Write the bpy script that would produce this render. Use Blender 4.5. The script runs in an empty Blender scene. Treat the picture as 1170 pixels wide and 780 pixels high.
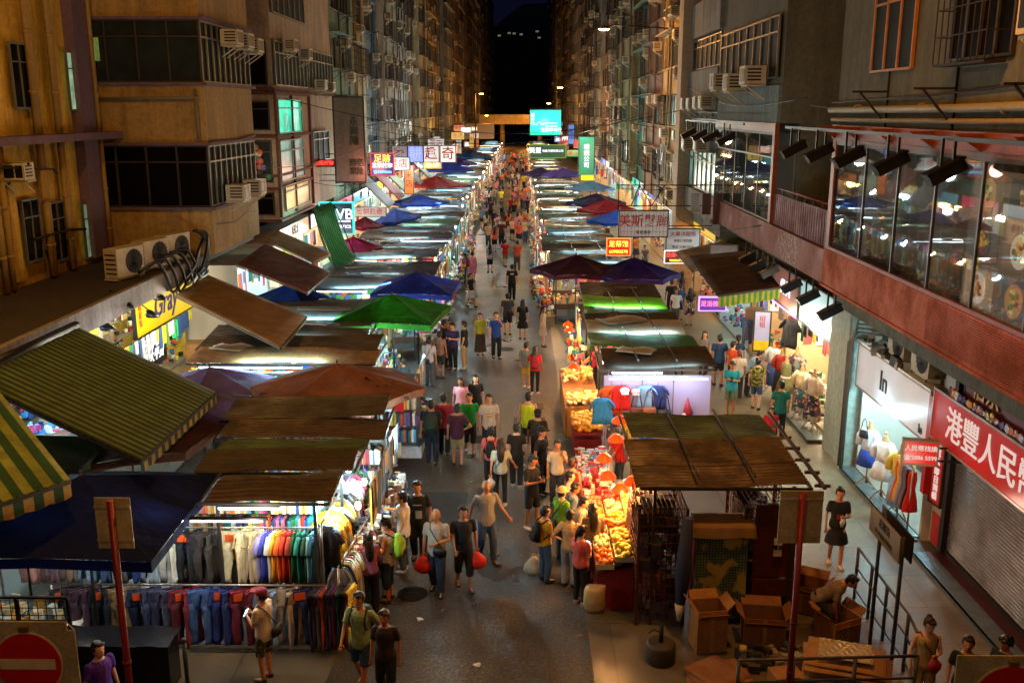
import bpy, math, random
from mathutils import Vector, Matrix
R = math.radians
rnd = random.Random(7)
SC = bpy.context.scene
COL = SC.collection

# ------------------------------------------------------------------ camera model (photo is 1170x780)
CH, CF, CCX, CCY, CVX, CVY = 8.6, 1100.0, 585.0, 390.0, 598.0, 125.0
_p = math.atan((CCY - CVY) / CF); _w = math.atan((CVX - CCX) / CF * math.cos(_p))
CFW = Vector((-math.sin(_w) * math.cos(_p), math.cos(_w) * math.cos(_p), -math.sin(_p)))
CRT = Vector((math.cos(_w), math.sin(_w), 0)); CUP = CRT.cross(CFW)
def ray(px, py): return CFW + CRT * ((px - CCX) / CF) + CUP * ((CCY - py) / CF)
def atz(px, py, z=0.0):
    d = ray(px, py); t = (z - CH) / d.z; return Vector((d.x * t, d.y * t, z))
def aty(px, py, y):
    d = ray(px, py); t = y / d.y; return Vector((d.x * t, y, CH + d.z * t))
def atx(px, py, x):
    d = ray(px, py); t = x / d.x; return Vector((x, d.y * t, CH + d.z * t))

def C(h, a=1.0):
    h = h.lstrip('#'); v = [int(h[i:i + 2], 16) / 255 for i in (0, 2, 4)]
    return tuple((c / 12.92 if c <= .04045 else ((c + .055) / 1.055) ** 2.4) for c in v) + (a,)
def mixc(a, b, t): return tuple(a[i] * (1 - t) + b[i] * t for i in range(3)) + (1,)
def jit(c, s=.12): 
    k = 1 + rnd.uniform(-s, s); return tuple(min(1, max(0, v * k * (1 + rnd.uniform(-s, s) * .4))) for v in c[:3]) + (1,)

# ------------------------------------------------------------------ materials
MATS = {}
def newmat(name):
    m = bpy.data.materials.new(name); m.use_nodes = True
    nt = m.node_tree; nt.nodes.clear()
    out = nt.nodes.new('ShaderNodeOutputMaterial')
    b = nt.nodes.new('ShaderNodeBsdfPrincipled'); nt.links.new(b.outputs[0], out.inputs[0])
    return m, nt, b, out
def N(nt, t, **kw):
    n = nt.nodes.new(t)
    for k, v in kw.items():
        if hasattr(n, k) and not isinstance(n.inputs.get(k.replace('_', ' ')) if hasattr(n, 'inputs') else None, bpy.types.NodeSocket): setattr(n, k, v)
        else: n.inputs[k.replace('_', ' ')].default_value = v
    return n
def coords(nt, scale=(1, 1, 1), kind='Object'):
    tc = nt.nodes.new('ShaderNodeTexCoord'); mp = nt.nodes.new('ShaderNodeMapping')
    mp.inputs['Scale'].default_value = scale; nt.links.new(tc.outputs[kind], mp.inputs[0]); return mp.outputs[0]
def wcoords(nt, scale=(1, 1, 1)):
    g = nt.nodes.new('ShaderNodeNewGeometry'); mp = nt.nodes.new('ShaderNodeMapping')
    mp.inputs['Scale'].default_value = scale; nt.links.new(g.outputs['Position'], mp.inputs[0]); return mp.outputs[0]
def noise(nt, vec, scale, detail=4, rough=.55):
    n = nt.nodes.new('ShaderNodeTexNoise'); n.inputs['Scale'].default_value = scale
    n.inputs['Detail'].default_value = detail; n.inputs['Roughness'].default_value = rough
    nt.links.new(vec, n.inputs['Vector']); return n.outputs['Fac']
def ramp(nt, fac, stops):
    r = nt.nodes.new('ShaderNodeValToRGB'); e = r.color_ramp.elements
    while len(e) < len(stops): e.new(.5)
    for el, (p, c) in zip(e, stops): el.position = p; el.color = c if len(c) == 4 else tuple(c) + (1,)
    nt.links.new(fac, r.inputs[0]); return r.outputs[0]
def mix(nt, f, a, b, mode='MIX'):
    m = nt.nodes.new('ShaderNodeMix'); m.data_type = 'RGBA'; m.blend_type = mode
    for s, v in ((m.inputs[0], f), (m.inputs[6], a), (m.inputs[7], b)):
        if isinstance(v, bpy.types.NodeSocket): nt.links.new(v, s)
        else: s.default_value = v
    return m.outputs[2]
def bump(nt, b, h, strength=.3, dist=.02):
    n = nt.nodes.new('ShaderNodeBump'); n.inputs['Strength'].default_value = strength; n.inputs['Distance'].default_value = dist
    nt.links.new(h, n.inputs['Height']); nt.links.new(n.outputs[0], b.inputs['Normal'])
G0, G1 = (0, 0, 0, 1), (1, 1, 1, 1)
def grey(v): return (v, v, v, 1)

def plain(name, col, rough=.6, metal=0.0, var=.25, sc=6.0, bmp=.1):
    if name in MATS: return MATS[name]
    m, nt, b, o = newmat(name)
    v = coords(nt); n = noise(nt, v, sc)
    c = mix(nt, ramp(nt, n, [(.3, grey(1 - var)), (.7, grey(1 + 0.0))]), G0, col, 'MULTIPLY')
    c = mix(nt, 1.0, col, ramp(nt, n, [(.3, grey(1 - var)), (.7, grey(1))]), 'MULTIPLY')
    nt.links.new(c, b.inputs['Base Color']); b.inputs['Roughness'].default_value = rough; b.inputs['Metallic'].default_value = metal
    if 'glass' in name: b.inputs['Specular IOR Level'].default_value = .12
    if bmp: bump(nt, b, noise(nt, v, sc * 6), bmp)
    MATS[name] = m; return m
def attrmat(name='goods', rough=.65, bmp=.25, sc=25):
    """colour from the mesh's colour attribute"""
    if name in MATS: return MATS[name]
    m, nt, b, o = newmat(name)
    a = nt.nodes.new('ShaderNodeVertexColor'); a.layer_name = 'Col'
    v = coords(nt); n = noise(nt, v, sc * .5)
    c = mix(nt, 1.0, a.outputs[0], ramp(nt, n, [(.3, grey(.72)), (.65, G1)]), 'MULTIPLY')
    nt.links.new(c, b.inputs['Base Color']); b.inputs['Roughness'].default_value = rough
    if bmp: bump(nt, b, noise(nt, v, sc), bmp)
    MATS[name] = m; return m
def objmat(name='cloth', rough=.85, bmp=.5, kind='cloth'):
    """colour from the object's own colour"""
    if name in MATS: return MATS[name]
    m, nt, b, o = newmat(name)
    a = nt.nodes.new('ShaderNodeObjectInfo')
    v = coords(nt, (1, 1, .45) if kind == 'cloth' else (1, 1, 1)); n = noise(nt, v, 14, 3)
    col = a.outputs['Color']
    if kind == 'print':
        vo = nt.nodes.new('ShaderNodeTexVoronoi'); vo.inputs['Scale'].default_value = 14; nt.links.new(v, vo.inputs['Vector'])
        col = mix(nt, ramp(nt, vo.outputs['Color'], [(.45, G0), (.5, G1)]), col, ramp(nt, noise(nt, v, 5), [(.42, C('#d8d2b8')), (.5, C('#8a3a3a')), (.6, C('#2c4c78'))]))
    if kind == 'camo':
        col = mix(nt, ramp(nt, noise(nt, v, 11), [(.47, G0), (.52, G1)]), col, C('#2d2f20')); col = mix(nt, ramp(nt, noise(nt, coords(nt, (1.3, 1.3, 1.3)), 9), [(.55, G0), (.58, G1)]), col, C('#a59b5a'))
    if kind == 'denim':
        col = mix(nt, ramp(nt, noise(nt, coords(nt, (1, 1, 1)), 4), [(.4, G0), (.8, grey(.16))]), col, C('#6c8cbc'))
    if kind == 'plaid':
        w1 = nt.nodes.new('ShaderNodeTexWave'); w1.bands_direction = 'Z'; w1.inputs['Scale'].default_value = 16; nt.links.new(coords(nt), w1.inputs[0])
        w2 = nt.nodes.new('ShaderNodeTexWave'); w2.bands_direction = 'X'; w2.inputs['Scale'].default_value = 16; nt.links.new(coords(nt), w2.inputs[0])
        col = mix(nt, .6, col, mix(nt, w1.outputs[0], w2.outputs[0], C('#d8c9a0')), 'MULTIPLY')
    c = mix(nt, 1.0, col, ramp(nt, n, [(.3, grey(.75)), (.65, G1)]), 'MULTIPLY')
    nt.links.new(c, b.inputs['Base Color']); b.inputs['Roughness'].default_value = rough
    if kind == 'skin':
        b.inputs['Subsurface Weight'].default_value = .0; b.inputs['Roughness'].default_value = .5
    if bmp: bump(nt, b, noise(nt, coords(nt, (1, 1, .35)), 9, 3), bmp * 1.5, .06)
    MATS[name] = m; return m
def emit(name, col, s, light=False):
    if name in MATS: return MATS[name]
    m = bpy.data.materials.new(name); m.use_nodes = True; nt = m.node_tree; nt.nodes.clear()
    e = nt.nodes.new('ShaderNodeEmission'); e.inputs[0].default_value = col; e.inputs[1].default_value = s
    o = nt.nodes.new('ShaderNodeOutputMaterial'); nt.links.new(e.outputs[0], o.inputs[0])
    try: m.cycles.emission_sampling = 'AUTO' if light else 'NONE'
    except Exception: pass
    MATS[name] = m; return m
def objemit(name='lit_pane', s=1.0):
    if name in MATS: return MATS[name]
    m = emit(name, (1, 1, 1, 1), s); nt = m.node_tree; a = nt.nodes.new('ShaderNodeObjectInfo')
    e = [n for n in nt.nodes if n.type == 'EMISSION'][0]
    v = coords(nt, (1, 1, 1)); n = noise(nt, v, 3)
    nt.links.new(mix(nt, 1.0, a.outputs['Color'], ramp(nt, n, [(.35, grey(.45)), (.65, G1)]), 'MULTIPLY'), e.inputs[0]); return m
def lightbox(name, col, s, var=.35):
    """a backlit sign face: emission with uneven tubes behind it, and a plastic sheen"""
    if name in MATS: return MATS[name]
    m, nt, b, o = newmat(name)
    b.inputs['Base Color'].default_value = mixc(col, G0, .4); b.inputs['Roughness'].default_value = .3
    n = noise(nt, coords(nt, (1, 1, 1)), 1.6, 2)
    nt.links.new(mix(nt, 1.0, col, ramp(nt, n, [(.35, grey(1 - var)), (.65, G1)]), 'MULTIPLY'), b.inputs['Emission Color'])
    b.inputs['Emission Strength'].default_value = s
    try: m.cycles.emission_sampling = 'NONE'
    except Exception: pass
    MATS[name] = m; return m
def wallmat(name, col, grime=C('#15120d'), amount=.6, rough=.85, tile=False):
    if name in MATS: return MATS[name]
    m, nt, b, o = newmat(name)
    vs = wcoords(nt, (1.1, 1.1, .16)); streak = noise(nt, vs, 2.2, 6, .7)
    big = noise(nt, wcoords(nt), .45, 5, .6); fine = noise(nt, wcoords(nt), 7, 6, .7)
    c = mix(nt, ramp(nt, streak, [(.42, grey(0)), (.78, grey(amount))]), col, grime)
    c = mix(nt, ramp(nt, big, [(.45, grey(0)), (.72, grey(amount * .75))]), c, mixc(col, grime, .7))
    c = mix(nt, 1.0, c, ramp(nt, fine, [(.35, grey(.7)), (.6, G1)]), 'MULTIPLY')
    if tile:
        br = nt.nodes.new('ShaderNodeTexBrick'); br.offset = 0; br.inputs['Scale'].default_value = 1.0
        br.inputs['Color1'].default_value = G1; br.inputs['Color2'].default_value = grey(.85); br.inputs['Mortar'].default_value = grey(.4)
        br.inputs['Brick Width'].default_value = .1; br.inputs['Row Height'].default_value = .1; br.inputs['Mortar Size'].default_value = .006
        g = nt.nodes.new('ShaderNodeNewGeometry'); sx = nt.nodes.new('ShaderNodeSeparateXYZ'); cx = nt.nodes.new('ShaderNodeCombineXYZ')
        nt.links.new(g.outputs['Position'], sx.inputs[0]); nt.links.new(sx.outputs[1], cx.inputs[0]); nt.links.new(sx.outputs[2], cx.inputs[1]); nt.links.new(cx.outputs[0], br.inputs['Vector'])
        c = mix(nt, .8, c, br.outputs[0], 'MULTIPLY')
    nt.links.new(c, b.inputs['Base Color']); b.inputs['Roughness'].default_value = rough
    bump(nt, b, fine, .35, .03); MATS[name] = m; return m
def sheetmat(name, col, rust=C('#4a2410'), amount=.5, rough=.5, metal=.3, flakes=False):
    if name in MATS: return MATS[name]
    m, nt, b, o = newmat(name)
    v = wcoords(nt); n1 = noise(nt, v, 1.3, 6, .7); n2 = noise(nt, wcoords(nt, (1, 4, 1)), 3, 5, .7); f = noise(nt, v, 22, 4, .7)
    c = mix(nt, ramp(nt, n1, [(.42, G0), (.62, grey(amount))]), col, rust)
    c = mix(nt, ramp(nt, n2, [(.45, G0), (.7, grey(amount * .8))]), c, mixc(col, G0, .75))
    c = mix(nt, 1.0, c, ramp(nt, f, [(.3, grey(.65)), (.6, G1)]), 'MULTIPLY')
    nt.links.new(c, b.inputs['Base Color']); nt.links.new(ramp(nt, n1, [(.3, grey(rough * .7)), (.7, grey(min(1, rough * 1.5)))]), b.inputs['Roughness'])
    b.inputs['Metallic'].default_value = metal
    if flakes:
        fl = noise(nt, wcoords(nt, (1, 2, 1)), 9, 6, .85); msk = mix(nt, 1.0, ramp(nt, fl, [(.53, G0), (.57, G1)]), ramp(nt, noise(nt, v, .3, 2), [(.5, G0), (.62, G1)]), 'MULTIPLY')
        nt.links.new(mix(nt, msk, c, C('#b8b2a8')), b.inputs['Base Color'])
    bump(nt, b, n2, .25, .03); MATS[name] = m; return m
def stripemat(name, c1, c2, w, axis=0, rough=.8):
    if name in MATS: return MATS[name]
    m, nt, b, o = newmat(name)
    tc = nt.nodes.new('ShaderNodeUVMap'); tc.uv_map = 'UV'
    s = nt.nodes.new('ShaderNodeSeparateXYZ'); nt.links.new(tc.outputs[0], s.inputs[0])
    mt = nt.nodes.new('ShaderNodeMath'); mt.operation = 'MULTIPLY'; mt.inputs[1].default_value = 1 / w; nt.links.new(s.outputs[axis], mt.inputs[0])
    fr = nt.nodes.new('ShaderNodeMath'); fr.operation = 'FRACT'; nt.links.new(mt.outputs[0], fr.inputs[0])
    gt = nt.nodes.new('ShaderNodeMath'); gt.operation = 'GREATER_THAN'; gt.inputs[1].default_value = .5; nt.links.new(fr.outputs[0], gt.inputs[0])
    c = mix(nt, gt.outputs[0], c1, c2); n = noise(nt, wcoords(nt), 2.5, 5, .7)
    c = mix(nt, 1.0, c, ramp(nt, n, [(.35, grey(.5)), (.65, G1)]), 'MULTIPLY')
    nt.links.new(c, b.inputs['Base Color']); b.inputs['Roughness'].default_value = rough; bump(nt, b, n, .3, .04); MATS[name] = m; return m
def glassmat(name, tint=(.9, .95, .95, 1), refl=.12, dirty=.15):
    """thin window glass: clear with a reflecting skin and some dirt"""
    if name in MATS: return MATS[name]
    m = bpy.data.materials.new(name); m.use_nodes = True; nt = m.node_tree; nt.nodes.clear()
    t = nt.nodes.new('ShaderNodeBsdfTransparent'); t.inputs[0].default_value = tint
    g = nt.nodes.new('ShaderNodeBsdfGlossy'); g.inputs['Roughness'].default_value = .018; g.inputs[0].default_value = (1, 1, 1, 1)
    d = nt.nodes.new('ShaderNodeBsdfDiffuse'); d.inputs[0].default_value = (.3, .3, .28, 1)
    fr = nt.nodes.new('ShaderNodeLayerWeight'); fr.inputs[0].default_value = .45
    r = ramp(nt, fr.outputs['Fresnel'], [(0, grey(refl * .6)), (1, grey(.2))])
    m1 = nt.nodes.new('ShaderNodeMixShader'); nt.links.new(r, m1.inputs[0]); nt.links.new(t.outputs[0], m1.inputs[1]); nt.links.new(g.outputs[0], m1.inputs[2])
    m2 = nt.nodes.new('ShaderNodeMixShader'); nt.links.new(ramp(nt, noise(nt, wcoords(nt, (1, 1, .3)), 3, 5, .7), [(.4, G0), (.8, grey(dirty))]), m2.inputs[0])
    nt.links.new(m1.outputs[0], m2.inputs[1]); nt.links.new(d.outputs[0], m2.inputs[2])
    o = nt.nodes.new('ShaderNodeOutputMaterial'); nt.links.new(m2.outputs[0], o.inputs[0]); MATS[name] = m; return m

# ------------------------------------------------------------------ mesh builder
def spl(pts, k=5):
    P = [Vector(p) for p in pts]; P = [P[0] * 2 - P[1]] + P + [P[-1] * 2 - P[-2]]; o = []
    for i in range(1, len(P) - 2):
        a, b, c, d = P[i - 1:i + 3]
        for j in range(k): t = j / k; o.append(.5 * (2 * b + (c - a) * t + (2 * a - 5 * b + 4 * c - d) * t * t + (3 * b - a - 3 * c + d) * t ** 3))
    return o + [P[-2]]
class MB:
    def __init__(s): s.v = []; s.f = []; s.c = []; s.m = []; s.sm = []; s.uv = {}; s.col = (1, 1, 1, 1); s.mi = 0
    def face(s, idx, smooth=False):
        s.f.append(tuple(idx)); s.c.append(s.col); s.m.append(s.mi); s.sm.append(smooth)
    def add(s, vs, fs, smooth=False, mat=None):
        b = len(s.v)
        s.v += [tuple(mat @ Vector(v)) if mat is not None else tuple(v) for v in vs]
        for f in fs: s.face([b + i for i in f], smooth)
        return b
    def box(s, x0, x1, y0, y1, z0, z1, mat=None):
        x0, x1 = sorted((x0, x1)); y0, y1 = sorted((y0, y1)); z0, z1 = sorted((z0, z1))
        s.add([(x0, y0, z0), (x1, y0, z0), (x1, y1, z0), (x0, y1, z0), (x0, y0, z1), (x1, y0, z1), (x1, y1, z1), (x0, y1, z1)],
              [(0, 3, 2, 1), (4, 5, 6, 7), (0, 1, 5, 4), (1, 2, 6, 5), (2, 3, 7, 6), (3, 0, 4, 7)], False, mat)
    def cbox(s, c, d, mat=None, rz=0, rx=0, ry=0):
        M = Matrix.Translation(c) @ Matrix.Rotation(rz, 4, 'Z') @ Matrix.Rotation(ry, 4, 'Y') @ Matrix.Rotation(rx, 4, 'X')
        if mat is not None: M = mat @ M
        x, y, z = d[0] / 2, d[1] / 2, d[2] / 2; s.box(-x, x, -y, y, -z, z, M)
    def tube(s, pts, r, n=6, closed=False, caps=True, smooth=True, flat=None):
        pts = [Vector(p) for p in pts]; rs = r if isinstance(r, (list, tuple)) else [r] * len(pts)
        rings = []; L = len(pts); up = None
        for i, p in enumerate(pts):
            t = (pts[(i + 1) % L] - pts[i - 1]) if closed else (pts[min(i + 1, L - 1)] - pts[max(i - 1, 0)])
            if t.length < 1e-9: t = Vector((0, 0, 1))
            t.normalize()
            if up is None:
                a = Vector((0, 0, 1)) if abs(t.z) < .9 else Vector((0, 1, 0)); u = t.cross(a).normalized()
            else: u = (up - t * up.dot(t)); u = u.normalized() if u.length > 1e-6 else t.orthogonal().normalized()
            up = u; w = t.cross(u)
            rr = rs[i] if isinstance(rs[i], (tuple, list)) else (rs[i], rs[i])
            b = len(s.v)
            for k in range(n):
                a = 2 * math.pi * k / n; s.v.append(tuple(p + u * math.cos(a) * rr[0] + w * math.sin(a) * rr[1]))
            rings.append(b)
        for i in range(L if closed else L - 1):
            a, b = rings[i], rings[(i + 1) % L]
            for k in range(n): s.face((a + k, a + (k + 1) % n, b + (k + 1) % n, b + k), smooth)
        if caps and not closed:
            s.face([rings[0] + k for k in reversed(range(n))]); s.face([rings[-1] + k for k in range(n)])
    def bar(s, a, b, t=.04, t2=None):
        a = Vector(a); b = Vector(b); d = b - a; L = d.length
        q = d.to_track_quat('X', 'Z').to_matrix().to_4x4(); M = Matrix.Translation(a) @ q; t2 = t2 or t
        s.box(0, L, -t / 2, t / 2, -t2 / 2, t2 / 2, M)
    def loft(s, rings, n=12, smooth=True, caps=True):
        """rings: (centre, rx, ry[, matrix]) ellipses stacked"""
        ids = []
        for rg in rings:
            c, rx, ry = Vector(rg[0]), rg[1], rg[2]; M = rg[3] if len(rg) > 3 else None; b = len(s.v)
            for k in range(n):
                a = 2 * math.pi * k / n; o = Vector((math.cos(a) * rx, math.sin(a) * ry, 0)); s.v.append(tuple(c + (M @ o if M is not None else o)))
            ids.append(b)
        for a, b in zip(ids, ids[1:]):
            for k in range(n): s.face((a + k, a + (k + 1) % n, b + (k + 1) % n, b + k), smooth)
        if caps:
            s.face([ids[0] + k for k in reversed(range(n))]); s.face([ids[-1] + k for k in range(n)])
    def ball(s, c, r, n=10, m=7, mat=None):
        r = r if isinstance(r, (tuple, list)) else (r, r, r); c = Vector(c); b = len(s.v)
        T = (lambda p: tuple(mat @ Vector(p))) if mat is not None else tuple
        s.v.append(T(c + Vector((0, 0, -r[2]))))
        for i in range(1, m):
            ph = -math.pi / 2 + math.pi * i / m
            for k in range(n):
                a = 2 * math.pi * k / n; s.v.append(T(c + Vector((math.cos(a) * math.cos(ph) * r[0], math.sin(a) * math.cos(ph) * r[1], math.sin(ph) * r[2]))))
        s.v.append(T(c + Vector((0, 0, r[2])))); e = len(s.v) - 1
        for k in range(n): s.face((b, b + 1 + (k + 1) % n, b + 1 + k), True)
        for i in range(m - 2):
            for k in range(n):
                p = b + 1 + i * n; s.face((p + k, p + (k + 1) % n, p + n + (k + 1) % n, p + n + k), True)
        p = b + 1 + (m - 2) * n
        for k in range(n): s.face((p + k, p + (k + 1) % n, e), True)
    def grid(s, fn, nu, nv, smooth=True, thick=0, uv=None):
        """fn(u,v)->point over [0,1]^2; thick extrudes down"""
        b = len(s.v)
        for j in range(nv + 1):
            for i in range(nu + 1): s.v.append(tuple(fn(i / nu, j / nv)))
        W = nu + 1
        for j in range(nv):
            for i in range(nu):
                s.face((b + j * W + i, b + j * W + i + 1, b + (j + 1) * W + i + 1, b + (j + 1) * W + i), smooth)
                if uv: s.uv[len(s.f) - 1] = [(uv[0] * (i + a) / nu, uv[1] * (j + c) / nv) for a, c in ((0, 0), (1, 0), (1, 1), (0, 1))]
        if thick:
            d = len(s.v)
            for k in range(b, d): v = s.v[k]; s.v.append((v[0], v[1], v[2] - thick))
            o = d - b
            for j in range(nv):
                for i in range(nu):
                    s.face((b + o + j * W + i, b + o + (j + 1) * W + i, b + o + (j + 1) * W + i + 1, b + o + j * W + i + 1), smooth)
                    if uv: s.uv[len(s.f) - 1] = [(uv[0] * (i + a) / nu, uv[1] * (j + c) / nv) for a, c in ((0, 0), (0, 1), (1, 1), (1, 0))]
            ed = [b + i for i in range(W)] + [b + j * W + nu for j in range(1, nv + 1)] + [b + nv * W + i for i in range(nu - 1, -1, -1)] + [b + j * W for j in range(nv - 1, 0, -1)]
            for p, q in zip(ed, ed[1:] + ed[:1]): s.face((q, p, p + o, q + o))
    def mesh(s, name, mats):
        me = bpy.data.meshes.new(name); me.from_pydata(s.v, [], s.f)
        mats = mats if isinstance(mats, (list, tuple)) else [mats]
        for m in mats: me.materials.append(m)
        n = len(me.polygons)
        if n:
            me.polygons.foreach_set('material_index', s.m); me.polygons.foreach_set('use_smooth', s.sm)
            ca = me.color_attributes.new('Col', 'FLOAT_COLOR', 'CORNER'); buf = []
            for f, c in zip(s.f, s.c): buf += list(c) * len(f)
            ca.data.foreach_set('color', buf)
            if s.uv:
                ul = me.uv_layers.new(name='UV')
                for fi, uvs in s.uv.items():
                    p = me.polygons[fi]
                    for k, li in enumerate(p.loop_indices): ul.data[li].uv = uvs[k % len(uvs)]
        me.update(); return me
    def build(s, name, mats, parent=None, loc=None, rz=0, col=None):
        o = bpy.data.objects.new(name, s.mesh(name, mats)); return place(o, parent, loc, rz, col)
def place(o, parent=None, loc=None, rz=0, col=None):
    COL.objects.link(o)
    if parent is not None: o.parent = parent
    if loc is not None: o.location = loc
    if rz: o.rotation_euler = (0, 0, rz)
    if col is not None: o.color = col
    return o
def inst(name, me, parent=None, loc=(0, 0, 0), rz=0, col=None, sc=None):
    o = bpy.data.objects.new(name, me); place(o, parent, loc, rz, col)
    if sc: o.scale = sc if isinstance(sc, (tuple, list)) else (sc, sc, sc)
    return o
def copy_tree(o, parent=None):
    c = o.copy(); COL.objects.link(c); c.parent = parent
    for ch in list(o.children): copy_tree(ch, c)
    return c
LABELS = {}
def tag(o, label, cat, group=None, kind=None):
    LABELS.setdefault(label, []).append(o.name)
    o['label'] = label; o['category'] = cat
    if group: o['group'] = group
    elif 'group' in o: del o['group']
    if kind: o['kind'] = kind
    return o
def thing(name, label, cat, loc=(0, 0, 0), rz=0, group=None):
    o = bpy.data.objects.new(name, None); COL.objects.link(o); o.location = loc; o.rotation_euler = (0, 0, rz); o.empty_display_size = .2
    return tag(o, label, cat, group)
def struct(name, mb, m, **kw):
    o = mb.build(name, m, **kw); o['kind'] = 'structure'; return o
def lamp(loc, power, col, size=.1, parent=None, kind='POINT', rot=None, sx=None, sy=None, spread=None):
    l = bpy.data.lights.new('lamp_light', kind); l.energy = power; l.color = col[:3]
    if kind == 'AREA':
        l.shape = 'RECTANGLE'; l.size = sx; l.size_y = sy
        if spread: l.spread = spread
    else: l.shadow_soft_size = size
    if kind == 'SPOT': l.spot_size = R(spread or 100); l.spot_blend = .6
    o = bpy.data.objects.new('lamp_light', l); COL.objects.link(o); o.location = loc
    if rot: o.rotation_euler = rot
    if parent: o.parent = parent
    return o
TSC = bpy.data.scenes.new('workbench')
def baked(o, name):
    TSC.collection.objects.link(o)
    with bpy.context.temp_override(scene=TSC, view_layer=TSC.view_layers[0]): dg = bpy.context.evaluated_depsgraph_get()
    r = bpy.data.meshes.new_from_object(o.evaluated_get(dg), depsgraph=dg); r.name = name
    TSC.collection.objects.unlink(o); bpy.data.objects.remove(o); return r
TXT = {}
def text(s, parent, loc, size, mat, rot=(math.pi / 2, 0, 0), bold=.0, depth=.01, name='lettering', ax='CENTER', squeeze=1.0, shear=0):
    c = bpy.data.curves.new(name, 'FONT'); c.body = s; c.size = size; c.align_x = ax; c.align_y = 'CENTER'
    c.offset = min(bold, .009) * size; c.extrude = depth; c.shear = shear; c.materials.append(mat)
    me = baked(bpy.data.objects.new(name, c), name)
    o = bpy.data.objects.new(name, me); COL.objects.link(o); o.parent = parent; o.location = loc; o.rotation_euler = rot; o.scale = (squeeze, 1, 1)
    return o
WHITE_L = (1.0, .84, .58, 1); COOL_L = (.5, .88, 1.0, 1); WARM_L = (1.0, .46, .12, 1); SODIUM = (1.0, .4, .07, 1)
# ------------------------------------------------------------------ people
SKIN = [C('#c98f68'), C('#b97e58'), C('#d6a27c'), C('#a86f4c')]
m_skin = objmat('skin', .5, .05, 'skin'); m_cloth = objmat('cloth'); m_print = objmat('print_cloth', kind='print'); m_camo = objmat('camo_cloth', kind='camo')
m_denim = objmat('denim', kind='denim'); m_plaid = objmat('plaid_cloth', kind='plaid'); m_hair = objmat('hair', .45, .3, 'hair'); m_shoe = objmat('shoe', .5, .1, 'shoe'); m_dark = plain('eye_dark', C('#120c0a'), .3)
FAB = dict(cloth=m_cloth, print=m_print, camo=m_camo, denim=m_denim, plaid=m_plaid)
def remesh(mb, vox, mat, name, smooth=2):
    me = mb.mesh(name + '_raw', mat); o = bpy.data.objects.new('tmp', me)
    m = o.modifiers.new('r', 'REMESH'); m.mode = 'VOXEL'; m.voxel_size = vox; m.use_smooth_shade = True
    if smooth: s = o.modifiers.new('s', 'SMOOTH'); s.factor = .5; s.iterations = smooth
    r = baked(o, name); bpy.data.meshes.remove(me)
    if not len(r.materials): r.materials.append(mat)
    return r
def limb(mb, pts, rs, n=10):
    for i in range(len(pts) - 1):
        a, b = Vector(pts[i]), Vector(pts[i + 1]); mb.tube([a, a.lerp(b, .5), b], [rs[i], (rs[i] * 1.06 + rs[i + 1]) / 2.03, rs[i + 1]], n)
    for p, r in zip(pts, rs): mb.ball(p, r * 1.0, n, 7)
ARMS = {'hang': ((.245, .03, 1.13), (.255, -.05, .885)), 'swingf': ((.235, -.09, 1.15), (.215, -.27, .97)), 'swingb': ((.25, .15, 1.16), (.27, .2, .93)),
        'phone': ((.225, -.04, 1.13), (.07, -.27, 1.2)), 'reach': ((.22, -.22, 1.26), (.17, -.47, 1.3)), 'bag': ((.25, .0, 1.12), (.26, -.04, .87)),
        'hip': ((.36, .1, 1.16), (.19, -.04, 1.03)), 'fold': ((.23, -.02, 1.13), (.0, -.2, 1.1)), 'strap': ((.24, -.1, 1.2), (.14, -.17, 1.38)), 'out': ((.3, -.06, 1.15), (.4, -.2, .98)),
        'low': ((.2, -.2, 1.15), (.12, -.42, 1.0))}
PROTO = {}
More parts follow.
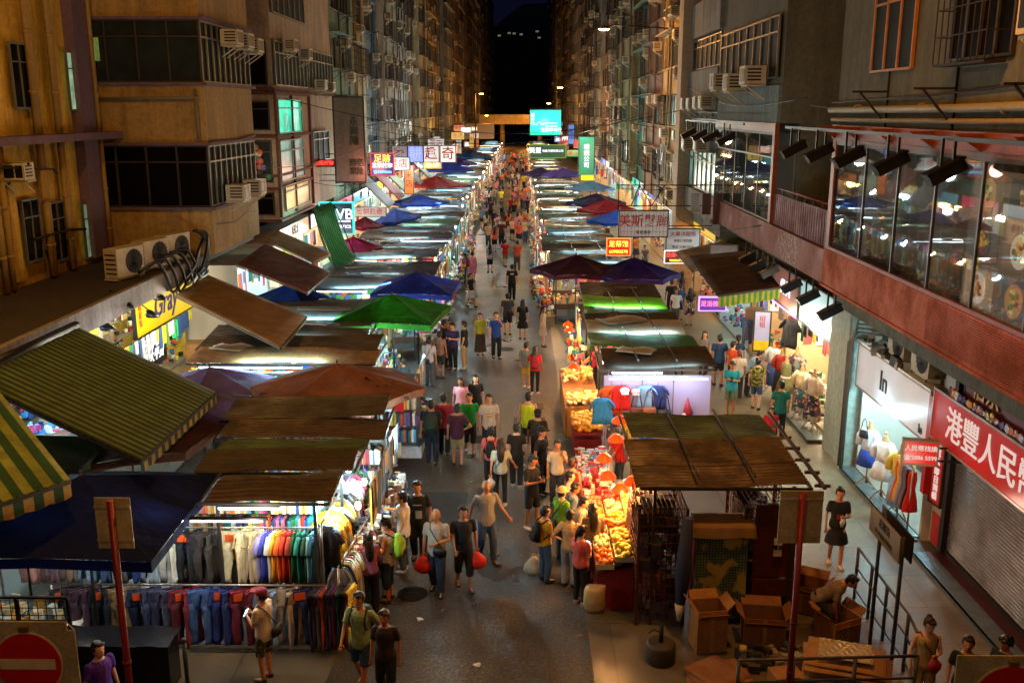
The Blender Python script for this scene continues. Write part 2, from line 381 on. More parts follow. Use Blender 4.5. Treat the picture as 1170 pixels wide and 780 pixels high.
def figure(stride=.0, arms=('hang', 'hang'), top='tee', bottom='trousers', hair='short', lean=0.0, female=False, crouch=0.0, head=0.0, detail=1, belly=0.0):
    key = (round(stride, 2), arms, top, bottom, hair, lean, female, crouch, head, detail, belly)
    if key in PROTO: return PROTO[key]
    vox = .017 if detail else .03
    hz = .92 - crouch; hb = .0
    def U(p):                                   # upper body: bend about the hip
        p = Vector(p); q = p - Vector((0, 0, .92)); q.rotate(Matrix.Rotation(lean, 3, 'X')); return q + Vector((0, hb, hz))
    MU = Matrix.Rotation(lean, 3, 'X')
    sw = .17 if female else .19
    body = MB(); tp = MB(); bt = MB(); out = {}
    # legs
    legs = []
    for s, d in ((1, -stride), (-1, stride)):
        hip = Vector((s * .09, hb, hz - .02)); ank = Vector((s * .095, d * .75 + (crouch * .1), .085 + (max(0, d) * .22)))
        kn = hip.lerp(ank, .5) + Vector((s * .01 + s * crouch * .25, -.04 - crouch * .75 - (.06 if d > .1 else 0), .01 + crouch * .18))
        toe = ank + Vector((s * .02, -.15, -.045 - max(0, d) * .12))
        legs.append((hip, kn, ank, toe, s))
        limb(body, [hip, kn, ank], [.078, .055, .038], 10)
        limb(body, [ank + Vector((0, .02, -.03)), toe], [.035, .03], 8)
    fx = .92 if female else 1.0
    prof = [(.84, .135, .10), (.92, .163, .118), (1.0, .15 * (1 if female else 1), .108), (1.08, .135 * fx, .10 + belly), (1.2, .148 * fx, .108 + belly * .6), (1.31, .175 * fx, .115), (1.39, .168 * fx, .10), (1.445, .10, .075), (1.49, .053, .053), (1.56, .05, .052)]
    body.loft([(U((0, 0, z)), a, b, MU) for z, a, b in prof], 14)
    # head
    hc = U((0, -.012 - head * .06, 1.612)); HM = Matrix.Translation(hc) @ (Matrix.Rotation(lean * .6 + head, 4, 'X')) @ Matrix.Scale(1.12, 4)
    body.ball((0, 0, .012), (.074, .092, .108), 14, 10, HM); body.ball((0, -.03, -.055), (.052, .058, .052), 10, 7, HM)
    body.ball((0, -.098, -.008), (.013, .018, .022), 6, 5, HM)
    for s in (1, -1): body.ball((s * .076, .005, -.005), (.011, .02, .03), 6, 5, HM)
    # arms
    hands = []; armp = []
    for s, a in ((1, arms[0]), (-1, arms[1])):
        e, w = ARMS[a]; k = .94 if female else 1.0
        sh = U((s * sw * .97, 0, 1.395)); el = U((s * e[0] * k, e[1], e[2])); wr = U((s * w[0] * k, w[1], w[2]))
        limb(body, [sh, el, wr], [.05 if not female else .043, .038 if not female else .034, .026], 9); armp.append((sh, el, wr)); hands.append((el, wr, s))
        d = (wr - el).normalized(); body.ball(wr + d * .05, (.03, .03, .03), 8, 6)
    bme = remesh(body, vox, m_skin, 'body', 2)
    # fingers, eyes, mouth joined on
    ex = MB()
    for el, wr, s in hands:
        d = (wr - el).normalized(); side = d.cross(Vector((0, 1, 0))); side = side.normalized() if side.length > .3 else Vector((1, 0, 0)); cur = d.cross(side).normalized() * -1
        if detail:
            for k in range(4):
                b = wr + d * .07 + side * (k - 1.5) * .017; L = (.062, .075, .07, .055)[k]
                ex.tube([b, b + d * L * .5 + cur * .008, b + d * L * .85 + cur * .03], [.0095, .0085, .006], 5)
            b = wr + d * .025 + side * .028; ex.tube([b, b + side * .025 + d * .025 + cur * .01, b + side * .028 + d * .055 + cur * .02], [.011, .0095, .007], 5)
    if detail:
        ex.mi = 1
        for s in (1, -1):
            ex.ball((s * .028, -.086, .018), (.009, .005, .004), 6, 5, HM)
        ex.mi = 2; ex.ball((0, -.087, -.05), (.02, .008, .006), 6, 5, HM)
    if ex.v:
        m_lip = plain('lips', C('#7a2f28'), .5)
        if True:
            ed = ex.mesh('extra', [m_skin, m_dark, m_lip]); import bmesh as _b
            bm = _b.new(); bm.from_mesh(bme); bm.from_mesh(ed)
            while len(bme.materials) < 3: bme.materials.append(None)
            bme.materials[0] = m_skin; bme.materials[1] = m_dark; bme.materials[2] = m_lip
            bm.to_mesh(bme); bm.free(); bpy.data.meshes.remove(ed)
    out['body'] = bme
    # clothing shells
    g = .018
    if top in ('tee', 'long', 'tank', 'dress'):
        z0 = .84 if top != 'dress' else .55
        pr = [(z, a + g, b + g) for z, a, b in prof if z >= .84 and z < 1.46]
        if top != 'dress': pr = [(.80 if not female else .86, .168 if not female else .155, .13)] + [(z, a + g + (.012 if z < 1.15 and not female else .003), b + g + .008) for z, a, b in prof if z > .9 and z < 1.46]
        else: pr = [(.52, .25, .2), (.7, .215, .165)] + pr
        pr[-1] = (1.45, .095, .085)
        if top == 'tank': pr[-1] = (1.42, .11, .09)
        rr = [(U((0, 0, z)), a, b, MU) for z, a, b in pr]
        tp.loft(rr, 16)
        for sh, el, wr in armp:
            if top == 'tank': continue
            shb = sh + (Vector((0, 0, .0)))
            if top == 'long': limb(tp, [sh, el, wr], [.064, .052, .04], 9)
            else: e2 = sh.lerp(el, .72); tp.tube([sh, e2], [.066, .062 if not female else .056], 10); tp.ball(sh, .064, 9, 6)
        out['top'] = remesh(tp, vox * 1.05, m_cloth, 'shirt', 1)
    if bottom in ('trousers', 'leggings', 'shorts', 'capri', 'skirt', 'longskirt'):
        if bottom in ('skirt', 'longskirt'):
            ze = .5 if bottom == 'skirt' else .14
            bt.loft([((0, hb, ze), .24 if bottom == 'skirt' else .26, .2), ((0, hb, .75), .2, .16), ((0, hb, .93), .165, .125), ((0, hb, 1.0), .15, .118)], 18)
        else:
            tight = bottom == 'leggings'; k = .012 if tight else .03
            f = {'trousers': 2.0, 'leggings': 2.0, 'shorts': .95, 'capri': 1.45}[bottom]
            MP = Matrix.Rotation(lean * .4, 3, 'X')
            bt.loft([(Vector((0, hb, hz + z - .92)), a + .014, b + .014, MP) for z, a, b in ((.82, .13, .1), (.88, .155, .115), (.95, .155, .112), (1.0, .146, .105))], 14)
            for hip, kn, ank, toe, s in legs:
                pts = [hip, kn]; rs = [.088 if tight else .1, .058 + k]
                if f <= 1: pts = [hip, hip.lerp(kn, f)]; rs = [.1, .086]
                elif f < 2: pts.append(kn.lerp(ank, f - 1)); rs.append(.075)
                else: pts.append(ank + Vector((0, 0, .0))); rs.append(.04 + k)
                for i in range(len(pts) - 1): bt.tube([pts[i], pts[i + 1]], [rs[i], rs[i + 1]], 10)
                for p, r in list(zip(pts, rs))[:-1]: bt.ball(p, r, 10, 7)
        out['bottom'] = remesh(bt, vox * 1.05, m_cloth, 'trousers', 1)
    # hair
    hb_ = MB()
    if hair in ('short', 'long', 'bun', 'pony', 'grey'):
        hb_.ball((0, .02, .04), (.083, .088, .09), 12, 8, HM); hb_.ball((0, .045, -.01), (.076, .062, .08), 10, 7, HM)
        hb_.ball((.012, -.05, .085), (.062, .038, .03), 9, 6, HM); hb_.ball((-.03, -.03, .1), (.05, .04, .035), 8, 6, HM)
        for s in (1, -1): hb_.ball((s * .068, .0, .035), (.02, .045, .045), 7, 5, HM)
        if hair == 'long':
            hb_.loft([(HM @ Vector((0, .05, .03)), .085, .05), (HM @ Vector((0, .075, -.08)), .09, .045), (U((0, .115, 1.4)), .1, .045), (U((0, .12, 1.28)), .085, .035), (U((0, .12, 1.18)), .05, .02)], 12)
            for s in (1, -1): hb_.tube([HM @ Vector((s * .07, -.01, .02)), HM @ Vector((s * .078, .0, -.1)), U((s * .085, -.03, 1.42))], [.02, .024, .012], 6)
        if hair == 'bun': hb_.ball((0, .07, .1), .042, 9, 6, HM)
        if hair == 'pony': hb_.tube([HM @ Vector((0, .09, .05)), HM @ Vector((0, .14, .02)), HM @ Vector((0, .15, -.08)), HM @ Vector((0, .13, -.18))], [.02, .034, .03, .008], 8)
        out['hair'] = hb_.mesh('hair', m_hair)
    elif hair in ('cap', 'hat'):
        hb_.ball((0, .02, .0), (.083, .09, .085), 12, 8, HM); out['hair'] = hb_.mesh('hair', m_hair)
        cp = MB(); cp.ball((0, .008, .06), (.092, .1, .078), 14, 8, HM); cp.cbox((0, -.12, .06), (.13, .11, .012), HM)
        if hair == 'hat': cp.loft([(HM @ Vector((0, 0, .045)), .155, .16), (HM @ Vector((0, 0, .055)), .1, .105)], 16)
        out['cap'] = cp.mesh('cap', m_cloth)
    sh = MB(); shoes = []
    for hip, kn, ank, toe, s in legs:
        q = MB(); a = ank + Vector((0, .035, -.05)); t = toe + Vector((0, -.03, -.012))
        q.loft([(a + Vector((0, 0, 0)), .001, .001)], 3, caps=False) if False else None
        q.tube([a, a.lerp(t, .35), a.lerp(t, .75), t], [(.044, .04), (.058, .046), (.058, .038), (.036, .022)], 9)
        q.tube([ank + Vector((0, 0.01, -.04)), ank + Vector((0, .01, .0))], [.045, .042], 9)
        shoes.append(q.mesh('shoe', m_shoe))
    out['shoes'] = shoes; out['hands'] = [h[1] + (h[1] - h[0]).normalized() * .08 for h in hands]; out['U'] = U
    PROTO[key] = out; return out
GROUPS_SEEN = {}
def person(pos, heading, label, topc=None, botc=None, skin=None, h=1.7, hairc=C('#0d0908'), shoec=C('#1a1714'), fab='cloth', bfab='cloth', capc=None, group=None, **kw):
    f = figure(**kw); s = h / 1.72 * .95
    e = thing('person', label, 'person', (pos[0], pos[1], pos[2] if len(pos) > 2 else 0), R(heading), group); e.scale = (s, s, s)
    inst('body', f['body'], e, col=skin or rnd.choice(SKIN))
    kind = kw.get('top', 'tee')
    if 'top' in f:
        o = inst({'dress': 'dress', 'tank': 'tank_top'}.get(kind, 'shirt'), f['top'], e, col=topc); setfab(o, fab)
    if 'bottom' in f and kind != 'dress':
        b = kw.get('bottom', 'trousers'); o = inst({'trousers': 'trousers', 'leggings': 'leggings', 'shorts': 'shorts', 'capri': 'shorts', 'skirt': 'skirt', 'longskirt': 'skirt'}[b], f['bottom'], e, col=botc); setfab(o, bfab)
    if 'hair' in f: inst('hair', f['hair'], e, col=hairc)
    if 'cap' in f: inst('cap', f['cap'], e, col=capc or C('#222222'))
    for m in f['shoes']: inst('shoe', m, e, col=shoec)
    e['_f'] = 0; del e['_f']
    M = Matrix.Translation(e.location) @ Matrix.Rotation(R(heading), 4, 'Z') @ Matrix.Scale(s, 4)
    return e, M, f
def setfab(o, fab):
    if fab != 'cloth':
        o.material_slots[0].link = 'OBJECT'; o.material_slots[0].material = FAB[fab]
# ------------------------------------------------------------------ ground
def asphalt():
    m, nt, b, o = newmat('asphalt'); v = wcoords(nt)
    f = noise(nt, v, 17, 5, .9); p = noise(nt, v, .5, 6, .65); t = noise(nt, wcoords(nt, (1, .25, 1)), 1.6, 5, .7)
    c = mix(nt, ramp(nt, p, [(.38, G0), (.66, G1)]), C('#27241f'), C('#4e463a'))
    c = mix(nt, ramp(nt, t, [(.5, G0), (.7, grey(.6))]), c, C('#2a2826'))
    c = mix(nt, 1.0, c, ramp(nt, f, [(.36, grey(.25)), (.5, grey(.8)), (.62, grey(3))]), 'MULTIPLY')
    vo = nt.nodes.new('ShaderNodeTexVoronoi'); vo.inputs['Scale'].default_value = 2.3; nt.links.new(v, vo.inputs['Vector'])
    c = mix(nt, ramp(nt, vo.outputs['Distance'], [(.035, grey(.8)), (.06, G0)]), c, C('#8f8b82'))
    nt.links.new(c, b.inputs['Base Color']); nt.links.new(ramp(nt, p, [(.35, grey(.26)), (.7, grey(.55))]), b.inputs['Roughness'])
    bump(nt, b, f, .9, .04); return m
def paving(name, c1, c2, w, h, mort=.012):
    m, nt, b, o = newmat(name); v = wcoords(nt); br = nt.nodes.new('ShaderNodeTexBrick'); br.inputs['Scale'].default_value = 1
    br.inputs['Color1'].default_value = c1; br.inputs['Color2'].default_value = c2; br.inputs['Mortar'].default_value = mixc(c1, G0, .65)
    br.inputs['Brick Width'].default_value = w; br.inputs['Row Height'].default_value = h; br.inputs['Mortar Size'].default_value = mort
    nt.links.new(v, br.inputs['Vector']); n = noise(nt, v, 1.1, 6, .7); f = noise(nt, v, 30, 4, .7)
    c = mix(nt, 1.0, br.outputs[0], ramp(nt, n, [(.35, grey(.45)), (.65, G1)]), 'MULTIPLY'); c = mix(nt, 1.0, c, ramp(nt, f, [(.3, grey(.75)), (.6, G1)]), 'MULTIPLY')
    nt.links.new(c, b.inputs['Base Color']); nt.links.new(ramp(nt, n, [(.3, grey(.35)), (.7, grey(.65))]), b.inputs['Roughness']); bump(nt, b, br.outputs['Fac'], -.25, .02); return m
m_asph = asphalt(); m_conc = paving('concrete_paving', C('#6a604e'), C('#5d5444'), 3.0, 3.0, .015); m_tile = paving('sidewalk_tiles', C('#857a5e'), C('#7d7258'), 2.4, 1.2, .008)
q = MB(); q.add([(-120, -30, 0), (120, -30, 0), (120, 900, 0), (-120, 900, 0)], [(0, 1, 2, 3)]); struct('road', q, m_asph)
def sheet(name, x0, x1, y0, y1, z, m): q = MB(); q.box(x0, x1, y0, y1, -.02, z); return struct(name, q, m)
sheet('pavement', -13.5, -3.02, 12.2, 19.5, .006, m_conc); sheet('pavement', 1.12, 5.2, 12.0, 40, .006, m_conc)
sheet('sidewalk', 5.2, 8.6, 12.2, 230, .012, m_tile); sheet('sidewalk', -14, -8.7, 19.5, 230, .010, m_tile)
q = MB(); q.box(.1, .62, 27.2, 27.75, 0, .008); q.col = (.1, .1, .1, 1)
tag(q.build('drain_cover', plain('iron_cover', C('#221c18'), .5, .6)), 'dark square iron drain cover in the lane asphalt', 'drain cover')
# litter
m_paper = plain('paper', C('#c9c4b8'), .8)
for k, (x, y, r0) in enumerate(((-1.2, 24.5, .3), (-.6, 34.5, .3), (-2.0, 16.0, .28))):
    q = MB(); q.tube([(x, y, .002), (x, y, .012)], r0, 24, smooth=False)
    for j in range(5): q.box(x - r0 * .7, x + r0 * .7, y - r0 * .6 + j * r0 * .3, y - r0 * .52 + j * r0 * .3, .012, .016)
    tag(q.build('manhole_cover', plain('iron_cover', C('#221c18'))), ('round iron manhole cover ahead of the crowd', 'far round manhole cover before the dense crowd', 'nearest round manhole cover by the red bag men')[k], 'manhole cover')
q = MB()
for x, y, w, d in ((-1.9, 19.6, 1.3, 2.4), (.2, 24.5, .9, 3.8)): q.box(x - w / 2, x + w / 2, y - d / 2, y + d / 2, .0, .0035)
struct('road_patch', q, plain('asphalt_patch', C('#2e2b27'), .6, 0, .5, 14, .9))
r = random.Random(44)
for k in range(26):
    x, y = r.choice((-3.0, -2.6, .9, 1.0, 3.2, 4.9)) + r.uniform(-.3, .3), r.uniform(12.6, 30); q = MB(); s_ = r.uniform(.04, .13); q.grid(lambda u, v: ((u - .5) * s_ * 2, (v - .5) * s_ * 1.3, .012 + .02 * abs(math.sin(u * 4 + k) * math.cos(v * 3))), 3, 3, thick=.002)
    tag(q.build('litter', plain('litter%d' % (k % 4), C(('#8a8474', '#6a4a30', '#b0a890', '#3c5c78')[k % 4]), .8), None, (x, y, .006), k * 1.3), 'small crumpled scrap lying at the edge of the stalls', 'litter', 'scraps of litter along the stalls')
for k, (px, py) in enumerate([(405, 556), (598, 532), (480, 708), (545, 760)]):
    p = atz(px, py); q = MB(); q.grid(lambda u, v: ((u - .5) * .12, (v - .5) * .09, .02 + .015 * math.sin(u * 5 + v * 3)), 3, 3, thick=.002)
    tag(q.build('litter', m_paper, loc=p, rz=k), 'small scrap of white paper lying on the asphalt %s' % ('by the jeans racks', 'in the middle of the crowd', 'near the men with red bags', 'near the open bottom of the lane')[k], 'litter')
# hill and end of the street
q = MB()
def hill(u, v):
    x = -420 + 840 * u; y = 520 + 380 * v
    return (x, y, -5 + (math.sin(min(1, v * 1.4) * math.pi / 2)) * (58 + 36 * math.exp(-((x - 50) / 110) ** 2) + 9 * math.sin(x * .03) + 5 * math.sin(x * .11 + 2)))
q.grid(hill, 60, 14); struct('hill', q, plain('hill_green', C('#1e2a1c'), .95, sc=.05))

# ------------------------------------------------------------------ shared facade pieces (local: x along the wall, -y outwards, z up)
m_frame = plain('window_frame', C('#6d6a62'), .5, .4); m_frame_d = plain('dark_frame', C('#2a211c'), .6); m_gl = plain('dark_glass', C('#0d1214'), .08, 0, .1, 1, 0)
m_pane = objmat('curtain_pane', .35, .2, 'cloth'); m_lit = objemit('lit_pane', 1.0)
m_iron = plain('rusty_iron', C('#2c211b'), .7, .5); m_pipe = plain('pipe_paint', C('#6b5b3d'), .7); m_acm = plain('ac_casing', C('#b5a88f'), .6); m_black = plain('black_metal', C('#0c0b0b'), .45, .3)
def win_mesh(n=2, h=1.5, w=1.6):
    q = MB(); t = .05
    q.box(0, w, -.04, .04, 0, t); q.box(0, w, -.04, .04, h - t, h)
    for i in range(n + 1): x = i * (w - t) / n; q.box(x, x + t, -.036, .036, t, h - t)
    q.box(0, w, -.03, .03, h * .7, h * .7 + .03); return q.mesh('window', m_frame)
def pane_mesh(m, h=1.5, w=1.6): q = MB(); q.box(.03, w - .03, .0, .02, .03, h - .03); return q.mesh('pane', m)
W_MESH = [win_mesh(2), win_mesh(3), win_mesh(4)]; P_DARK, P_CUR, P_LIT = pane_mesh(m_gl), pane_mesh(m_pane), pane_mesh(m_lit)
def cage_mesh():
    q = MB(); w, h, d = 1.6, 1.5, .38
    q.box(0, w, -d, 0, -.04, 0); q.box(0, w, -d, 0, h, h + .03)
    for i in range(9): x = i * w / 8; q.bar((x, -d, 0), (x, -d, h), .018)
    for z in (.4, .8, 1.2): q.bar((0, -d, z), (w, -d, z), .018); q.bar((0, -d, z), (0, 0, z), .018); q.bar((w, -d, z), (w, 0, z), .018)
    return q.mesh('window_cage', m_iron)
CAGE = cage_mesh()
def ac_mesh(split=False):
    q = MB(); w, h, d = (.62, .42, .5) if not split else (.85, .62, .34)
    q.box(-w / 2, w / 2, -d, 0, 0, h); q.box(-w / 2 - .03, w / 2 + .03, -d * .9, 0, -.05, -.015)
    for s in (-1, 1): q.bar((s * w * .4, -d * .9, -.05), (s * w * .4, 0, -.35), .03)
    a = q.mesh('air_conditioner', m_acm); g = MB()
    if split:
        g.tube([(.1, -d - .012, h / 2), (.1, -d - .002, h / 2)], .26, 18); 
        for i in range(5): g.box(-w / 2 - .006, -w / 2 - .001, -d + .03, -.04, .08 + i * .1, .11 + i * .1)
        for i in range(8): a_ = i * math.pi / 8; g.bar((.1 - math.cos(a_) * .27, -d - .02, h / 2 - math.sin(a_) * .27), (.1 + math.cos(a_) * .27, -d - .02, h / 2 + math.sin(a_) * .27), .008)
    else:
        g.box(-w * .42, w * .08, -d - .008, -d - .001, .06, h - .06); g.box(w * .14, w * .42, -d - .008, -d - .001, .06, h - .06)
        for s in (-1, 1):
            for i in range(4): g.box(s * w / 2 - .004 + (s * .004), s * w / 2 + .004 + s * .004, -d + .06, -.12, .08 + i * .08, .12 + i * .08)
    return a, g.mesh('grille', m_black)
AC = ac_mesh(); ACS = ac_mesh(True)
def rack_mesh():
    q = MB()
    for x in (0, 1.5): q.bar((x, 0, 0), (x, -.9, .12), .03); q.bar((x, 0, -.4), (x, -.6, .08), .02)
    for k in range(4): y = -.25 - k * .2; q.bar((0, y, .03 + k * .03), (1.5, y, .03 + k * .03), .016)
    return q.mesh('drying_rack', m_iron)
RACK = rack_mesh()
def laundry_mesh(seed):
    r = random.Random(seed); q = MB()
    for k in range(4):
        x = .12 + k * .35; w = .28; L = r.uniform(.4, .9); q.col = C(r.choice(['#9a9a96', '#2c3440', '#7a6a60', '#4a2c2a', '#b8b2a6', '#35506a']))
        q.grid(lambda u, v: (x + u * w, -.65 + .03 * math.sin(u * 9 + v * 4), .08 - v * L), 4, 4, thick=.0); 
    return q.mesh('laundry', attrmat('laundry_cloth'))
LAUN = [laundry_mesh(i) for i in range(3)]
AC_N = [0]; ORD = ['first', 'second', 'third', 'fourth', 'fifth', 'sixth', 'seventh', 'eighth', 'ninth', 'tenth', 'eleventh', 'twelfth', 'thirteenth', 'fourteenth', 'fifteenth', 'sixteenth']
def put_ac(loc, rz, desc, split=False, sc=1.0):
    a, g = ACS if split else AC
    o = inst('air_conditioner', a, None, loc, rz, sc=sc); inst('grille', g, o)
    tag(o, desc, 'air conditioner', 'air conditioners on the building fronts'); return o

WALLC = {'cream': '#a89468', 'tan': '#8f7248', 'grey': '#7f8078', 'green grey': '#5f7a68', 'blue grey': '#5c7684', 'pink beige': '#93705c', 'dun': '#7a6a50', 'pale stone': '#9a9282', 'yellow': '#a8843a', 'brown': '#60483a'}
def place_windows(root, W, D, nfl, z1, fh, r, dens, shop_lit=.05, y_win=.16, wins=True):
    n = max(1, int(W / 2.05)); pitch = W / n
    for fl in range(nfl):
        for k in range(n):
            x = k * pitch + (pitch - 1.6 * .98) / 2; z = z1 + fl * fh + .95
            w = inst('window', r.choice(W_MESH), root, (x, y_win, z)); rr = r.random()
            if rr < .52: inst('pane', P_DARK, w, (0, .0, 0))
            elif rr < .94: inst('pane', P_CUR, w, (0, 0, 0), col=C(r.choice(['#5c6360', '#7d7a6a', '#3d4a4c', '#6a5a4a', '#8a8f8a', '#4a4440', '#2e3b38'])))
            else: inst('pane', P_LIT, w, (0, 0, 0), col=mixc(C(r.choice(['#6a5530', '#55605c', '#2c6a5c', '#6a4020', '#5a5038'])), G0, .55))
            if r.random() < dens * .5: inst('window_cage', CAGE, root, (x, 0.0, z))
def facade(name, side, y0, y1, xf, colname, H, nfl, fh=2.95, z1=3.9, seed=0, D=9, dens=.5, zones=None, label=None, ac=None):
    r = random.Random(seed); W = y1 - y0 - .02
    left = side < 0
    root = thing('apartment_building', label, 'building', (xf, y0 if left else y1, 0), R(90 if left else -90), 'old apartment buildings lining the street')
    m = wallmat('wall_' + colname.replace(' ', '_'), C(WALLC[colname]), amount=.95)
    q = MB(); q.box(0, W, .26, D, 3.5, H); q.box(0, .22, 0, .26, 3.5, H); q.box(W - .22, W, 0, .26, 3.5, H)
    for fl in range(nfl + 1):
        zb = z1 + (fl - 1) * fh + 2.5; zt = z1 + fl * fh + .92
        q.box(.22, W - .22, 0, .26, max(3.5, zb), zt if fl < nfl else H)
    q.build('wall', m, root)
    s = MB()
    for fl in range(nfl): s.box(-.0, W, -.1, -.002, z1 + fl * fh + .82, z1 + fl * fh + .9)
    for fl in range(0, nfl, 1):
        if r.random() < .5: s.box(.1, W * r.uniform(.4, .95), -.55, -.1, z1 + fl * fh + 2.62, z1 + fl * fh + 2.66)
    s.build('ledge', m, root)
    p = MB()
    for k in range(2 + int(W / 4)):
        x = r.uniform(.2, W - .2); p.tube([(x, -.09, 3.6), (x, -.09, min(H, z1 + nfl * fh))], .055, 6)
        if r.random() < .6: zz = z1 + r.randrange(max(1, nfl)) * fh + .5; p.tube([(x, -.09, zz), (max(.1, x - r.uniform(.5, 2)), -.09, zz + .25)], .035, 5)
    p.build('drainpipe', plain('pipe_' + colname, mixc(C(WALLC[colname]), G0, .5), .7), root)
    place_windows(root, W, D, nfl, z1, fh, r, dens)
    M = Matrix.Translation((xf, y0 if left else y1, 0)) @ Matrix.Rotation(R(90 if left else -90), 4, 'Z'); rz = R(90 if left else -90)
    short = label.replace('old ', '').replace('apartment ', '')
    if ac is None: ac = 1.0
    for fl in range(nfl):
        k = 0
        while k < W / 1.7 * ac:
            k += 1
            if r.random() < .5 * min(1, ac * 1.3):
                x = r.uniform(.4, W - .5); z = z1 + fl * fh + (2.1 if r.random() < .5 else .35)
                put_ac(M @ Vector((x, -.02, z)), rz, f'air conditioner on floor {fl + 1} of the {short}')
        if r.random() < dens:
            x = r.uniform(.2, max(.3, W - 1.8)); p_ = M @ Vector((x, 0, z1 + fl * fh + .7)); o = inst('drying_rack', RACK, None, p_, rz)
            tag(o, f'drying rack on floor {fl + 1} of the {short}', 'drying rack', 'iron drying racks on the fronts')
            if r.random() < .45:
                l = inst('laundry', r.choice(LAUN), None, M @ Vector((x, 0, z1 + fl * fh + .72)), rz)
                tag(l, f'washing on floor {fl + 1} of the {short}', 'laundry', 'washing hung out on the fronts')
    return root, M
left_blocks = [(50.6, 58, 'green grey'), (58, 64, 'cream'), (64, 71, 'blue grey'), (71, 79, 'pale stone'), (79, 86, 'grey'), (86, 95, 'dun'), (95, 103, 'cream'), (103, 113, 'yellow'), (113, 124, 'tan'), (124, 138, 'grey'), (138, 155, 'pink beige'), (155, 175, 'pale stone'), (175, 200, 'brown'), (200, 228, 'grey'), (242, 275, 'dun'), (275, 330, 'brown')]
right_blocks = [(46.2, 55, 'cream'), (55, 63, 'pink beige'), (63, 71, 'green grey'), (71, 80, 'tan'), (80, 90, 'dun'), (90, 100, 'pink beige'), (100, 112, 'grey'), (112, 125, 'brown'), (125, 140, 'dun'), (140, 158, 'pale stone'), (158, 180, 'tan'), (180, 205, 'brown'), (205, 228, 'dun'), (242, 280, 'grey'), (280, 330, 'tan')]
for side, blocks in ((-1, left_blocks), (1, right_blocks)):
    for i, (a, b, cn) in enumerate(blocks):
        far = a > 105; nfl = max(3, min(13, int((8.6 + .115 * b - 3.9) / 2.95) + 1))
        H = 3.9 + nfl * 2.95 + (3 if not far else 4 + (i * 37 % 5))
        if a > 150: H = 30 + (i * 13 % 9)
        near = ('just past the massage sign', 'behind the wide sign of four characters', 'past the cream block')
        lab = f'old {cn} apartment block, {ORD[i]} of the {"left" if side < 0 else "right"} row'
        facade('apartment_building', side, a, b, -9.9 - (i % 3) * .25 if side < 0 else 7.7 + (i % 3) * .2, cn, max(H, 16), nfl, seed=i * 7 + side, D=12, dens=.6 if not far else .25, label=lab, ac=.8 if a < 90 else (.35 if a < 130 else .12))
e = thing('hillside_block', 'faintly lit block high on the dark hill at the end of the street', 'building', (-4, 505, 0)); q = MB(); q.box(-12, 17, 0, 8, 0, 49.0); q.build('wall', plain('hill_block', C('#20221e'), .9), e)
for x, z in ((-9, 44), (-4, 45.2), (-1.5, 45), (2, 44.6), (10, 46), (11, 43)): inst('window', P_LIT, e, (x, -.1, z), 0, mixc(C('#8aa080'), G0, .8), (1, 1, .6))
# the far end: more towers and the elevated road
e = thing('flyover', 'pale concrete elevated road crossing the far end of the street', 'bridge', (0, 235, 0)); mc = wallmat('bridge_concrete', C('#8b7a62'))
q = MB(); q.box(-40, 40, -4, 4, 5.2, 6.4); q.box(-40, 40, -4.15, -4.0, 6.4, 7.4); q.build('deck', mc, e)
for x in (-14, -5, 4, 13): q = MB(); q.tube([(x, 0, 0), (x, 0, 5.2)], .6, 12); q.build('pillar', mc, e)
lamp((2, 226, 7.6), 1500, SODIUM, .3); lamp((-6, 226, 3.0), 900, SODIUM, .3)
# white hoarding box on the left far end
e = tag((lambda q: (q.box(-9.5, -4.6, 150, 156, 4.2, 6.4), q.build('banner_box', plain('offwhite_panel', C('#a89c8c'), .7)))[1])(MB()), 'pale blank hoarding above the far left stalls', 'hoarding')

# ------------------------------------------------------------------ LEFT near: yellow building, podium roof, bay blocks
my = wallmat('yellow_wall', C('#c89c34'), C('#1c1206'), .8); mtan = wallmat('tan_wall', C('#a88448'), C('#20160a'), .6); mpur = wallmat('purple_trim', C('#6b5260'), C('#181018'), .5)
e = thing('yellow_building', 'old yellow building with drainpipes standing back on the podium roof', 'building', (-13, 14, 0))
q = MB(); q.box(-9, 0, 0, 16.2, 3.9, 22)
for y in (1.5, 5.6, 10.1, 13.3): q.box(.001, .14, y, y + .35, 4.3, 22)
q.build('wall', my, e)
q = MB(); q.box(.002, .75, 0, 16.0, 7.75, 7.95); q.box(.002, .3, 14.3, 15.2, 4.3, 22); q.build('ledge', mpur, e)
for (y, z) in ((10.6, 4.7), (10.9, 8.6), (12.0, 4.5), (13.95, 8.55), (14.0, 4.3), (8.3, 4.6), (8.2, 8.6)):
    w = inst('window', W_MESH[0], e, (.16, y, z), R(90), sc=(.55, 1, 1.1)); lit = (y == 13.95) or y == 14.0 or (y == 8.3)
    inst('pane', P_LIT if lit else P_DARK, w, col=mixc(C('#7f9a78'), G0, .45 if y == 13.95 else .75))
for y in (9.3, 9.65, 11.7, 11.85, 13.0, 15.5, 12.9):
    q = MB(); q.tube([(.24, y, 4.2), (.24, y, 7.74), ], .08, 8); q.tube([(.24, y, 7.98), (.24, y, 20)], .08, 8)
    for z in (5, 6.2, 9, 10.5): q.tube([(.24, y, z), (.24, y, z + .08)], .1, 8)
    q.build('drainpipe', plain('yellow_pipe', C('#8f6f30'), .65), e)
q = MB(); q.tube([(.3, 8.5, 7.3), (.9, 11.0, 7.1), (.3, 12.4, 6.9)], .03, 6); q.bar((0, 10, 7.3), (.8, 10, 7.3), .05); q.bar((0, 10, 6.6), (.8, 10, 7.3), .04); q.tube([(.2, 11, 5.3), (.4, 12.6, 5.35), (.2, 14, 5.2)], .04, 6); q.build('bracket', m_iron, e)
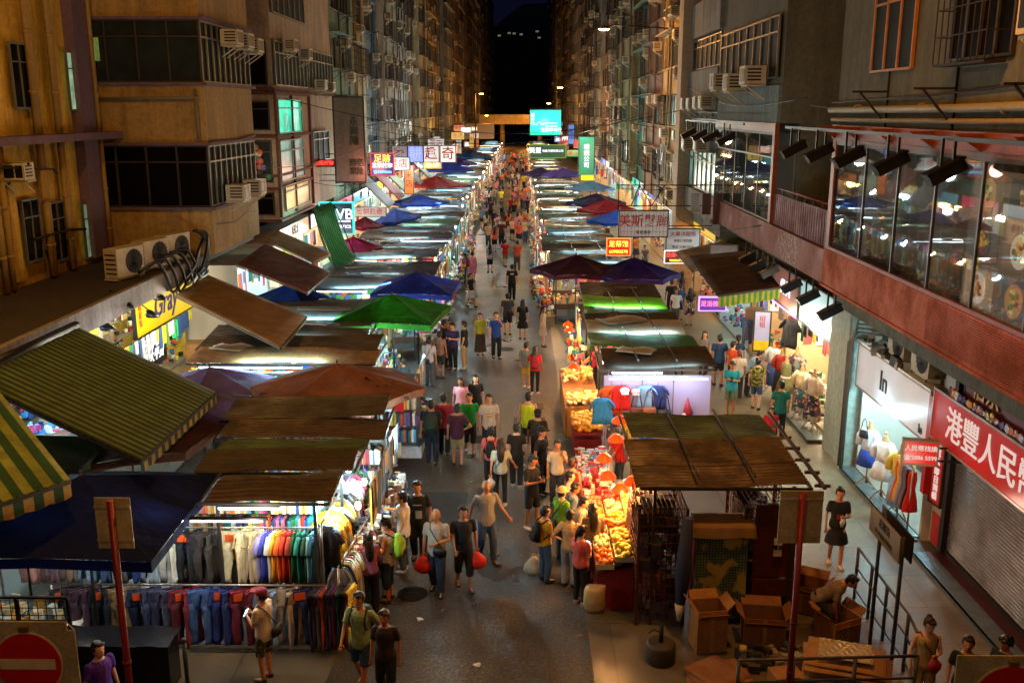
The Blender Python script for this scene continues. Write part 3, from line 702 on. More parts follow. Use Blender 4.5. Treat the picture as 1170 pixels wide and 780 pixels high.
# podium
mpod = wallmat('podium_roof', C('#3a2c22'), C('#0e0a08'), .6); mfas = wallmat('podium_fascia', C('#8b7f76'), C('#241c16'), .7)
e = thing('podium', 'dark flat roof over the left shops with a stained pale edge', 'roof', (0, 0, 0))
q = MB(); q.box(-13.6, -10.12, 8, 36, 3.86, 4.12); q.build('roof_deck', mpod, e)
q = MB(); q.box(-10.12, -9.98, 8, 30.0, 3.62, 4.17); q.build('edge_beam', mfas, e)
q = MB(); q.box(-13.4, -13.15, 13, 30, 0, 3.86); q.build('shop_wall', wallmat('shop_wall', C('#8a8378')), e)
for i, (x, y) in enumerate(((-11.0, 25.8), (-10.85, 27.3), (-10.7, 28.7))):
    o = put_ac(Vector((x, y, 4.22)), R(72), ('large outdoor air conditioner with a round fan on the left roof', 'second outdoor air conditioner on the left roof behind the round-fan one', 'white-rimmed outdoor air conditioner nearest the tan bay on the left roof')[i], True, 1.25)
put_ac(Vector((-12.3, 20.6, 4.3)), R(75), 'outdoor air conditioner on the podium roof against the yellow wall', True, 1.1)
put_ac(Vector((-12.55, 24.3, 6.9)), R(0), 'small air conditioner hanging from the yellow wall on a bracket', False, 1.0)
q = MB()
for k in range(5):
    y = 25.6 + k * .6; q.tube(spl([(-10.4, y, 4.3 + .05 * k), (-10.0, y + .3, 4.55), (-9.86, y + .6, 4.1), (-9.88, y + 1.0, 3.6 - .1 * (k % 2)), (-9.9, y + 1.8, 3.7), (-9.85, 28.6, 4.1), (-9.95, 29.7, 4.7)]), .045, 7)
for k in range(4): q.tube(spl([(-10.05, 29.5 - k * .1, 5.0), (-9.8, 29.75, 4.5 + k * .1), (-9.8, 29.3 - k * .2, 3.8), (-10.2, 28.9 - k * .3, 4.25)]), .04, 7)
tag(q.build('cable_bundle', plain('black_cable', C('#0a0a0a'), .4)), 'looping thick black cables over the left roof edge', 'cables')
# bay blocks
def glazed(q, x0, x1, y, z0, z1, n, face='y'):
    t = .06
    for i in range(n + 1):
        p = x0 + (x1 - x0) * i / n
        if face == 'y': q.box(p - t / 2, p + t / 2, y - .04, y + .02, z0, z1)
        else: q.box(y - .02, y + .04, p - t / 2, p + t / 2, z0, z1)
    for z in (z0, z0 + (z1 - z0) * .72, z1 - .05):
        if face == 'y': q.box(x0, x1, y - .05, y + .02, z, z + .05)
        else: q.box(y - .02, y + .05, x0, x1, z, z + .05)
m_gdirty = plain('dirty_glass', C('#262c2a'), .7, 0, .6, 2, 0); m_gblack = plain('black_glass', C('#0b0705'), .25, 0, .5, 2, 0)
e = thing('bay_building', 'tan building with dark glazed balconies jutting over the left awnings', 'building', (0, 0, 0))
q = MB()
for z0, z1 in ((4.15, 5.55), (7.6, 9.35), (11.25, 13.2), (15, 24)): q.box(-13.6, -9.7, 30.05, 35.3, z0, z1)
q.box(-13.6, -9.95, 30.3, 35.1, 4.2, 24); q.build('wall', mtan, e)
q = MB()
for z in (5.55, 7.52, 9.3, 11.2): q.box(-13.65, -9.55, 29.93, 35.4, z, z + .09)
q.build('ledge', mpur, e)
for z0, z1, md, mn in ((5.64, 7.52, m_gblack, 'lower'), (9.39, 11.2, m_gdirty, 'upper')):
    w = MB(); glazed(w, -13.5, -9.72, 30.05, z0, z1, 4); w = w.build('window', m_frame_d, e)
    g = MB(); g.box(-13.5, -9.76, 30.08, 30.11, z0, z1); g.build('pane', md, w)
    w = MB(); glazed(w, 30.1, 35.25, -9.72, z0, z1, 9, 'x'); w = w.build('window', m_frame, e)
    g = MB(); g.box(-9.78, -9.75, 30.1, 35.25, z0, z1); g.build('pane', m_gdirty, w)
w = MB(); w.box(-9.74, -9.738, 30, 30.01, 6, 6.01)
q = MB(); q.tube([(-9.62, 30.3, 7.62), (-9.6, 33, 7.58), (-9.62, 35.2, 7.7)], .04, 6); q.tube([(-13.4, 29.85, 8.9), (-9.8, 29.85, 8.95)], .05, 6); q.tube([(-9.9, 29.86, 7.7), (-9.9, 29.86, 9.2)], .05, 6); q.tube([(-9.6, 30.1, 5.1), (-9.58, 32, 4.95), (-9.6, 33.6, 5.15), (-9.6, 35, 5.0)], .015, 5)
q.build('drainpipe', m_pipe, e)
for i, (y, z, s) in enumerate(((31.6, 5.72, 1.1), (33.6, 5.74, 1.1), (32.1, 10.6, 1.0), (33.4, 10.58, 1.0), (34.6, 10.5, 1.0))):
    put_ac(Vector((-9.6, y, z)), R(90), f'window air conditioner on the tan bay, {("lower row nearer the cables", "lower row farther", "upper row nearest", "upper row middle", "upper row farthest")[i]}', False, s * 1.1)
inst('pane', P_LIT, e, (-13.2, 30.03, 10.0), 0, C('#3f4a20'), (.28, 1, .5))
# second bay block (39-50)
e = thing('bay_building', 'beige building with teal lit windows beside the tall grey sign', 'building', (0, 0, 0)); mb2 = wallmat('bay2_wall', C('#9b8670'), C('#201610'), .6); mbr = wallmat('bay2_trim', C('#5a2c20'), C('#140c08'), .5)
q = MB(); q.box(-13.4, -9.7, 38.4, 44.4, 4.3, 24); q.box(-13.4, -9.75, 44.4, 50.4, 4.2, 24); q.build('wall', mb2, e)
q = MB()
for z in (4.22, 5.5, 6.0, 7.5, 9.15, 9.3): q.box(-13.45, -9.6, 38.3, 44.5, z, z + .1)
for y in (38.35, 41.0, 44.4): q.box(-9.69, -9.58, y, y + .12, 4.4, 9.2)
q.box(-9.72, -9.6, 38.3, 50.4, 9.24, 9.33); q.build('ledge', mbr, e)
def bwin(e, y0, y1, z0, z1, n, m, col=None, x=-9.66):
    w = MB(); glazed(w, y0, y1, x + (.03 if x < 0 else -.03), z0, z1, n, 'x'); w = w.build('window', m_frame, e); g = MB(); g.box(x, x + .02, y0, y1, z0, z1); g.build('pane', m, w, col=col); return w
m_teal = lightbox('teal_window', C('#1fc9a0'), .55, .7); m_warmw = lightbox('warm_window', C('#b08c50'), .45, .8); m_paleint = lightbox('pale_interior', C('#6f9a90'), .28, .85)
bwin(e, 38.7, 42.8, 7.65, 9.0, 1, m_teal); bwin(e, 38.7, 42.8, 5.75, 7.4, 2, m_paleint); bwin(e, 39.2, 43.6, 4.55, 5.6, 1, m_warmw); bwin(e, 44.9, 48.5, 6.2, 7.6, 3, m_gdirty)
bwin(e, 38.6, 44.2, 9.5, 11.2, 8, m_gdirty); bwin(e, 44.6, 50.2, 9.5, 11.2, 8, m_gdirty); bwin(e, 38.6, 44.2, 12.2, 13.8, 6, m_gdirty)
for z0, z1, md in ((5.8, 7.4, m_gdirty), (9.5, 11.1, m_gblack), (7.8, 8.9, m_gblack), (4.5, 5.4, m_gblack)):
    w = MB(); glazed(w, -11.9, -9.9, 38.37, z0, z1, 3); w = w.build('window', m_frame_d, e); g = MB(); g.box(-11.9, -9.9, 38.36, 38.385, z0, z1); g.build('pane', md, w)
# soft toys piled behind the side window
q = MB()
for k in range(34):
    q.col = jit(C(rnd.choice(['#c9b79a', '#b85a48', '#8a6a3c', '#3c6a4a', '#c9c2b0', '#6a5a80', '#26201c']))); q.ball((rnd.uniform(-11.8, -10.0), 38.28 + rnd.uniform(-.05, .02), rnd.uniform(5.85, 7.2)), (.16, .08, .14), 7, 5)
tag(q.build('bundle_pile', attrmat()), 'pile of bundled bags and toys behind the side window of the beige building', 'bundles')
for i, (y, z) in enumerate(((40.3, 10.9), (43.0, 10.7), (46, 9.5), (48, 9.45), (41.5, 13.4))): put_ac(Vector((-9.62, y, z)), R(90), f'window air conditioner on the beige building with teal windows, {ORD[i]} along', False)
lamp((-10.0, 36.8, 6.6), 18, WHITE_L, .2)

# ------------------------------------------------------------------ RIGHT near: restaurant block with the rust parapet
mrust = sheetmat('rust_panel', C('#b04e10'), C('#5c280c'), .6, .75, .0); mgw = wallmat('grey_wall', C('#5c5844'), C('#1c140a'), .7); mora = wallmat('orange_wood', C('#8a3a12'), C('#2a1206'), .55, .45)
mpk = sheetmat('pink_panel', C('#8c4434'), C('#8a5c50'), .6, .6, .0, True)
e = thing('restaurant_building', 'grey building with a glazed restaurant floor above a rusty parapet', 'building', (0, 0, 0))
q = MB(); q.box(7.5, 20, 6, 23.7, 8.25, 22); q.box(7.75, 20, 6, 23.7, 3.9, 4.3); q.box(9.6, 9.9, 6, 23.7, 0, 8.2); q.box(8.2, 20, 23.4, 23.7, 5.2, 8.2); q.build('wall', mgw, e)
q = MB(); q.box(7.42, 7.56, 6, 23.72, 4.42, 5.28); q.box(7.38, 7.6, 6, 23.74, 4.36, 4.42)
for i in range(18): q.box(7.402, 7.42, 6, 17.4, 4.5 + i * .042, 4.515 + i * .042)
q.build('parapet', mrust, e)
q = MB(); q.box(7.42, 7.56, 23.72, 38.4, 4.40, 5.24); q.build('parapet', mpk, e)
q = MB(); q.box(7.44, 7.54, 6, 23.72, 5.281, 5.36); q.box(7.44, 7.6, 23.45, 23.7, 5.36, 7.92); q.box(7.44, 7.54, 6, 23.45, 7.86, 7.92); q.build('window_surround', mora, e)
q = MB(); q.box(7.40, 7.495, 6, 23.7, 7.93, 8.24)
for y in (10, 12, 14.0, 15.9, 17.8, 19.8, 21.8, 23.4):
    q.add([(7.4, y, 8.22), (7.4, y, 7.93), (6.95, y, 8.22), (7.4, y + .06, 8.22), (7.4, y + .06, 7.93), (6.95, y + .06, 8.22)], [(0, 1, 2), (5, 4, 3), (0, 2, 5, 3), (2, 1, 4, 5), (1, 0, 3, 4)])
q.build('awning_brackets', mora, e)
w = MB()
for y in (6.1, 9.2, 12.3, 14.1, 15.9, 17.7, 19.5, 21.4, 23.42): w.box(7.47, 7.52, y, y + .05, 5.36, 7.86)
w.box(7.45, 7.53, 6, 23.45, 7.78, 7.86); w = w.build('window', plain('glazing_bar', C('#4a4440'), .4, .5), e)
g = MB(); g.box(7.49, 7.5, 6, 23.44, 5.36, 7.8); g.build('pane', glassmat('restaurant_glass', (.8, .82, .82, 1), .05, .08), w)
q = MB(); q.grid(lambda u, v: (7.95 + .05 * math.sin(u * 210), 6 + u * 17.2, 5.3 + v * 2.8), 420, 2); q.build('curtain', plain('net_curtain', C('#857b6a'), .9), e)
q = MB(); q.box(7.6, 9.6, 6, 23.4, 5.2, 5.28); q.build('dining_floor', plain('dining_floor', C('#3a2a20'), .5), e)
# food posters inside the glass: plain bowls and plates of food
mp = attrmat('poster_print', .35, .02, 3); pe = thing('food_poster', 'large faded poster of noodle bowls and dishes behind the restaurant glass', 'poster', (7.55, 13.2, 5.35), R(-90))
q = MB(); q.col = C('#5b4630')
q.box(-3.2, 1.8, 0, .01, .0, 2.3)
mp = newmat('glowing_print'); a_ = mp[1].nodes.new('ShaderNodeVertexColor'); a_.layer_name = 'Col'; mp[1].links.new(a_.outputs[0], mp[2].inputs['Base Color']); mp[1].links.new(a_.outputs[0], mp[2].inputs['Emission Color']); mp[2].inputs['Emission Strength'].default_value = .34; mp = mp[0]  # print glows by its own colour in place of light from indoors
q.build('sheet', mp, pe)
q = MB(); r = random.Random(5)
for i in range(4):
    for j in range(3):
        cx, cz = -2.6 + i * 1.2, .38 + j * .76; q.col = C(('#8a6a4a', '#4a4038', '#6a5036', '#33302a')[(i + j) % 4]); q.box(cx - .5, cx + .5, -.014, -.004, cz - .31, cz + .31)
        q.col = C(('#b9ab95', '#3a3028', '#a5703a')[(i * 2 + j) % 3]); q.tube([(cx, -.015, cz), (cx, -.024, cz)], .27, 20)
        for k in range(16):
            q.col = C(r.choice(['#a8702c', '#7c4a1c', '#5c6a24', '#b89040', '#7a2c1c', '#c0a468'])); a = r.uniform(0, 6.28); rr = r.uniform(0, .18); q.ball((cx + math.cos(a) * rr, -.026, cz + math.sin(a) * rr), (.06, .01, .05), 7, 5)
q.build('dishes', mp, pe)
# upper wall: pipes, window, brackets
q = MB()
for z, x in ((8.66, 7.36), (8.44, 7.42)): q.tube([(x, 6, z), (x, 12, z + .02), (x, 16.5, z - .04), (x, 23.8, z - .08)], .075 if z > 8.5 else .05, 10)
for y in (13, 15.2, 18.4, 21.9): q.tube([(7.38, y, 8.62), (7.38, y + .05, 8.62)], .1, 8)
q.build('drainpipe', plain('sooty_pipe', C('#8a7a58'), .6), e)
q = MB(); q.tube([(7.45, 6, 9.05), (7.45, 14, 9.0), (7.44, 18, 8.85), (7.45, 24, 8.75)], .02, 5)
for y in (14.1, 17.3, 20.5): q.bar((7.5, y, 8.3), (6.9, y, 8.95), .04); q.bar((7.48, y, 8.95), (6.75, y, 8.95), .04); q.bar((7.48, y, 8.2), (7.48, y, 9.6), .04)
q.bar((7.5, 23.5, 8.6), (7.5, 26, 8.7), .03); q.build('bracket', m_iron, e)
w = MB(); glazed(w, 19.3, 21.5, 7.44, 9.35, 11.2, 3, 'x'); w = w.build('window', plain('orange_frame', C('#a0642a'), .5), e); g = MB(); g.box(7.455, 7.48, 19.3, 21.5, 9.35, 11.2); g.build('pane', m_gdirty, w)
w = MB(); glazed(w, 15.4, 17.6, 7.44, 9.4, 11.4, 4, 'x'); w = w.build('window', m_frame_d, e); g = MB(); g.box(7.455, 7.48, 15.4, 17.6, 9.4, 11.4); g.build('pane', m_gblack, w)
inst('window_cage', CAGE, e, (7.44, 17.45, 9.35), R(-90), sc=(1.2, .9, 1.1)); put_ac(Vector((7.44, 13.6, 9.6)), R(-90), 'orange-lit window air conditioner above the restaurant windows', False, 1.3)
# red balcony in the gap and the dark side wall
e = thing('red_balcony', 'dark red board balcony between the restaurant and the next building', 'balcony', (0, 0, 0))
q = MB(); q.box(7.55, 7.62, 23.75, 29.2, 5.25, 6.15)
for i in range(26): q.box(7.535, 7.55, 23.8 + i * .21, 23.92 + i * .21, 5.25, 6.13)
q.build('boards', sheetmat('red_boards', C('#6a1810'), C('#2a0a06'), .5), e); q = MB(); q.tube([(7.58, 23.75, 6.32), (7.58, 29.2, 6.32)], .03, 8)
for i in range(8): q.bar((7.58, 23.8 + i * .77, 6.15), (7.58, 23.8 + i * .77, 6.32), .03)
q.build('handrail', sheetmat('red_rail', C('#7a2a1c'), C('#2a0a06'), .5), e)
e = thing('corner_building', 'dark grey building with a glazed corner floor beyond the red balcony', 'building', (0, 0, 0)); mdk = wallmat('dark_side', C('#5a5848'), C('#14120a'), .6)
q = MB(); q.box(7.6, 18, 29.25, 38.4, 8.2, 24); q.box(8.2, 18, 29.25, 38.4, 3.9, 8.2); q.box(9.6, 18, 23.7, 29.25, 0, 24); q.build('wall', mdk, e)
q = MB(); q.box(7.5, 7.6, 29.3, 38.4, 8.22, 9.3); q.build('cladding', wallmat('pale_blue_wall', C('#6d7a76'), C('#241a10'), .6), e)
q = MB(); q.box(7.45, 7.58, 29.25, 29.5, 5.25, 8.2); q.box(7.45, 7.59, 29.5, 38.3, 7.92, 8.2); q.build('window_surround', mora, e)
w = MB(); glazed(w, 29.5, 38.2, 7.5, 5.26, 7.9, 5, 'x'); w = w.build('window', m_frame, e); g = MB(); g.box(7.49, 7.5, 29.5, 38.2, 5.26, 7.9); g.build('pane', glassmat('corner_glass', (.6, .64, .64, 1), .2, .12), w)
q = MB(); q.box(8.15, 8.19, 29.5, 38.3, 5.2, 7.9); q.build('inner_wall', plain('inner_wall', C('#6a6660'), .8), e)
bwin(e, 29.6, 38.0, 9.5, 11.3, 8, m_gdirty, x=7.5); bwin(e, 29.6, 38.0, 12.6, 14.2, 8, m_gdirty, x=7.5)
for i, (y, z) in enumerate(((31.0, 9.35), (33.6, 9.2), (36, 9.3))): put_ac(Vector((7.42, y, z)), R(-90), ('weathered air conditioner on the dark corner building, nearest to the side wall', 'weathered air conditioner on the dark corner building, middle of three', 'weathered air conditioner on the dark corner building, farthest of three')[i], False, 1.3)
# block with concrete column
e = thing('apartment_building', 'grey apartment block with a tall plain concrete column', 'building', (0, 0, 0))
q = MB(); q.box(7.85, 18, 38.45, 46.1, 3.6, 24); q.box(7.45, 7.85, 38.45, 45.0, 8.6, 10.2); q.box(7.45, 7.85, 38.45, 45.0, 11.6, 13.0); q.box(7.45, 7.85, 38.45, 45, 4.2, 5.2); q.build('wall', wallmat('wall_grey', C(WALLC['grey']), amount=.8), e)
q = MB(); q.box(7.1, 8.0, 45.0, 46.15, 0, 24); q.build('column', wallmat('column_concrete', C('#b09a80'), C('#3a2a1a'), .4), e)
bwin(e, 38.6, 44.8, 5.25, 6.9, 6, m_paleint, x=7.62); bwin(e, 38.6, 44.8, 10.25, 11.5, 6, m_gdirty, x=7.6); bwin(e, 38.6, 44.8, 7.3, 8.5, 5, m_gdirty, x=7.6)
for i, (y, z) in enumerate(((39.3, 8.65), (40.6, 8.65), (42.2, 8.6), (43.8, 8.62), (40, 6.95), (43, 6.9))): put_ac(Vector((7.5, y, z)), R(-90), f'old air conditioner on the block with the concrete column, {ORD[i]} of six', False, 1.1)
l = inst('laundry', LAUN[0], None, (6.5, 43, 7.0), R(-90), sc=(2, 1, 2)); tag(l, 'white shirts hung out beside the concrete column', 'laundry')
l = inst('laundry', LAUN[1], None, (6.2, 37.3, 5.4), R(0), sc=(1.2, 1, 1.5)); tag(l, 'dark clothes hanging above the white hanging signs', 'laundry')
# ------------------------------------------------------------------ market stalls
SH = {'brown': sheetmat('brown_sheet', C('#4a3c2c'), C('#20140a'), .6), 'green': sheetmat('green_sheet', C('#2a7a34'), C('#2c3418'), .4, .45, .1), 'lime': sheetmat('lime_sheet', C('#78c820'), C('#3c6a18'), .3, .4, .1),
      'grey': sheetmat('grey_sheet', C('#6c787c'), C('#3a3430'), .45, .4), 'dark': sheetmat('dark_sheet', C('#4a4038'), C('#1c1512'), .5), 'cream': sheetmat('cream_sheet', C('#b8a890'), C('#5a4430'), .4),
      'olive': sheetmat('olive_sheet', C('#3c5424'), C('#2a2010'), .5), 'blue grey': sheetmat('bluegrey_sheet', C('#5c7484'), C('#2c2c30'), .45, .4), 'plywood': sheetmat('ply_sheet', C('#8a6438'), C('#3c2612'), .5, .7, 0), 'rust': sheetmat('rustbrown_sheet', C('#54402e'), C('#2a180c'), .7)}
m_goods = attrmat('goods', .6, .25, 25); m_tube = emit('tube_white', (.8, .93, 1, 1), 5); m_tubew = emit('tube_warm', (1, .72, .38, 1), 5); m_bulb = emit('bulb_warm', (1, .62, .25, 1), 25); m_stallframe = plain('stall_frame', C('#3c3a38'), .5, .5)
m_greenframe = plain('green_frame', C('#2a3a24'), .5, .3)
GOODC = ['#c23a2c', '#d9a52c', '#2c5aa0', '#e2ddd0', '#1c1c22', '#3c8a4c', '#d9708c', '#7a4aa0', '#e07a2c', '#b8b0a0', '#2c8a98', '#e8d860', '#f2f0ea', '#8a2038', '#48608a', '#d8e4ea', '#c8b48a', '#56a0c8']
def csheet(q, x0, x1, y0, y1, z0, z1, amp=.014, per=.11, sagx=0.0):
    """corrugated sheet with ridges along x, z0 at y0, z1 at y1"""
    n = max(4, int((y1 - y0) / per * 4))
    q.grid(lambda u, v: (x0 + (x1 - x0) * u, y0 + (y1 - y0) * v, z0 + (z1 - z0) * v + amp * (1 if int(v * n) % 4 in (1, 2) else -1) + (sagx * (u - .5) + .02 * math.sin(u * 8 + y0 * 3) if sagx else 0)), 6 if sagx else 1, n, False, thick=.006)
def goods_mass(q, x0, x1, y0, y1, z0, z1, n, r, pal=GOODC, s=(.05, .16)):
    for _ in range(n):
        q.col = jit(C(r.choice(pal)), .2); a, b, c = (r.uniform(*s) for _ in range(3))
        x, y, z = r.uniform(x0, x1), r.uniform(y0, y1), r.uniform(z0, z1)
        q.cbox((x, y, z), (a, b, c), rz=r.uniform(-.6, .6), rx=r.uniform(-.2, .2))
def hanging(q, x0, y0, x1, y1, z, n, r, L=(.4, .8), w=.3, pal=GOODC):
    """flat things hung side by side along a line"""
    d = Vector((x1 - x0, y1 - y0, 0)); a = math.atan2(d.y, d.x)
    for k in range(n):
        t = (k + r.random() * .6) / n; p = Vector((x0, y0, z)) + d * t; h = r.uniform(*L); ww = w * r.uniform(.7, 1.2)
        q.col = jit(C(r.choice(pal)), .2); q.cbox((p.x, p.y, z - h / 2), (ww, .03, h), rz=a + r.uniform(-.25, .25), ry=r.uniform(-.04, .04))
STN = {}
def stall(side, x0, x1, y0, y1, z, panels, label, seed, light=1.0, lane_x=None, warm=False, goods=True, open_front=False, dens=1.0, tag_group=True, lamps=True, framem=None):
    """x0..x1 canopy, panels = [(frac0, frac1, colour, dz)] front (camera side) to back"""
    r = random.Random(seed)
    e = thing('market_stall', label, 'market stall', ((x0 + x1) / 2, (y0 + y1) / 2, 0), 0, 'covered market stalls of the street')
    ox, oy = (x0 + x1) / 2, (y0 + y1) / 2; L = y1 - y0
    for f0, f1, colr, dz in panels:
        q = MB(); ya, yb = y0 + L * f0 - oy, y0 + L * f1 - oy; jx = r.uniform(-.12, .12)
        csheet(q, x0 - ox + jx, x1 - ox + jx * .5, ya, yb, z + dz, z + dz + (.10 if f0 < .5 else -.06), per=.12 if L < 4 else .2, sagx=r.uniform(-.1, .1) if y0 < 60 else 0); q.build('canopy_sheet', SH[colr], e)
    if 22 < y0 < 75:
        for k in range(r.randrange(1, 4)):
            q = MB(); w_, d_ = r.choice(((1.6, .18), (2.2, .12), (.9, .6), (1.3, .8), (.5, .35))); bx, by, a_ = r.uniform(x0 - ox + .7, x1 - ox - .9), r.uniform(-L * .3, L * .3), r.uniform(-.4, .4)
            M_ = Matrix.Translation((bx, by, z + .17)) @ Matrix.Rotation(a_, 4, 'Z'); pc = r.choice(['#7a6a50', '#3c5c7c', '#5c5c5c', '#8a7a60', '#2c4a3c', '#a0a4a8'])
            q.grid(lambda u, v: M_ @ Vector(((u - .5) * w_, (v - .5) * d_, .03 * math.sin(u * 7 + k) * math.sin(v * 5))), 8, 4, True, thick=.02); q.build('loose_board' if d_ < .3 else 'tarp', plain('roof_junk' + pc, C(pc), .6), e)
    q = MB(); zf = z - .06
    for x in (x0 - ox, x1 - ox):
        q.bar((x, -L / 2, zf), (x, L / 2, zf + .05), .045)
    for k in range(3): y = -L / 2 + L * k / 2; q.bar((x0 - ox, y, zf), (x1 - ox, y, zf), .045)
    for k in range(2 if side > 0 else 0): x = (x0 - ox) + (x1 - x0) * (k + 1) / 3; q.bar((x, -L / 2, z + .16), (x, L / 2, z + .14), .03)
    for x in (x0 - ox + .25, x1 - ox - .25):
        for y in (-L / 2 + .12, L / 2 - .12): q.bar((x, y, 0), (x, y, zf), .05)
    q.build('frame', framem or m_stallframe, e)
    if lamps:
        k_ = r.random(); xa = x0 - ox + .3 + (x1 - x0) * (.0 if k_ < .5 else .4); xb = xa + (x1 - x0) * r.uniform(.35, .55)
        q = MB(); q.tube([(xa, -L / 2 + .02, z - .14), (xb, -L / 2 + .02, z - .14)], .022, 6); q.build('lamp_tube', m_tubew if warm else m_tube, e)
        q = MB(); q.box(xa, xb, -L / 2 - .02, -L / 2 + .06, z - .115, z - .09); q.build('lamp_housing', m_stallframe, e)
        if y0 > 22: lamp((0, -L / 2 - .06, z + .2), (22 if side < 0 and y0 < 60 else 16) * light, COOL_L if side < 0 or r.random() < .5 else WHITE_L, .2, e, 'AREA', sx=2.0, sy=.3)  # extra light above the gap, added to brighten the roof sheet in front
        lamp((0, -L / 2 + .15, z - .22), 26 * light, WARM_L if warm else (COOL_L if r.random() < .5 else WHITE_L), .25, e)
        lx = (lane_x if lane_x is not None else (x1 if side < 0 else x0)) - ox
        q = MB(); q.ball((lx - side * -.25, 0, z - .3), (.05, .05, .07), 8, 6); q.build('lamp_bulb', m_bulb if (warm or r.random() < .35) else emit('bulb_cool', (.9, .96, 1, 1), 25), e)
        lamp((lx + side * .1, 0, z - .42), (62 if y0 < 60 else 48) * light, WARM_L if (warm or (side > 0 and r.random() < .5) or y0 > 60 and r.random() < .55) else (COOL_L if side < 0 else WHITE_L), .06, e)
    if goods:
        q = MB(); q.box(x0 - ox + .2, x1 - ox - .2, -L / 2 + .5, L / 2 - .5, .55, .78)
        for x in (x0 - ox + .25, x1 - ox - .3): q.box(x, x + .06, -L / 2 + .55, L / 2 - .55, 0, .55)
        q.build('counter', plain('counter_cloth', C('#5a4a40'), .8), e)
        g = MB(); xa, xb = x0 - ox + .2, x1 - ox - .2
        goods_mass(g, xa, xb, -L / 2 + .5, L / 2 - .5, .8, 1.0, int(60 * dens), r)
        lx = (x1 if side < 0 else x0) - ox; dx = .45 if side < 0 else -.45
        goods_mass(g, lx - .1 if side < 0 else lx - .45, lx + .45 if side < 0 else lx + .1, -L / 2 + .15, L / 2 - .15, .35, 1.15, int(120 * dens), r)
        hanging(g, lx + dx * .3, -L / 2 + .1, lx + dx * .3, L / 2 - .1, 2.2, int(9 * dens) + 3, r, (.4, 1.0), .28)
        hanging(g, xa, -L / 2 + .22, xb, -L / 2 + .22, z - .3, int((xb - xa) * 4 * dens) + 4, r, (.35, .9), .22)
        g = g.build('stall_goods', m_goods, None, (ox, oy, 0)); tag(g, 'goods on the ' + label, 'goods', kind='stuff')
    return e
def umbrella(c, r, n, z, h, col, label, rot=0, tilt=(0, 0), pole=True, scallop=.12, square=False):
    e = thing('market_umbrella', label, 'umbrella', (c[0], c[1], 0)); q = MB(); apex = Vector((tilt[0] * -.0, 0, z + h))
    P = []
    for k in range(n):
        a = rot + 2 * math.pi * k / n; p = Vector((math.cos(a) * r, math.sin(a) * r, z)); p.z += tilt[0] * p.x + tilt[1] * p.y; P.append(p)
    for k in range(n):
        a, b = P[k], P[(k + 1) % n]
        def fn(u, v, a=a, b=b):
            p = apex.lerp(a.lerp(b, u), v); p.z -= .09 * math.sin(v * math.pi) * math.sin(u * math.pi) ; p.z += .05 * v * math.sin(u * math.pi); return p
        q.grid(fn, 5, 6, True)
        q.add([a, a.lerp(b, .5) + Vector((0, 0, .05)), b, b + Vector((0, 0, -.16)), a.lerp(b, .5) + Vector((0, 0, -.10)), a + Vector((0, 0, -.16))], [(0, 1, 4, 5), (1, 2, 3, 4)])
    m = MATS.get('umb' + col)
    if not m:
        m, nt, b, o = newmat('umb' + col); v = wcoords(nt); nn = noise(nt, v, 1.5, 5, .7)
        c_ = mix(nt, 1.0, C(col), ramp(nt, nn, [(.35, grey(.55)), (.65, G1)]), 'MULTIPLY'); b.inputs['Specular IOR Level'].default_value = .12
        if col == '#8a5a44': c_ = mix(nt, ramp(nt, noise(nt, v, 2.6, 3), [(.63, G0), (.66, grey(.85))]), c_, C('#1c1410'))
        nt.links.new(c_, b.inputs['Base Color']); b.inputs['Roughness'].default_value = .75
        tr = nt.nodes.new('ShaderNodeBsdfTranslucent'); nt.links.new(c_, tr.inputs[0]); ms = nt.nodes.new('ShaderNodeMixShader'); ms.inputs[0].default_value = .3
        nt.links.new(b.outputs[0], ms.inputs[1]); nt.links.new(tr.outputs[0], ms.inputs[2]); nt.links.new(ms.outputs[0], o.inputs[0]); bump(nt, b, noise(nt, v, 3, 3), .8, .09); MATS['umb' + col] = m
    q.build('canopy', m, e)
    f = MB()
    for p in P: f.bar(apex - Vector((0, 0, .06)), p - Vector((0, 0, .04)), .02); f.bar((0, 0, z - .25), apex.lerp(p, .5) - Vector((0, 0, .05)), .015)
    f.build('ribs', m_stallframe, e)
    f = MB(); f.tube([(0, 0, 0), (0, 0, z + h + .08)], .025, 8); f.build('pole', m_stallframe, e); return e

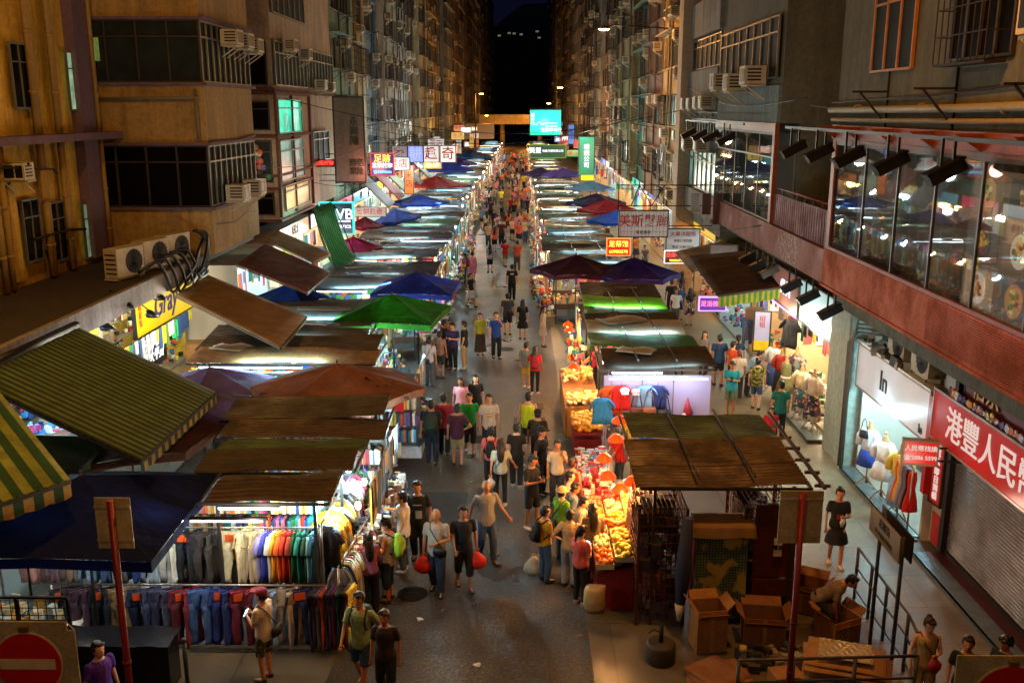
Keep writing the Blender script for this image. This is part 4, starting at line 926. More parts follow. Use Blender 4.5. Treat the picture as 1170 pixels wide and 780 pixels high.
# ---- right row (y up to 40 measured from the photo)
P2 = lambda a, b, d=0.06: [(0, .48, a, 0.0), (.46, 1, b, d)]
def near_closed_stall():
    """the big brown and green canopy with the locked cages below"""
    e = stall(1, 1.95, 4.75, 14.85, 18.55, 2.6, [(0, .55, 'rust', 0), (.57, 1.0, 'olive', .08)], 'closed stall under the big brown and green corrugated canopy', 1, lamps=False, goods=False)
    q = MB(); ox, oy = 3.35, 16.7
    for k in range(6): q.bar((4.85 - ox, 15.0 + k * .6 - oy, 2.55), (5.05 - ox, 14.85 + k * .6 - oy, 2.6), .05)
    q.bar((4.95 - ox, 14.8 - oy, 2.58), (4.95 - ox, 18.6 - oy, 2.66), .05); q.build('bracket', SH['rust'], e)
    mc = plain('cage_iron', C('#5a3020'), .6, .5)
    for nm, (a, b, c, d, h) in dict(cage1=(1.95, 2.75, 14.95, 16.4, 2.15), cage2=(3.75, 4.6, 15.1, 16.5, 2.1)).items():
        q = MB(); st = 10
        for x in (a, b):
            for k in range(st + 1): y = c + (d - c) * k / st; q.bar((x, y, .1), (x, y, h), .014)
            for k in range(14): zz = .1 + (h - .1) * k / 13; q.bar((x, c, zz), (x, d, zz), .014)
        for k in range(st + 1): x = a + (b - a) * k / st; q.bar((x, c, .1), (x, c, h), .014); q.bar((x, c, h), (x, d, h), .014)
        for k in range(14): zz = .1 + (h - .1) * k / 13; q.bar((a, c, zz), (b, c, zz), .014)
        for x in (a, b):
            for y in (c, d): q.bar((x, y, 0), (x, y, h), .05)
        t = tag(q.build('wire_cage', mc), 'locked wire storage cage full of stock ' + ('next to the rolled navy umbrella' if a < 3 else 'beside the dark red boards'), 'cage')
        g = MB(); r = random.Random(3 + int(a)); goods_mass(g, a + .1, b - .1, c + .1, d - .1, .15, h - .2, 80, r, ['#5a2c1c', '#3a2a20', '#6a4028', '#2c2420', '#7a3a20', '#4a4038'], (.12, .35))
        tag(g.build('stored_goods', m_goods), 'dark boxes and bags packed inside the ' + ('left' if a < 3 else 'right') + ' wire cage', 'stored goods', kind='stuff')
    # covered stack in the middle
    q = MB(); q.box(2.95, 3.7, 15.0, 15.5, .25, 1.55); q.col = C('#33402c')
    m, nt, b, o = newmat('green_plaid'); v = wcoords(nt); ck = nt.nodes.new('ShaderNodeTexBrick'); ck.offset = 0; ck.inputs['Scale'].default_value = 1; ck.inputs['Brick Width'].default_value = .05; ck.inputs['Row Height'].default_value = .05
    ck.inputs['Mortar Size'].default_value = .008; ck.inputs['Color1'].default_value = C('#5a6a3c'); ck.inputs['Color2'].default_value = C('#3c5a58'); ck.inputs['Mortar'].default_value = C('#20281c')
    s = nt.nodes.new('ShaderNodeSeparateXYZ'); cm = nt.nodes.new('ShaderNodeCombineXYZ'); nt.links.new(v, s.inputs[0]); nt.links.new(s.outputs[0], cm.inputs[0]); nt.links.new(s.outputs[2], cm.inputs[1]); nt.links.new(cm.outputs[0], ck.inputs['Vector'])
    c_ = mix(nt, ramp(nt, noise(nt, v, 4, 3), [(.5, G0), (.56, G1)]), ck.outputs[0], C('#8a7a30')); nt.links.new(c_, b.inputs['Base Color']); b.inputs['Roughness'].default_value = .5
    q = MB(); q.grid(lambda u, v: (2.92 + u * .86, 14.93 - .03 * math.sin(u * 14) * v - .02 * v, 1.75 - v * 1.42), 14, 8, thick=0); q.box(2.96, 3.72, 15.0, 15.6, .15, 1.72)
    tag(q.build('covered_stack', m), 'stack covered with green and blue patterned plastic sheet', 'covered goods')
    q = MB(); q.grid(lambda u, v: (2.86 + u * 1.0 + (.1 * (u - .5) * v), 14.9 + .0 - .05 * v + .35 * (1 - v) * (v < .45), 1.95 - .38 * max(0, v - .3) - .03 * abs(math.sin(u * 4)) * v), 18, 8, thick=.004)
    tag(q.build('cloth_cover', plain('beige_cloth', C('#8a6a3c'), .9)), 'beige cloth draped over the top of the patterned stack', 'cloth')
    q = MB(); q.box(3.9, 4.6, 14.99, 15.05, .9, 2.2); q.box(3.9, 4.6, 14.96, 14.99, .55, .87)
    tag(q.build('red_board', sheetmat('maroon_board', C('#5c2014'), C('#2a0e08'), .4)), 'dark red boards leaning on the right cage of the closed stall', 'board')
    q = MB(); q.box(4.22, 4.36, 14.94, 14.957, 1.3, 1.62); t = q.build('paper_notice', m_paper); tag(t, 'small white notice taped on the dark red boards', 'notice')
    text('電話', t, (4.29, 14.936, 1.46), .09, m_black)
    q = MB(); q.tube([(2.62, 14.55, .45), (2.66, 14.6, 1.2), (2.72, 14.7, 2.1)], [.06, .14, .09], 10); q.mi = 1; q.tube([(2.60, 14.5, .35), (2.63, 14.55, .62)], [.03, .1], 10)
    tag(q.build('rolled_umbrella', [plain('navy_canvas', C('#1c2440'), .8), plain('pale_stripe', C('#a8a290'), .8)]), 'rolled navy parasol with a pale tip leaning on the left cage', 'rolled parasol')
    q = MB(); q.tube([(2.84, 14.85, .5), (2.84, 14.9, 1.9)], .035, 8); tag(q.build('rolled_banner', plain('pink_roll', C('#9a3c58'), .6)), 'thin pink roll standing beside the rolled navy parasol', 'roll')
near_closed_stall()
stall(1, 1.85, 4.6, 22.3, 25.55, 2.6, [(0, .46, 'dark', 0), (.5, 1, 'green', .1)], 'stall with white back wall and hanging handbags under a green and dark canopy', 2, light=.6, goods=False)
stall(1, 1.85, 4.5, 25.75, 29.0, 2.62, [(0, .4, 'cream', 0), (.42, .62, 'dark', .05), (.62, 1, 'green', .1)], 'stall with a cream front sheet and green back sheet behind the handbag stall', 3, goods=False)
stall(1, 1.95, 4.5, 29.3, 32.6, 2.62, [(0, .4, 'lime', 0), (.42, 1, 'dark', .1)], 'stall with a bright lime sheet in front of the purple umbrellas', 4, warm=True)
cyc = ['dark', 'grey', 'brown', 'grey', 'blue grey', 'cream', 'dark', 'olive', 'plywood', 'grey']
y = 38.6; i = 0
while y < 190:
    L = 3.1 + .25 * math.sin(i * 2.1); i += 1
    if y < 60: st = f'{cyc[i % 10]} and {cyc[(i * 3 + 1) % 10]} roofed stall'
    stall(1, .95 + .15 * math.sin(i * 1.7), 4.3 + .3 * math.sin(i), y, y + L - .15, 2.58 + .08 * math.sin(i * 3.3), [(0, .5, cyc[i % 10], 0), (.52, 1, cyc[(i * 3 + 1) % 10], .07)],
          f'{cyc[i % 10]} and {cyc[(i * 3 + 1) % 10]} roofed stall, right row, number {i} beyond the purple umbrellas', 100 + i, light=1.25 if y < 110 else 2.0, warm=(i % 4 == 1), dens=1.0 if y < 80 else .5)
    y += L if y < 120 else L * 1.6
# ---- left row
LSP = [(-5.1, -3.05, 14.1, 15.25, 2.62, [(0, .62, 'rust', 0), (.6, 1, 'brown', .05)], 'front left stall of hanging shirts under a low rusty brown sheet'),
       (-5.5, -2.85, 15.3, 16.9, 2.66, [(0, .5, 'brown', 0), (.5, 1, 'olive', .04)], 'second left stall with brown and olive sheets above the book-like shirt rows'),
       (-5.8, -2.65, 17.1, 19.0, 2.62, [(0, .5, 'rust', 0), (.45, 1, 'dark', .12)], 'left stall with wide brown sheets in front of the big brown umbrella')]
for k, (a, b, c, d, z, pn, lab) in enumerate(LSP): stall(-1, a, b, c, d, z, pn, lab, 20 + k, light=.7, goods=False)
stall(-1, -8.2, -3.6, 22.6, 24.7, 2.62, [(0, .5, 'plywood', 0), (.46, 1, 'brown', .08)], 'left stall with brown plywood sheets behind the big brown umbrella', 30, light=2.2, dens=1.3)
stall(-1, -8.4, -4.2, 25.2, 27.2, 2.6, [(0, .5, 'dark', 0), (.5, 1, 'dark', .1)], 'dark sheeted left stall beside the green umbrella', 31, dens=1.2)
stall(-1, -8.4, -4.4, 27.6, 30.4, 2.6, [(0, .5, 'grey', 0), (.5, 1, 'dark', .1)], 'grey and dark sheeted left stall behind the green umbrella', 32)
y = 32.6; i = 0; cyl_ = ['blue grey', 'grey', 'dark', 'grey', 'blue grey', 'dark', 'grey', 'olive', 'brown', 'grey']
while y < 190:
    L = 3.15 + .3 * math.sin(i * 1.3); i += 1
    stall(-1, -7.7 + .3 * math.sin(i * 1.9), -3.45 - .1 * math.sin(i * 2.2) - (0 if y < 60 else .5), y, y + L - .2, 2.6 + .08 * math.sin(i * 2.7), [(0, .5, cyl_[i % 10], 0), (.5, 1, cyl_[(i * 3 + 2) % 10], .07)],
          f'{cyl_[i % 10]} and {cyl_[(i * 3 + 2) % 10]} roofed stall, left row, number {i} beyond the green umbrella', 300 + i, light=1.25 if y < 110 else 2.0, warm=(i % 5 == 3), dens=1.0 if y < 80 else .5)
    y += L if y < 120 else L * 1.6

# ---- umbrellas
umbrella((-6.75, 13.75), 2.33, 4, 2.55, .62, '#0a1234', 'big square navy umbrella over the jeans racks, nearest of all umbrellas', R(45))
umbrella((-8.9, 15.8), 1.9, 4, 2.6, .5, '#4a5240', 'grey green square umbrella between the two striped awnings', R(45))
umbrella((-7.6, 17.6), 2.0, 6, 2.45, .45, '#5a3a2c', 'flat brown umbrella beside the valance of the dark striped awning', R(20), (.06, -.05))
umbrella((-6.6, 18.9), 1.45, 6, 2.5, .5, '#5a4a78', 'faded purple umbrella touching the big brown umbrella', R(10))
umbrella((-7.2, 21.3), 1.5, 6, 2.4, .45, '#6a5c90', 'pale violet umbrella in front of the stacked cartons', R(30))
umbrella((-4.1, 20.5), 1.95, 6, 2.6, .55, '#8a5a44', 'wide stained brown umbrella with holes over the left row', R(0))
umbrella((-3.9, 28.2), 2.1, 4, 2.65, .6, '#226410', 'bright green square umbrella over the left row', R(38))
umbrella((-3.6, 32.2), 1.9, 4, 2.7, .55, '#2c3a98', 'blue umbrella fading to purple behind the green umbrella', R(42))
umbrella((-7.6, 30.9), 1.3, 6, 2.6, .5, '#20409a', 'small deep blue umbrella left of the green umbrella', R(0))
umbrella((-7.35, 41.5), 1.3, 8, 2.75, .5, '#b02050', 'magenta umbrella below the teal cosmetics sign', R(0))
umbrella((-6.9, 52), 1.4, 8, 2.8, .6, '#3a4a98', 'blue grey umbrella behind the magenta one', R(10), (.15, 0))
umbrella((-8.2, 50), 1.0, 8, 2.7, .5, '#7a1c38', 'small wine red umbrella beside the blue grey one', R(0))
umbrella((-6.7, 62), 2.0, 6, 2.8, .5, '#2444a0', 'flat blue umbrella before the hanging awnings of the left row', R(10))
umbrella((-6.9, 77), 2.4, 8, 2.8, .7, '#d03020', 'red umbrella in the middle of the left row', R(0))
umbrella((-7.3, 93), 2.6, 8, 3.0, .8, '#30408a', 'far blue umbrella of the left row', R(0)); umbrella((-7.5, 104), 2.6, 8, 3.0, .8, '#4a2a90', 'far violet umbrella of the left row', R(0)); umbrella((-6.5, 120), 3.0, 8, 3.0, .8, '#20508a', 'farthest blue umbrella of the left row', R(0))
umbrella((2.0, 35.9), 1.75, 6, 2.75, .55, '#4a2040', 'wine purple umbrella at the lane side of the twin umbrellas', R(0))
umbrella((4.1, 35.3), 1.75, 6, 2.7, .6, '#3c2878', 'deep violet umbrella at the sidewalk side of the twin umbrellas', R(0))
umbrella((5.2, 52), 1.8, 6, 2.8, .6, '#1c50c8', 'vivid blue umbrella of the right row', R(0)); umbrella((4.9, 56.5), 1.8, 6, 2.9, .6, '#8a1c30', 'dark red umbrella behind the vivid blue one', R(0)); umbrella((4.6, 61), 1.9, 6, 2.9, .6, '#28204a', 'midnight umbrella behind the dark red one', R(0))
umbrella((5.0, 72), 1.8, 6, 2.9, .6, '#8a98c0', 'pale blue umbrella of the right row', R(0)); umbrella((3.6, 88), 2.0, 6, 2.9, .6, '#5a4aa0', 'lilac umbrella farther along the right row', R(0)); umbrella((1.6, 90), 1.9, 6, 2.8, .6, '#30265c', 'dark violet umbrella at the lane edge far along the right row', R(0))

# ---- awnings of the shops
def awning(name, label, A, B, Cc, D, m, uv, val=.0, thick=.02, mval=None, sag=.0, cat='awning', roll=None):
    """A,B back edge; D,C front edge (A-D and B-C the sides)"""
    e = thing(name, label, cat, (0, 0, 0)); A, B, Cc, D = map(Vector, (A, B, Cc, D)); q = MB()
    q.grid(lambda u, v: A.lerp(B, u).lerp(D.lerp(Cc, u), v) - Vector((0, 0, sag * math.sin(v * math.pi))), 10, 8, True, thick=thick, uv=uv); q.build('fabric', m, e)
    if val:
        q = MB(); L = (Cc - D).length; k = int(L / .16)
        q.grid(lambda u, v: D.lerp(Cc, u) - Vector((0, 0, v * (val + .03 * abs(math.sin(u * k * 1.57))))) + Vector((0, 0, -.01)), k * 2, 2, False, uv=(L, val)); q.build('valance', mval or m, e)
    q = MB()
    for p, s in ((A, D), (B, Cc)): q.bar(p - Vector((0, 0, .05)), s - Vector((0, 0, .05)), .035)
    q.bar(D - Vector((0, 0, .04)), Cc - Vector((0, 0, .04)), .05); q.build('frame', m_stallframe, e)
    if roll: q = MB(); q.tube([A, B], .12, 10); q.build('roller_case', m_black, e)
    return e
ms1 = stripemat('awning_stripe', C('#04200c'), C('#56682c'), .30); ms2 = stripemat('awning_stripe_green', C('#04481a'), C('#8c9438'), .5); msv = stripemat('valance_stripe', C('#28502c'), C('#b89a50'), .3)
awning('striped_awning', 'large dark green and yellow striped awning sloping from the left roof', tuple(atz(-40, 432, 3.98)), (-9.75, 20.4, 4.0), (-6.0, 18.0, 3.24), tuple(atz(160, 526, 3.24)), ms1, (6.9, 4), .2, mval=msv, roll=True)
awning('striped_awning', 'bold green and yellow striped awning in the lower left corner', tuple(atz(-150, 500, 3.9)), tuple(atz(-6, 440, 3.9)), tuple(atz(80, 547, 3.35)), tuple(atz(-90, 604, 3.35)), ms2, (3.4, 4), .26, mval=msv)
mba = sheetmat('brown_canvas', C('#8a6a3c'), C('#4c3420'), .4, .8, 0)
awning('canvas_awning', 'wide brown canvas awning hung under the tan bay', tuple(atx(200, 337, -9.9)), tuple(atx(238, 314, -9.7)), tuple(atz(350, 361, 3.1)), tuple(atz(320, 396, 3.1)), mba, (4, 4), .12)
awning('canvas_awning', 'small dark red awning behind the wide brown canvas one', (-9.5, 31.5, 3.6), (-9.5, 35.2, 3.8), (-6.6, 32.5, 3.2), (-6.7, 29.3, 3.1), sheetmat('maroon_canvas', C('#5c241a'), C('#2a120a'), .5, .8, 0), (4, 3), .1)
awning('canvas_awning', 'topmost small brown awning under the beige building', (-9.6, 35.6, 3.9), (-9.6, 37.6, 4.0), (-7.2, 35.6, 3.4), (-7.4, 33.4, 3.4), mba, (4, 3), .1)
mgc = stripemat('green_net', C('#0f7a3c'), C('#2ab060'), .12)
awning('green_cloth', 'long strip of shiny green cloth hanging from the beige building to the stalls', tuple(aty(357, 238, 39)), tuple(aty(380, 230, 41)), tuple(aty(407, 294, 38.5)), tuple(aty(386, 312, 36.5)), mgc, (1.2, 4), 0, sag=.45, cat='cloth strip')
for k, (y, c1) in enumerate(((55, '#6a7a80'), (60, '#8a3a28'), (64, '#5a6a48'), (72, '#3a4a50'), (79, '#48604a'))):
    awning('tilted_awning', f'{("grey blue", "rust red", "sage green", "slate", "moss green")[k]} awning tipped steeply over the left shopfronts', (-9.7, y, 5.2), (-9.7, y + 3, 5.2), (-7.7, y + 3, 3.2), (-7.7, y, 3.2), plain('tilted' + c1, C(c1), .7), (3, 3), .0)
myv = stripemat('yellow_gingham', C('#b8b83c'), C('#5a9a48'), .16)
awning('gingham_awning', 'yellow and green checked awning with a brown roll over the right sidewalk', (5.6, 32.3, 3.8), (7.7, 32.3, 4.0), (7.55, 27.9, 3.55), (5.75, 27.9, 3.3), sheetmat('brown_canvas2', C('#4a2c18'), C('#241208'), .5, .8, 0), (5, 2), .34, mval=myv)
awning('canvas_awning', 'brown canvas roof beside the checked awning on the right', (8.1, 33.8, 3.6), (8.1, 38, 3.6), (6.0, 37.6, 3.2), (6.0, 33.6, 3.1), mba, (4, 2), .1)
# ------------------------------------------------------------------ clothes racks of the left front stall
def trousers_mesh(L=.98, w=.4, seed=0):
    r = random.Random(seed); q = MB(); n = 12; ph = r.uniform(0, 6)
    q.grid(lambda u, v: ((u - .5) * w * (1 + v * .25), .035 * (1 if 0 else math.sin(u * 6.28 + ph)) * v - .03, -v * .24), n, 3, True)
    q.grid(lambda u, v: ((u - .5) * w * (1 + v * .25), .035 * math.sin(u * 6.28 + ph) * v + .03, -v * .24), n, 3, True)
    for s in (-1, 1):
        rings = []
        for k in range(7):
            v = k / 6; z = -.2 - v * (L - .2); rings.append(((s * (w * .27 + .03 * v) + .012 * math.sin(v * 9 + ph + s), .01 * math.sin(v * 7 + ph), z), w * (.25 - .09 * v), .028 + .01 * math.sin(v * 11 + ph)))
        q.loft(rings, 10)
    q.box(-w / 2, w / 2, -.035, .035, -.03, .012); q.bar((-w / 2 - .02, 0, .03), (w / 2 + .02, 0, .03), .012); q.tube([(0, 0, .03), (.03, 0, .09), (0, 0, .13)], .006, 5)
    return q.mesh('trousers', m_denim)
def shirt_mesh(seed=0, L=.72, w=.5):
    r = random.Random(seed); q = MB(); ph = r.uniform(0, 6)
    q.loft([((0, .01 * math.sin(k + ph), -k * L / 6), (w * .3 if k == 0 else w * .46 + .01 * k), (.02 if k == 0 else .03 + .012 * math.sin(k * 1.7 + ph))) for k in range(7)], 14)
    for s in (-1, 1): q.tube([(s * w * .3, 0, -.04), (s * w * .52, 0, -.14), (s * w * .66, 0, -.27)], [(.07, .035), (.075, .035), (.07, .03)], 8)
    q.tube([(0, 0, 0), (.02, 0, .06), (0, 0, .1)], .006, 5)
    return q.mesh('shirt', m_cloth)
TR = [trousers_mesh(seed=i) for i in range(4)]; SHM = [shirt_mesh(i) for i in range(4)]
m_tag = plain('orange_card', C('#d8541a'), .6, 0, .1); q = MB(); q.box(-.1, .1, -.075, -.07, -.14, -.01); q.box(-.003, .003, -.075, -.07, -.01, .05); TAGM = q.mesh('price_tag', m_tag)
def rack(name, label, x0, y0, x1, y1, z, base=True, group=None):
    q = MB(); q.tube([(x0, y0, z), (x1, y1, z)], .018, 8)
    for x, y in ((x0, y0), (x1, y1)): q.tube([(x, y, 0), (x, y, z)], .02, 8); d = .25 if abs(x1 - x0) > .5 else 0; q.bar((x - (.25 if not d else 0), y - d, .03), (x + (.25 if not d else 0), y + d, .03), .03)
    if base: q.bar((x0, y0 - .1, .12), (x1, y1 - .1, .12), .04)
    return tag(q.build(name, plain('chrome_rail', C('#a0a0a0'), .3, .8)), label, 'clothes rail')
rack('clothes_rail', 'low front rail of hanging jeans at the bottom left', -7.6, 14.1, -3.15, 14.1, 1.16); rack('clothes_rail', 'upper rail of light trousers above the front jeans rail', -8.6, 14.45, -3.3, 14.45, 2.0, False)
rack('clothes_rail', 'long lane-side rail of dense dark clothes beside the shoppers', -3.0, 14.35, -2.75, 17.2, 1.35); rack('clothes_rail', 'lane-side upper rail with yellow shirts at the stall corner', -3.25, 14.4, -3.1, 17.2, 2.1, False)
NAMES = ['charcoal', 'inky navy', 'faded black', 'slate blue', 'steel blue', 'cobalt blue', 'burgundy', 'light stonewash', 'cream', 'graphite', 'dark indigo', 'mid blue', 'washed grey', 'olive black', 'midnight blue', 'smoke grey']
row = [('charcoal', '#20222e', -7.45), ('purple brown', '#4a2c44', -7.15), ('inky black', '#0c0e16', -6.82), ('tan', '#9c7c54', -6.5), ('slate blue', '#24345c', -6.18), ('grey violet', '#44446c', -5.85), ('wine red', '#6c1428', -5.52), ('light denim blue', '#3c64a8', -5.2), ('cobalt blue', '#26388c', -4.88), ('burgundy', '#7a1430', -4.52), ('light stonewash blue', '#7c9cc4', -4.12), ('cream white', '#b8ad94', -3.86), ('deep indigo', '#1c2a60', -3.6)]
for k, (nm, c, x) in enumerate(row):
    if x < -3.7:
        o = inst('jeans', TR[(k + 2) % 4], None, (x + .17, 14.13, 1.06), R(rnd.uniform(50, 70)), jit(C(c), .3), (.9, 1, 1)); tag(o, f'{nm} jeans turned edge-on on the low front rail', 'jeans', 'jeans on the low front rail')
    o = inst('jeans', TR[k % 4], None, (x + rnd.uniform(-.02, .02), 14.1 + rnd.uniform(-.02, .02), 1.06), R(rnd.uniform(8, 34)), C(c), (.88, 1, 1))
    tag(o, f'{nm} jeans hanging on the low front rail', 'jeans', 'jeans on the low front rail')
    if k not in (1, 3, 5, 7, 11): inst('price_tag', TAGM, o, (rnd.uniform(-.05, .05), -.02, .02))
up = [('pale pink', '#b89490', -8.1), ('dusty mauve', '#7a6270', -7.8), ('warm grey', '#8c8078', -7.5), ('sky blue', '#7fb0dc', -7.2), ('denim blue', '#3c5c90', -6.95), ('mid grey', '#6c6c74', -6.7), ('royal blue', '#24489c', -6.45), ('ice blue', '#a8c4dc', -6.15), ('white', '#d8dcd8', -5.8), ('black', '#16161a', -5.5), ('dark brown', '#3a3028', -5.2), ('ivory', '#d8cfa8', -4.72), ('pale cream', '#c9bf98', -4.5)]
for k, (nm, c, x) in enumerate(up):
    o = inst('trousers', TR[(k + 1) % 4], None, (x, 14.45 + rnd.uniform(-.02, .02), 1.9), R(rnd.uniform(-25, 25)), C(c), .92); setfab(o, 'cloth')
    o2 = inst('trousers', TR[k % 4], None, (x + .14, 14.48, 1.9), R(rnd.uniform(50, 75)), jit(C(c), .35), (.85, 1, .9)); setfab(o2, 'cloth'); tag(o2, f'{nm} trousers turned edge-on on the upper rail', 'trousers', 'trousers on the upper rail')
    tag(o, f'{nm} trousers hanging on the upper rail above the jeans', 'trousers', 'trousers on the upper rail')
    if k in (9, 11): inst('price_tag', TAGM, o, (0, -.02, .02))
tee = [('lavender', '#8a84c8'), ('royal blue', '#2c3ca8'), ('white', '#d8d8d0'), ('amber', '#e8a01c'), ('orange', '#e0601c'), ('scarlet', '#c82c1c'), ('rust', '#8c2c14'), ('forest green', '#1c5c34'), ('teal', '#1c7c74'), ('dark green', '#14402c'), ('pale cyan', '#8cc8d0'), ('sea blue', '#28688c')]
for k, (nm, c) in enumerate(tee):
    o = inst('shirt', SHM[k % 4], None, (-4.22 + k * .08, 14.42, 1.93), R(76 + rnd.uniform(-10, 10)), C(c), (.72, .7, 1.1)); tag(o, f'{nm} T-shirt hung edge-on among the bright tees of the upper rail', 'T-shirt', 'edge-on T-shirts')
leg = [('black', '#101014'), ('plum', '#3c1c3c'), ('grey', '#5c5c64'), ('orange', '#c84c14'), ('dark grey', '#26282c'), ('violet', '#4c2c7c'), ('wine', '#5c1424'), ('teal', '#144c54'), ('jet', '#08080a'), ('bronze', '#5c3c1c'), ('yellow', '#e8c41c')]
for k, (nm, c) in enumerate(leg):
    o = inst('leggings', TR[k % 4], None, (-3.36 + k * .06, 14.0 + k * .01, 1.1), R(80 + rnd.uniform(-6, 6)), C(c), (.8, .9, 1.0)); setfab(o, 'cloth'); tag(o, f'{nm} leggings hung edge-on at the lane end of the front rail', 'leggings', 'edge-on leggings')
PALN = ['#d8d0c0', '#26262c', '#3c5c90', '#c8b070', '#7a3c2c', '#c03c30', '#48705c', '#8c98a8', '#e0a030', '#1c2c50', '#7c5c8c', '#101014', '#b0b8bc', '#903048']
nmP = ['pale', 'charcoal', 'blue', 'sand', 'rust brown', 'red', 'sage', 'grey blue', 'amber', 'navy', 'mauve', 'black', 'silver grey', 'wine']
r = random.Random(11)
for k in range(60):
    t = k / 59; j = r.randrange(14); o = inst('shirt', r.choice(SHM), None, (-3.0 + .25 * t + r.uniform(-.02, .02), 14.45 + t * 2.65, 1.27), R(r.uniform(-14, 14)), jit(C(PALN[j]))); o.scale = (.66, .55, 1.25); setfab(o, r.choice(['cloth', 'cloth', 'denim', 'print']))
    tag(o, f'{nmP[j]} shirt packed on the long lane-side rail', 'shirt', 'clothes on the lane-side rail')
for k in range(14):
    t = k / 13; j = r.randrange(14); yel = k in (1, 2, 3); o = inst('shirt', r.choice(SHM), None, (-3.22, 14.5 + t * 2.5, 2.02), R(r.uniform(-30, 30)), C('#e8b01c') if yel else jit(C(PALN[j]))); tag(o, ('yellow' if yel else nmP[j]) + ' shirt on the corner rail under the rusty sheet', 'shirt', 'shirts on the corner rail')
# rows of books-like folded shirts at the back under each sheet
for (x0, x1, y, z, w) in ((-5.9, -3.4, 14.85, 2.42, 'first'), (-4.9, -2.7, 17.15, 2.42, 'second'), (-6.2, -2.6, 22.3, 2.3, 'third')):
    for rowz in range(3 if w != 'third' else 4):
        q = MB(); x = x0
        while x < x1: wd = r.uniform(.03, .07); q.col = jit(C(r.choice(GOODC)), .2); q.box(x, x + wd - .006, y + r.uniform(0, .03), y + .25, z - .42 * rowz - .36, z - .42 * rowz - r.uniform(.02, .09)); x += wd
        tag(q.build('shirt_row', m_goods), f'{("top", "second", "third", "bottom")[rowz]} row of hanging bright shirts under the {w} left canopy', 'shirt row', kind='stuff')
    q = MB(); q.box(x0 - .1, x1 + .1, y + .26, y + .3, .3, z + .05); tag(q.build('display_panel', plain('display_panel', C('#4a463e'), .7)), f'pale panel behind the shirts under the {w} left canopy', 'panel')
# lane-side goods of left stalls 14-24
q = MB(); r = random.Random(31)
for y0, y1 in ((15.4, 17), (17.2, 19.0), (22.5, 24.6)):
    goods_mass(q, -2.95, -2.45, y0, y1, .5, 1.3, 130, r, ['#d8d8d4', '#28282c', '#8aa0b8', '#c8c0b0', '#3c4c68', '#b8a080', '#e8e0d0', '#7c5c4c']); hanging(q, -2.6, y0, -2.6, y1, 2.3, 16, r, (.3, .8), .25, ['#8aa0c8', '#d8d8d4', '#28282c', '#e0b040', '#5078a8'])
    q.box(-3.1, -2.5, y0, y1, .2, .5)
tag(q.build('lane_goods', m_goods), 'pale and blue small goods heaped along the lane edge of the near left stalls', 'goods', kind='stuff')
q = MB(); goods_mass(q, -6.5, -3.0, 22.4, 24.5, .85, 1.5, 300, r, ['#e8e0c0', '#d8c878', '#e8f0f0', '#c0d0a0', '#c8a060', '#d04030', '#f0f0e8']); q.box(-6.6, -3.0, 22.35, 24.5, .3, .85)
tag(q.build('stationery_goods', m_goods), 'pale packets and toys crowded under the plywood roofed left stall', 'goods', kind='stuff')
q = MB(); q.box(-3.35, -2.85, 22.05, 22.1, 1.55, 2.05); o = tag(q.build('red_bag_display', plain('bright_red', C('#d81c14'), .5)), 'bright red cushion with a yellow emblem at the corner of the plywood roofed stall', 'cushion')
q = MB(); q.tube([(-3.1, 22.045, 1.8), (-3.1, 22.035, 1.8)], .09, 12); q.build('emblem', plain('emblem_yellow', C('#e8c020'), .5), o)
# mesh fence, tarp cart, corner bits on the lower left
q = MB()
for k in range(12): q.bar((-8.6 + k * .14, 13.4, .5), (-8.6 + k * .14, 13.4, 1.25), .01)
for k in range(7): q.bar((-8.6, 13.4, .5 + k * .125), (-7.0, 13.4, .5 + k * .125), .01)
for x in (-8.6, -7.8, -7.0): q.bar((x, 13.4, 0), (x, 13.4, 1.3), .045)
for z in (.5, .9, 1.3): q.bar((-8.6, 13.4, z), (-7.0, 13.4, z), .04)
tag(q.build('mesh_barrier', m_iron), 'rusty wire mesh barrier left of the jeans rail', 'barrier')
q = MB(); q.box(-9.2, -7.1, 13.6, 14.3, .1, .55); goods_mass(q, -9, -7.3, 13.6, 14.3, .6, .9, 60, r, ['#d8c8a0', '#c8d0d0', '#6c8c9c', '#d8a040']); tag(q.build('low_table', m_goods), 'low table of pale goods behind the wire mesh barrier', 'table')
q = MB(); q.grid(lambda u, v: (-7.0 + u * 1.75, 12.75 - .04 * math.sin(u * 11) * v - .05 * v, .86 - v * .84), 16, 5, thick=0); q.grid(lambda u, v: (-7.0 + u * 1.75, 12.75 + v * .6, .86 + .015 * math.sin(u * 17 + v * 8)), 16, 4); q.box(-6.95, -5.3, 12.8, 13.3, .02, .84)
tag(q.build('covered_cart', plain('black_plastic', C('#0c0c0e'), .25, 0, .2, 5, .5)), 'cart wrapped in glossy black plastic in front of the jeans', 'cart')
q = MB(); q.tube([(-5.0, 12.75, 0), (-5.0, 12.75, .95)], .035, 8); q.ball((-5.0, 12.75, .97), .045, 8, 6); tag(q.build('bollard', plain('post_grey', C('#3c3a36'), .5, .4)), 'thin grey post beside the black wrapped cart', 'post')
def bulb(px, py, y, label, power=60):
    p = aty(px, py, y); e = thing('hanging_bulb', label, 'lamp', p, 0, 'bare bulbs of the left front stall'); q = MB(); q.ball((0, 0, 0), (.05, .05, .075), 10, 8); q.build('bulb', m_bulb, e)
    q = MB(); q.tube([(0, 0, .06), (0, 0, .13)], .022, 8); q.tube([(0, 0, .13), (0, 0, .5)], .006, 5); q.build('socket', m_black, e); lamp((0, 0, 0), power, (1, .72, .4), .06, e)
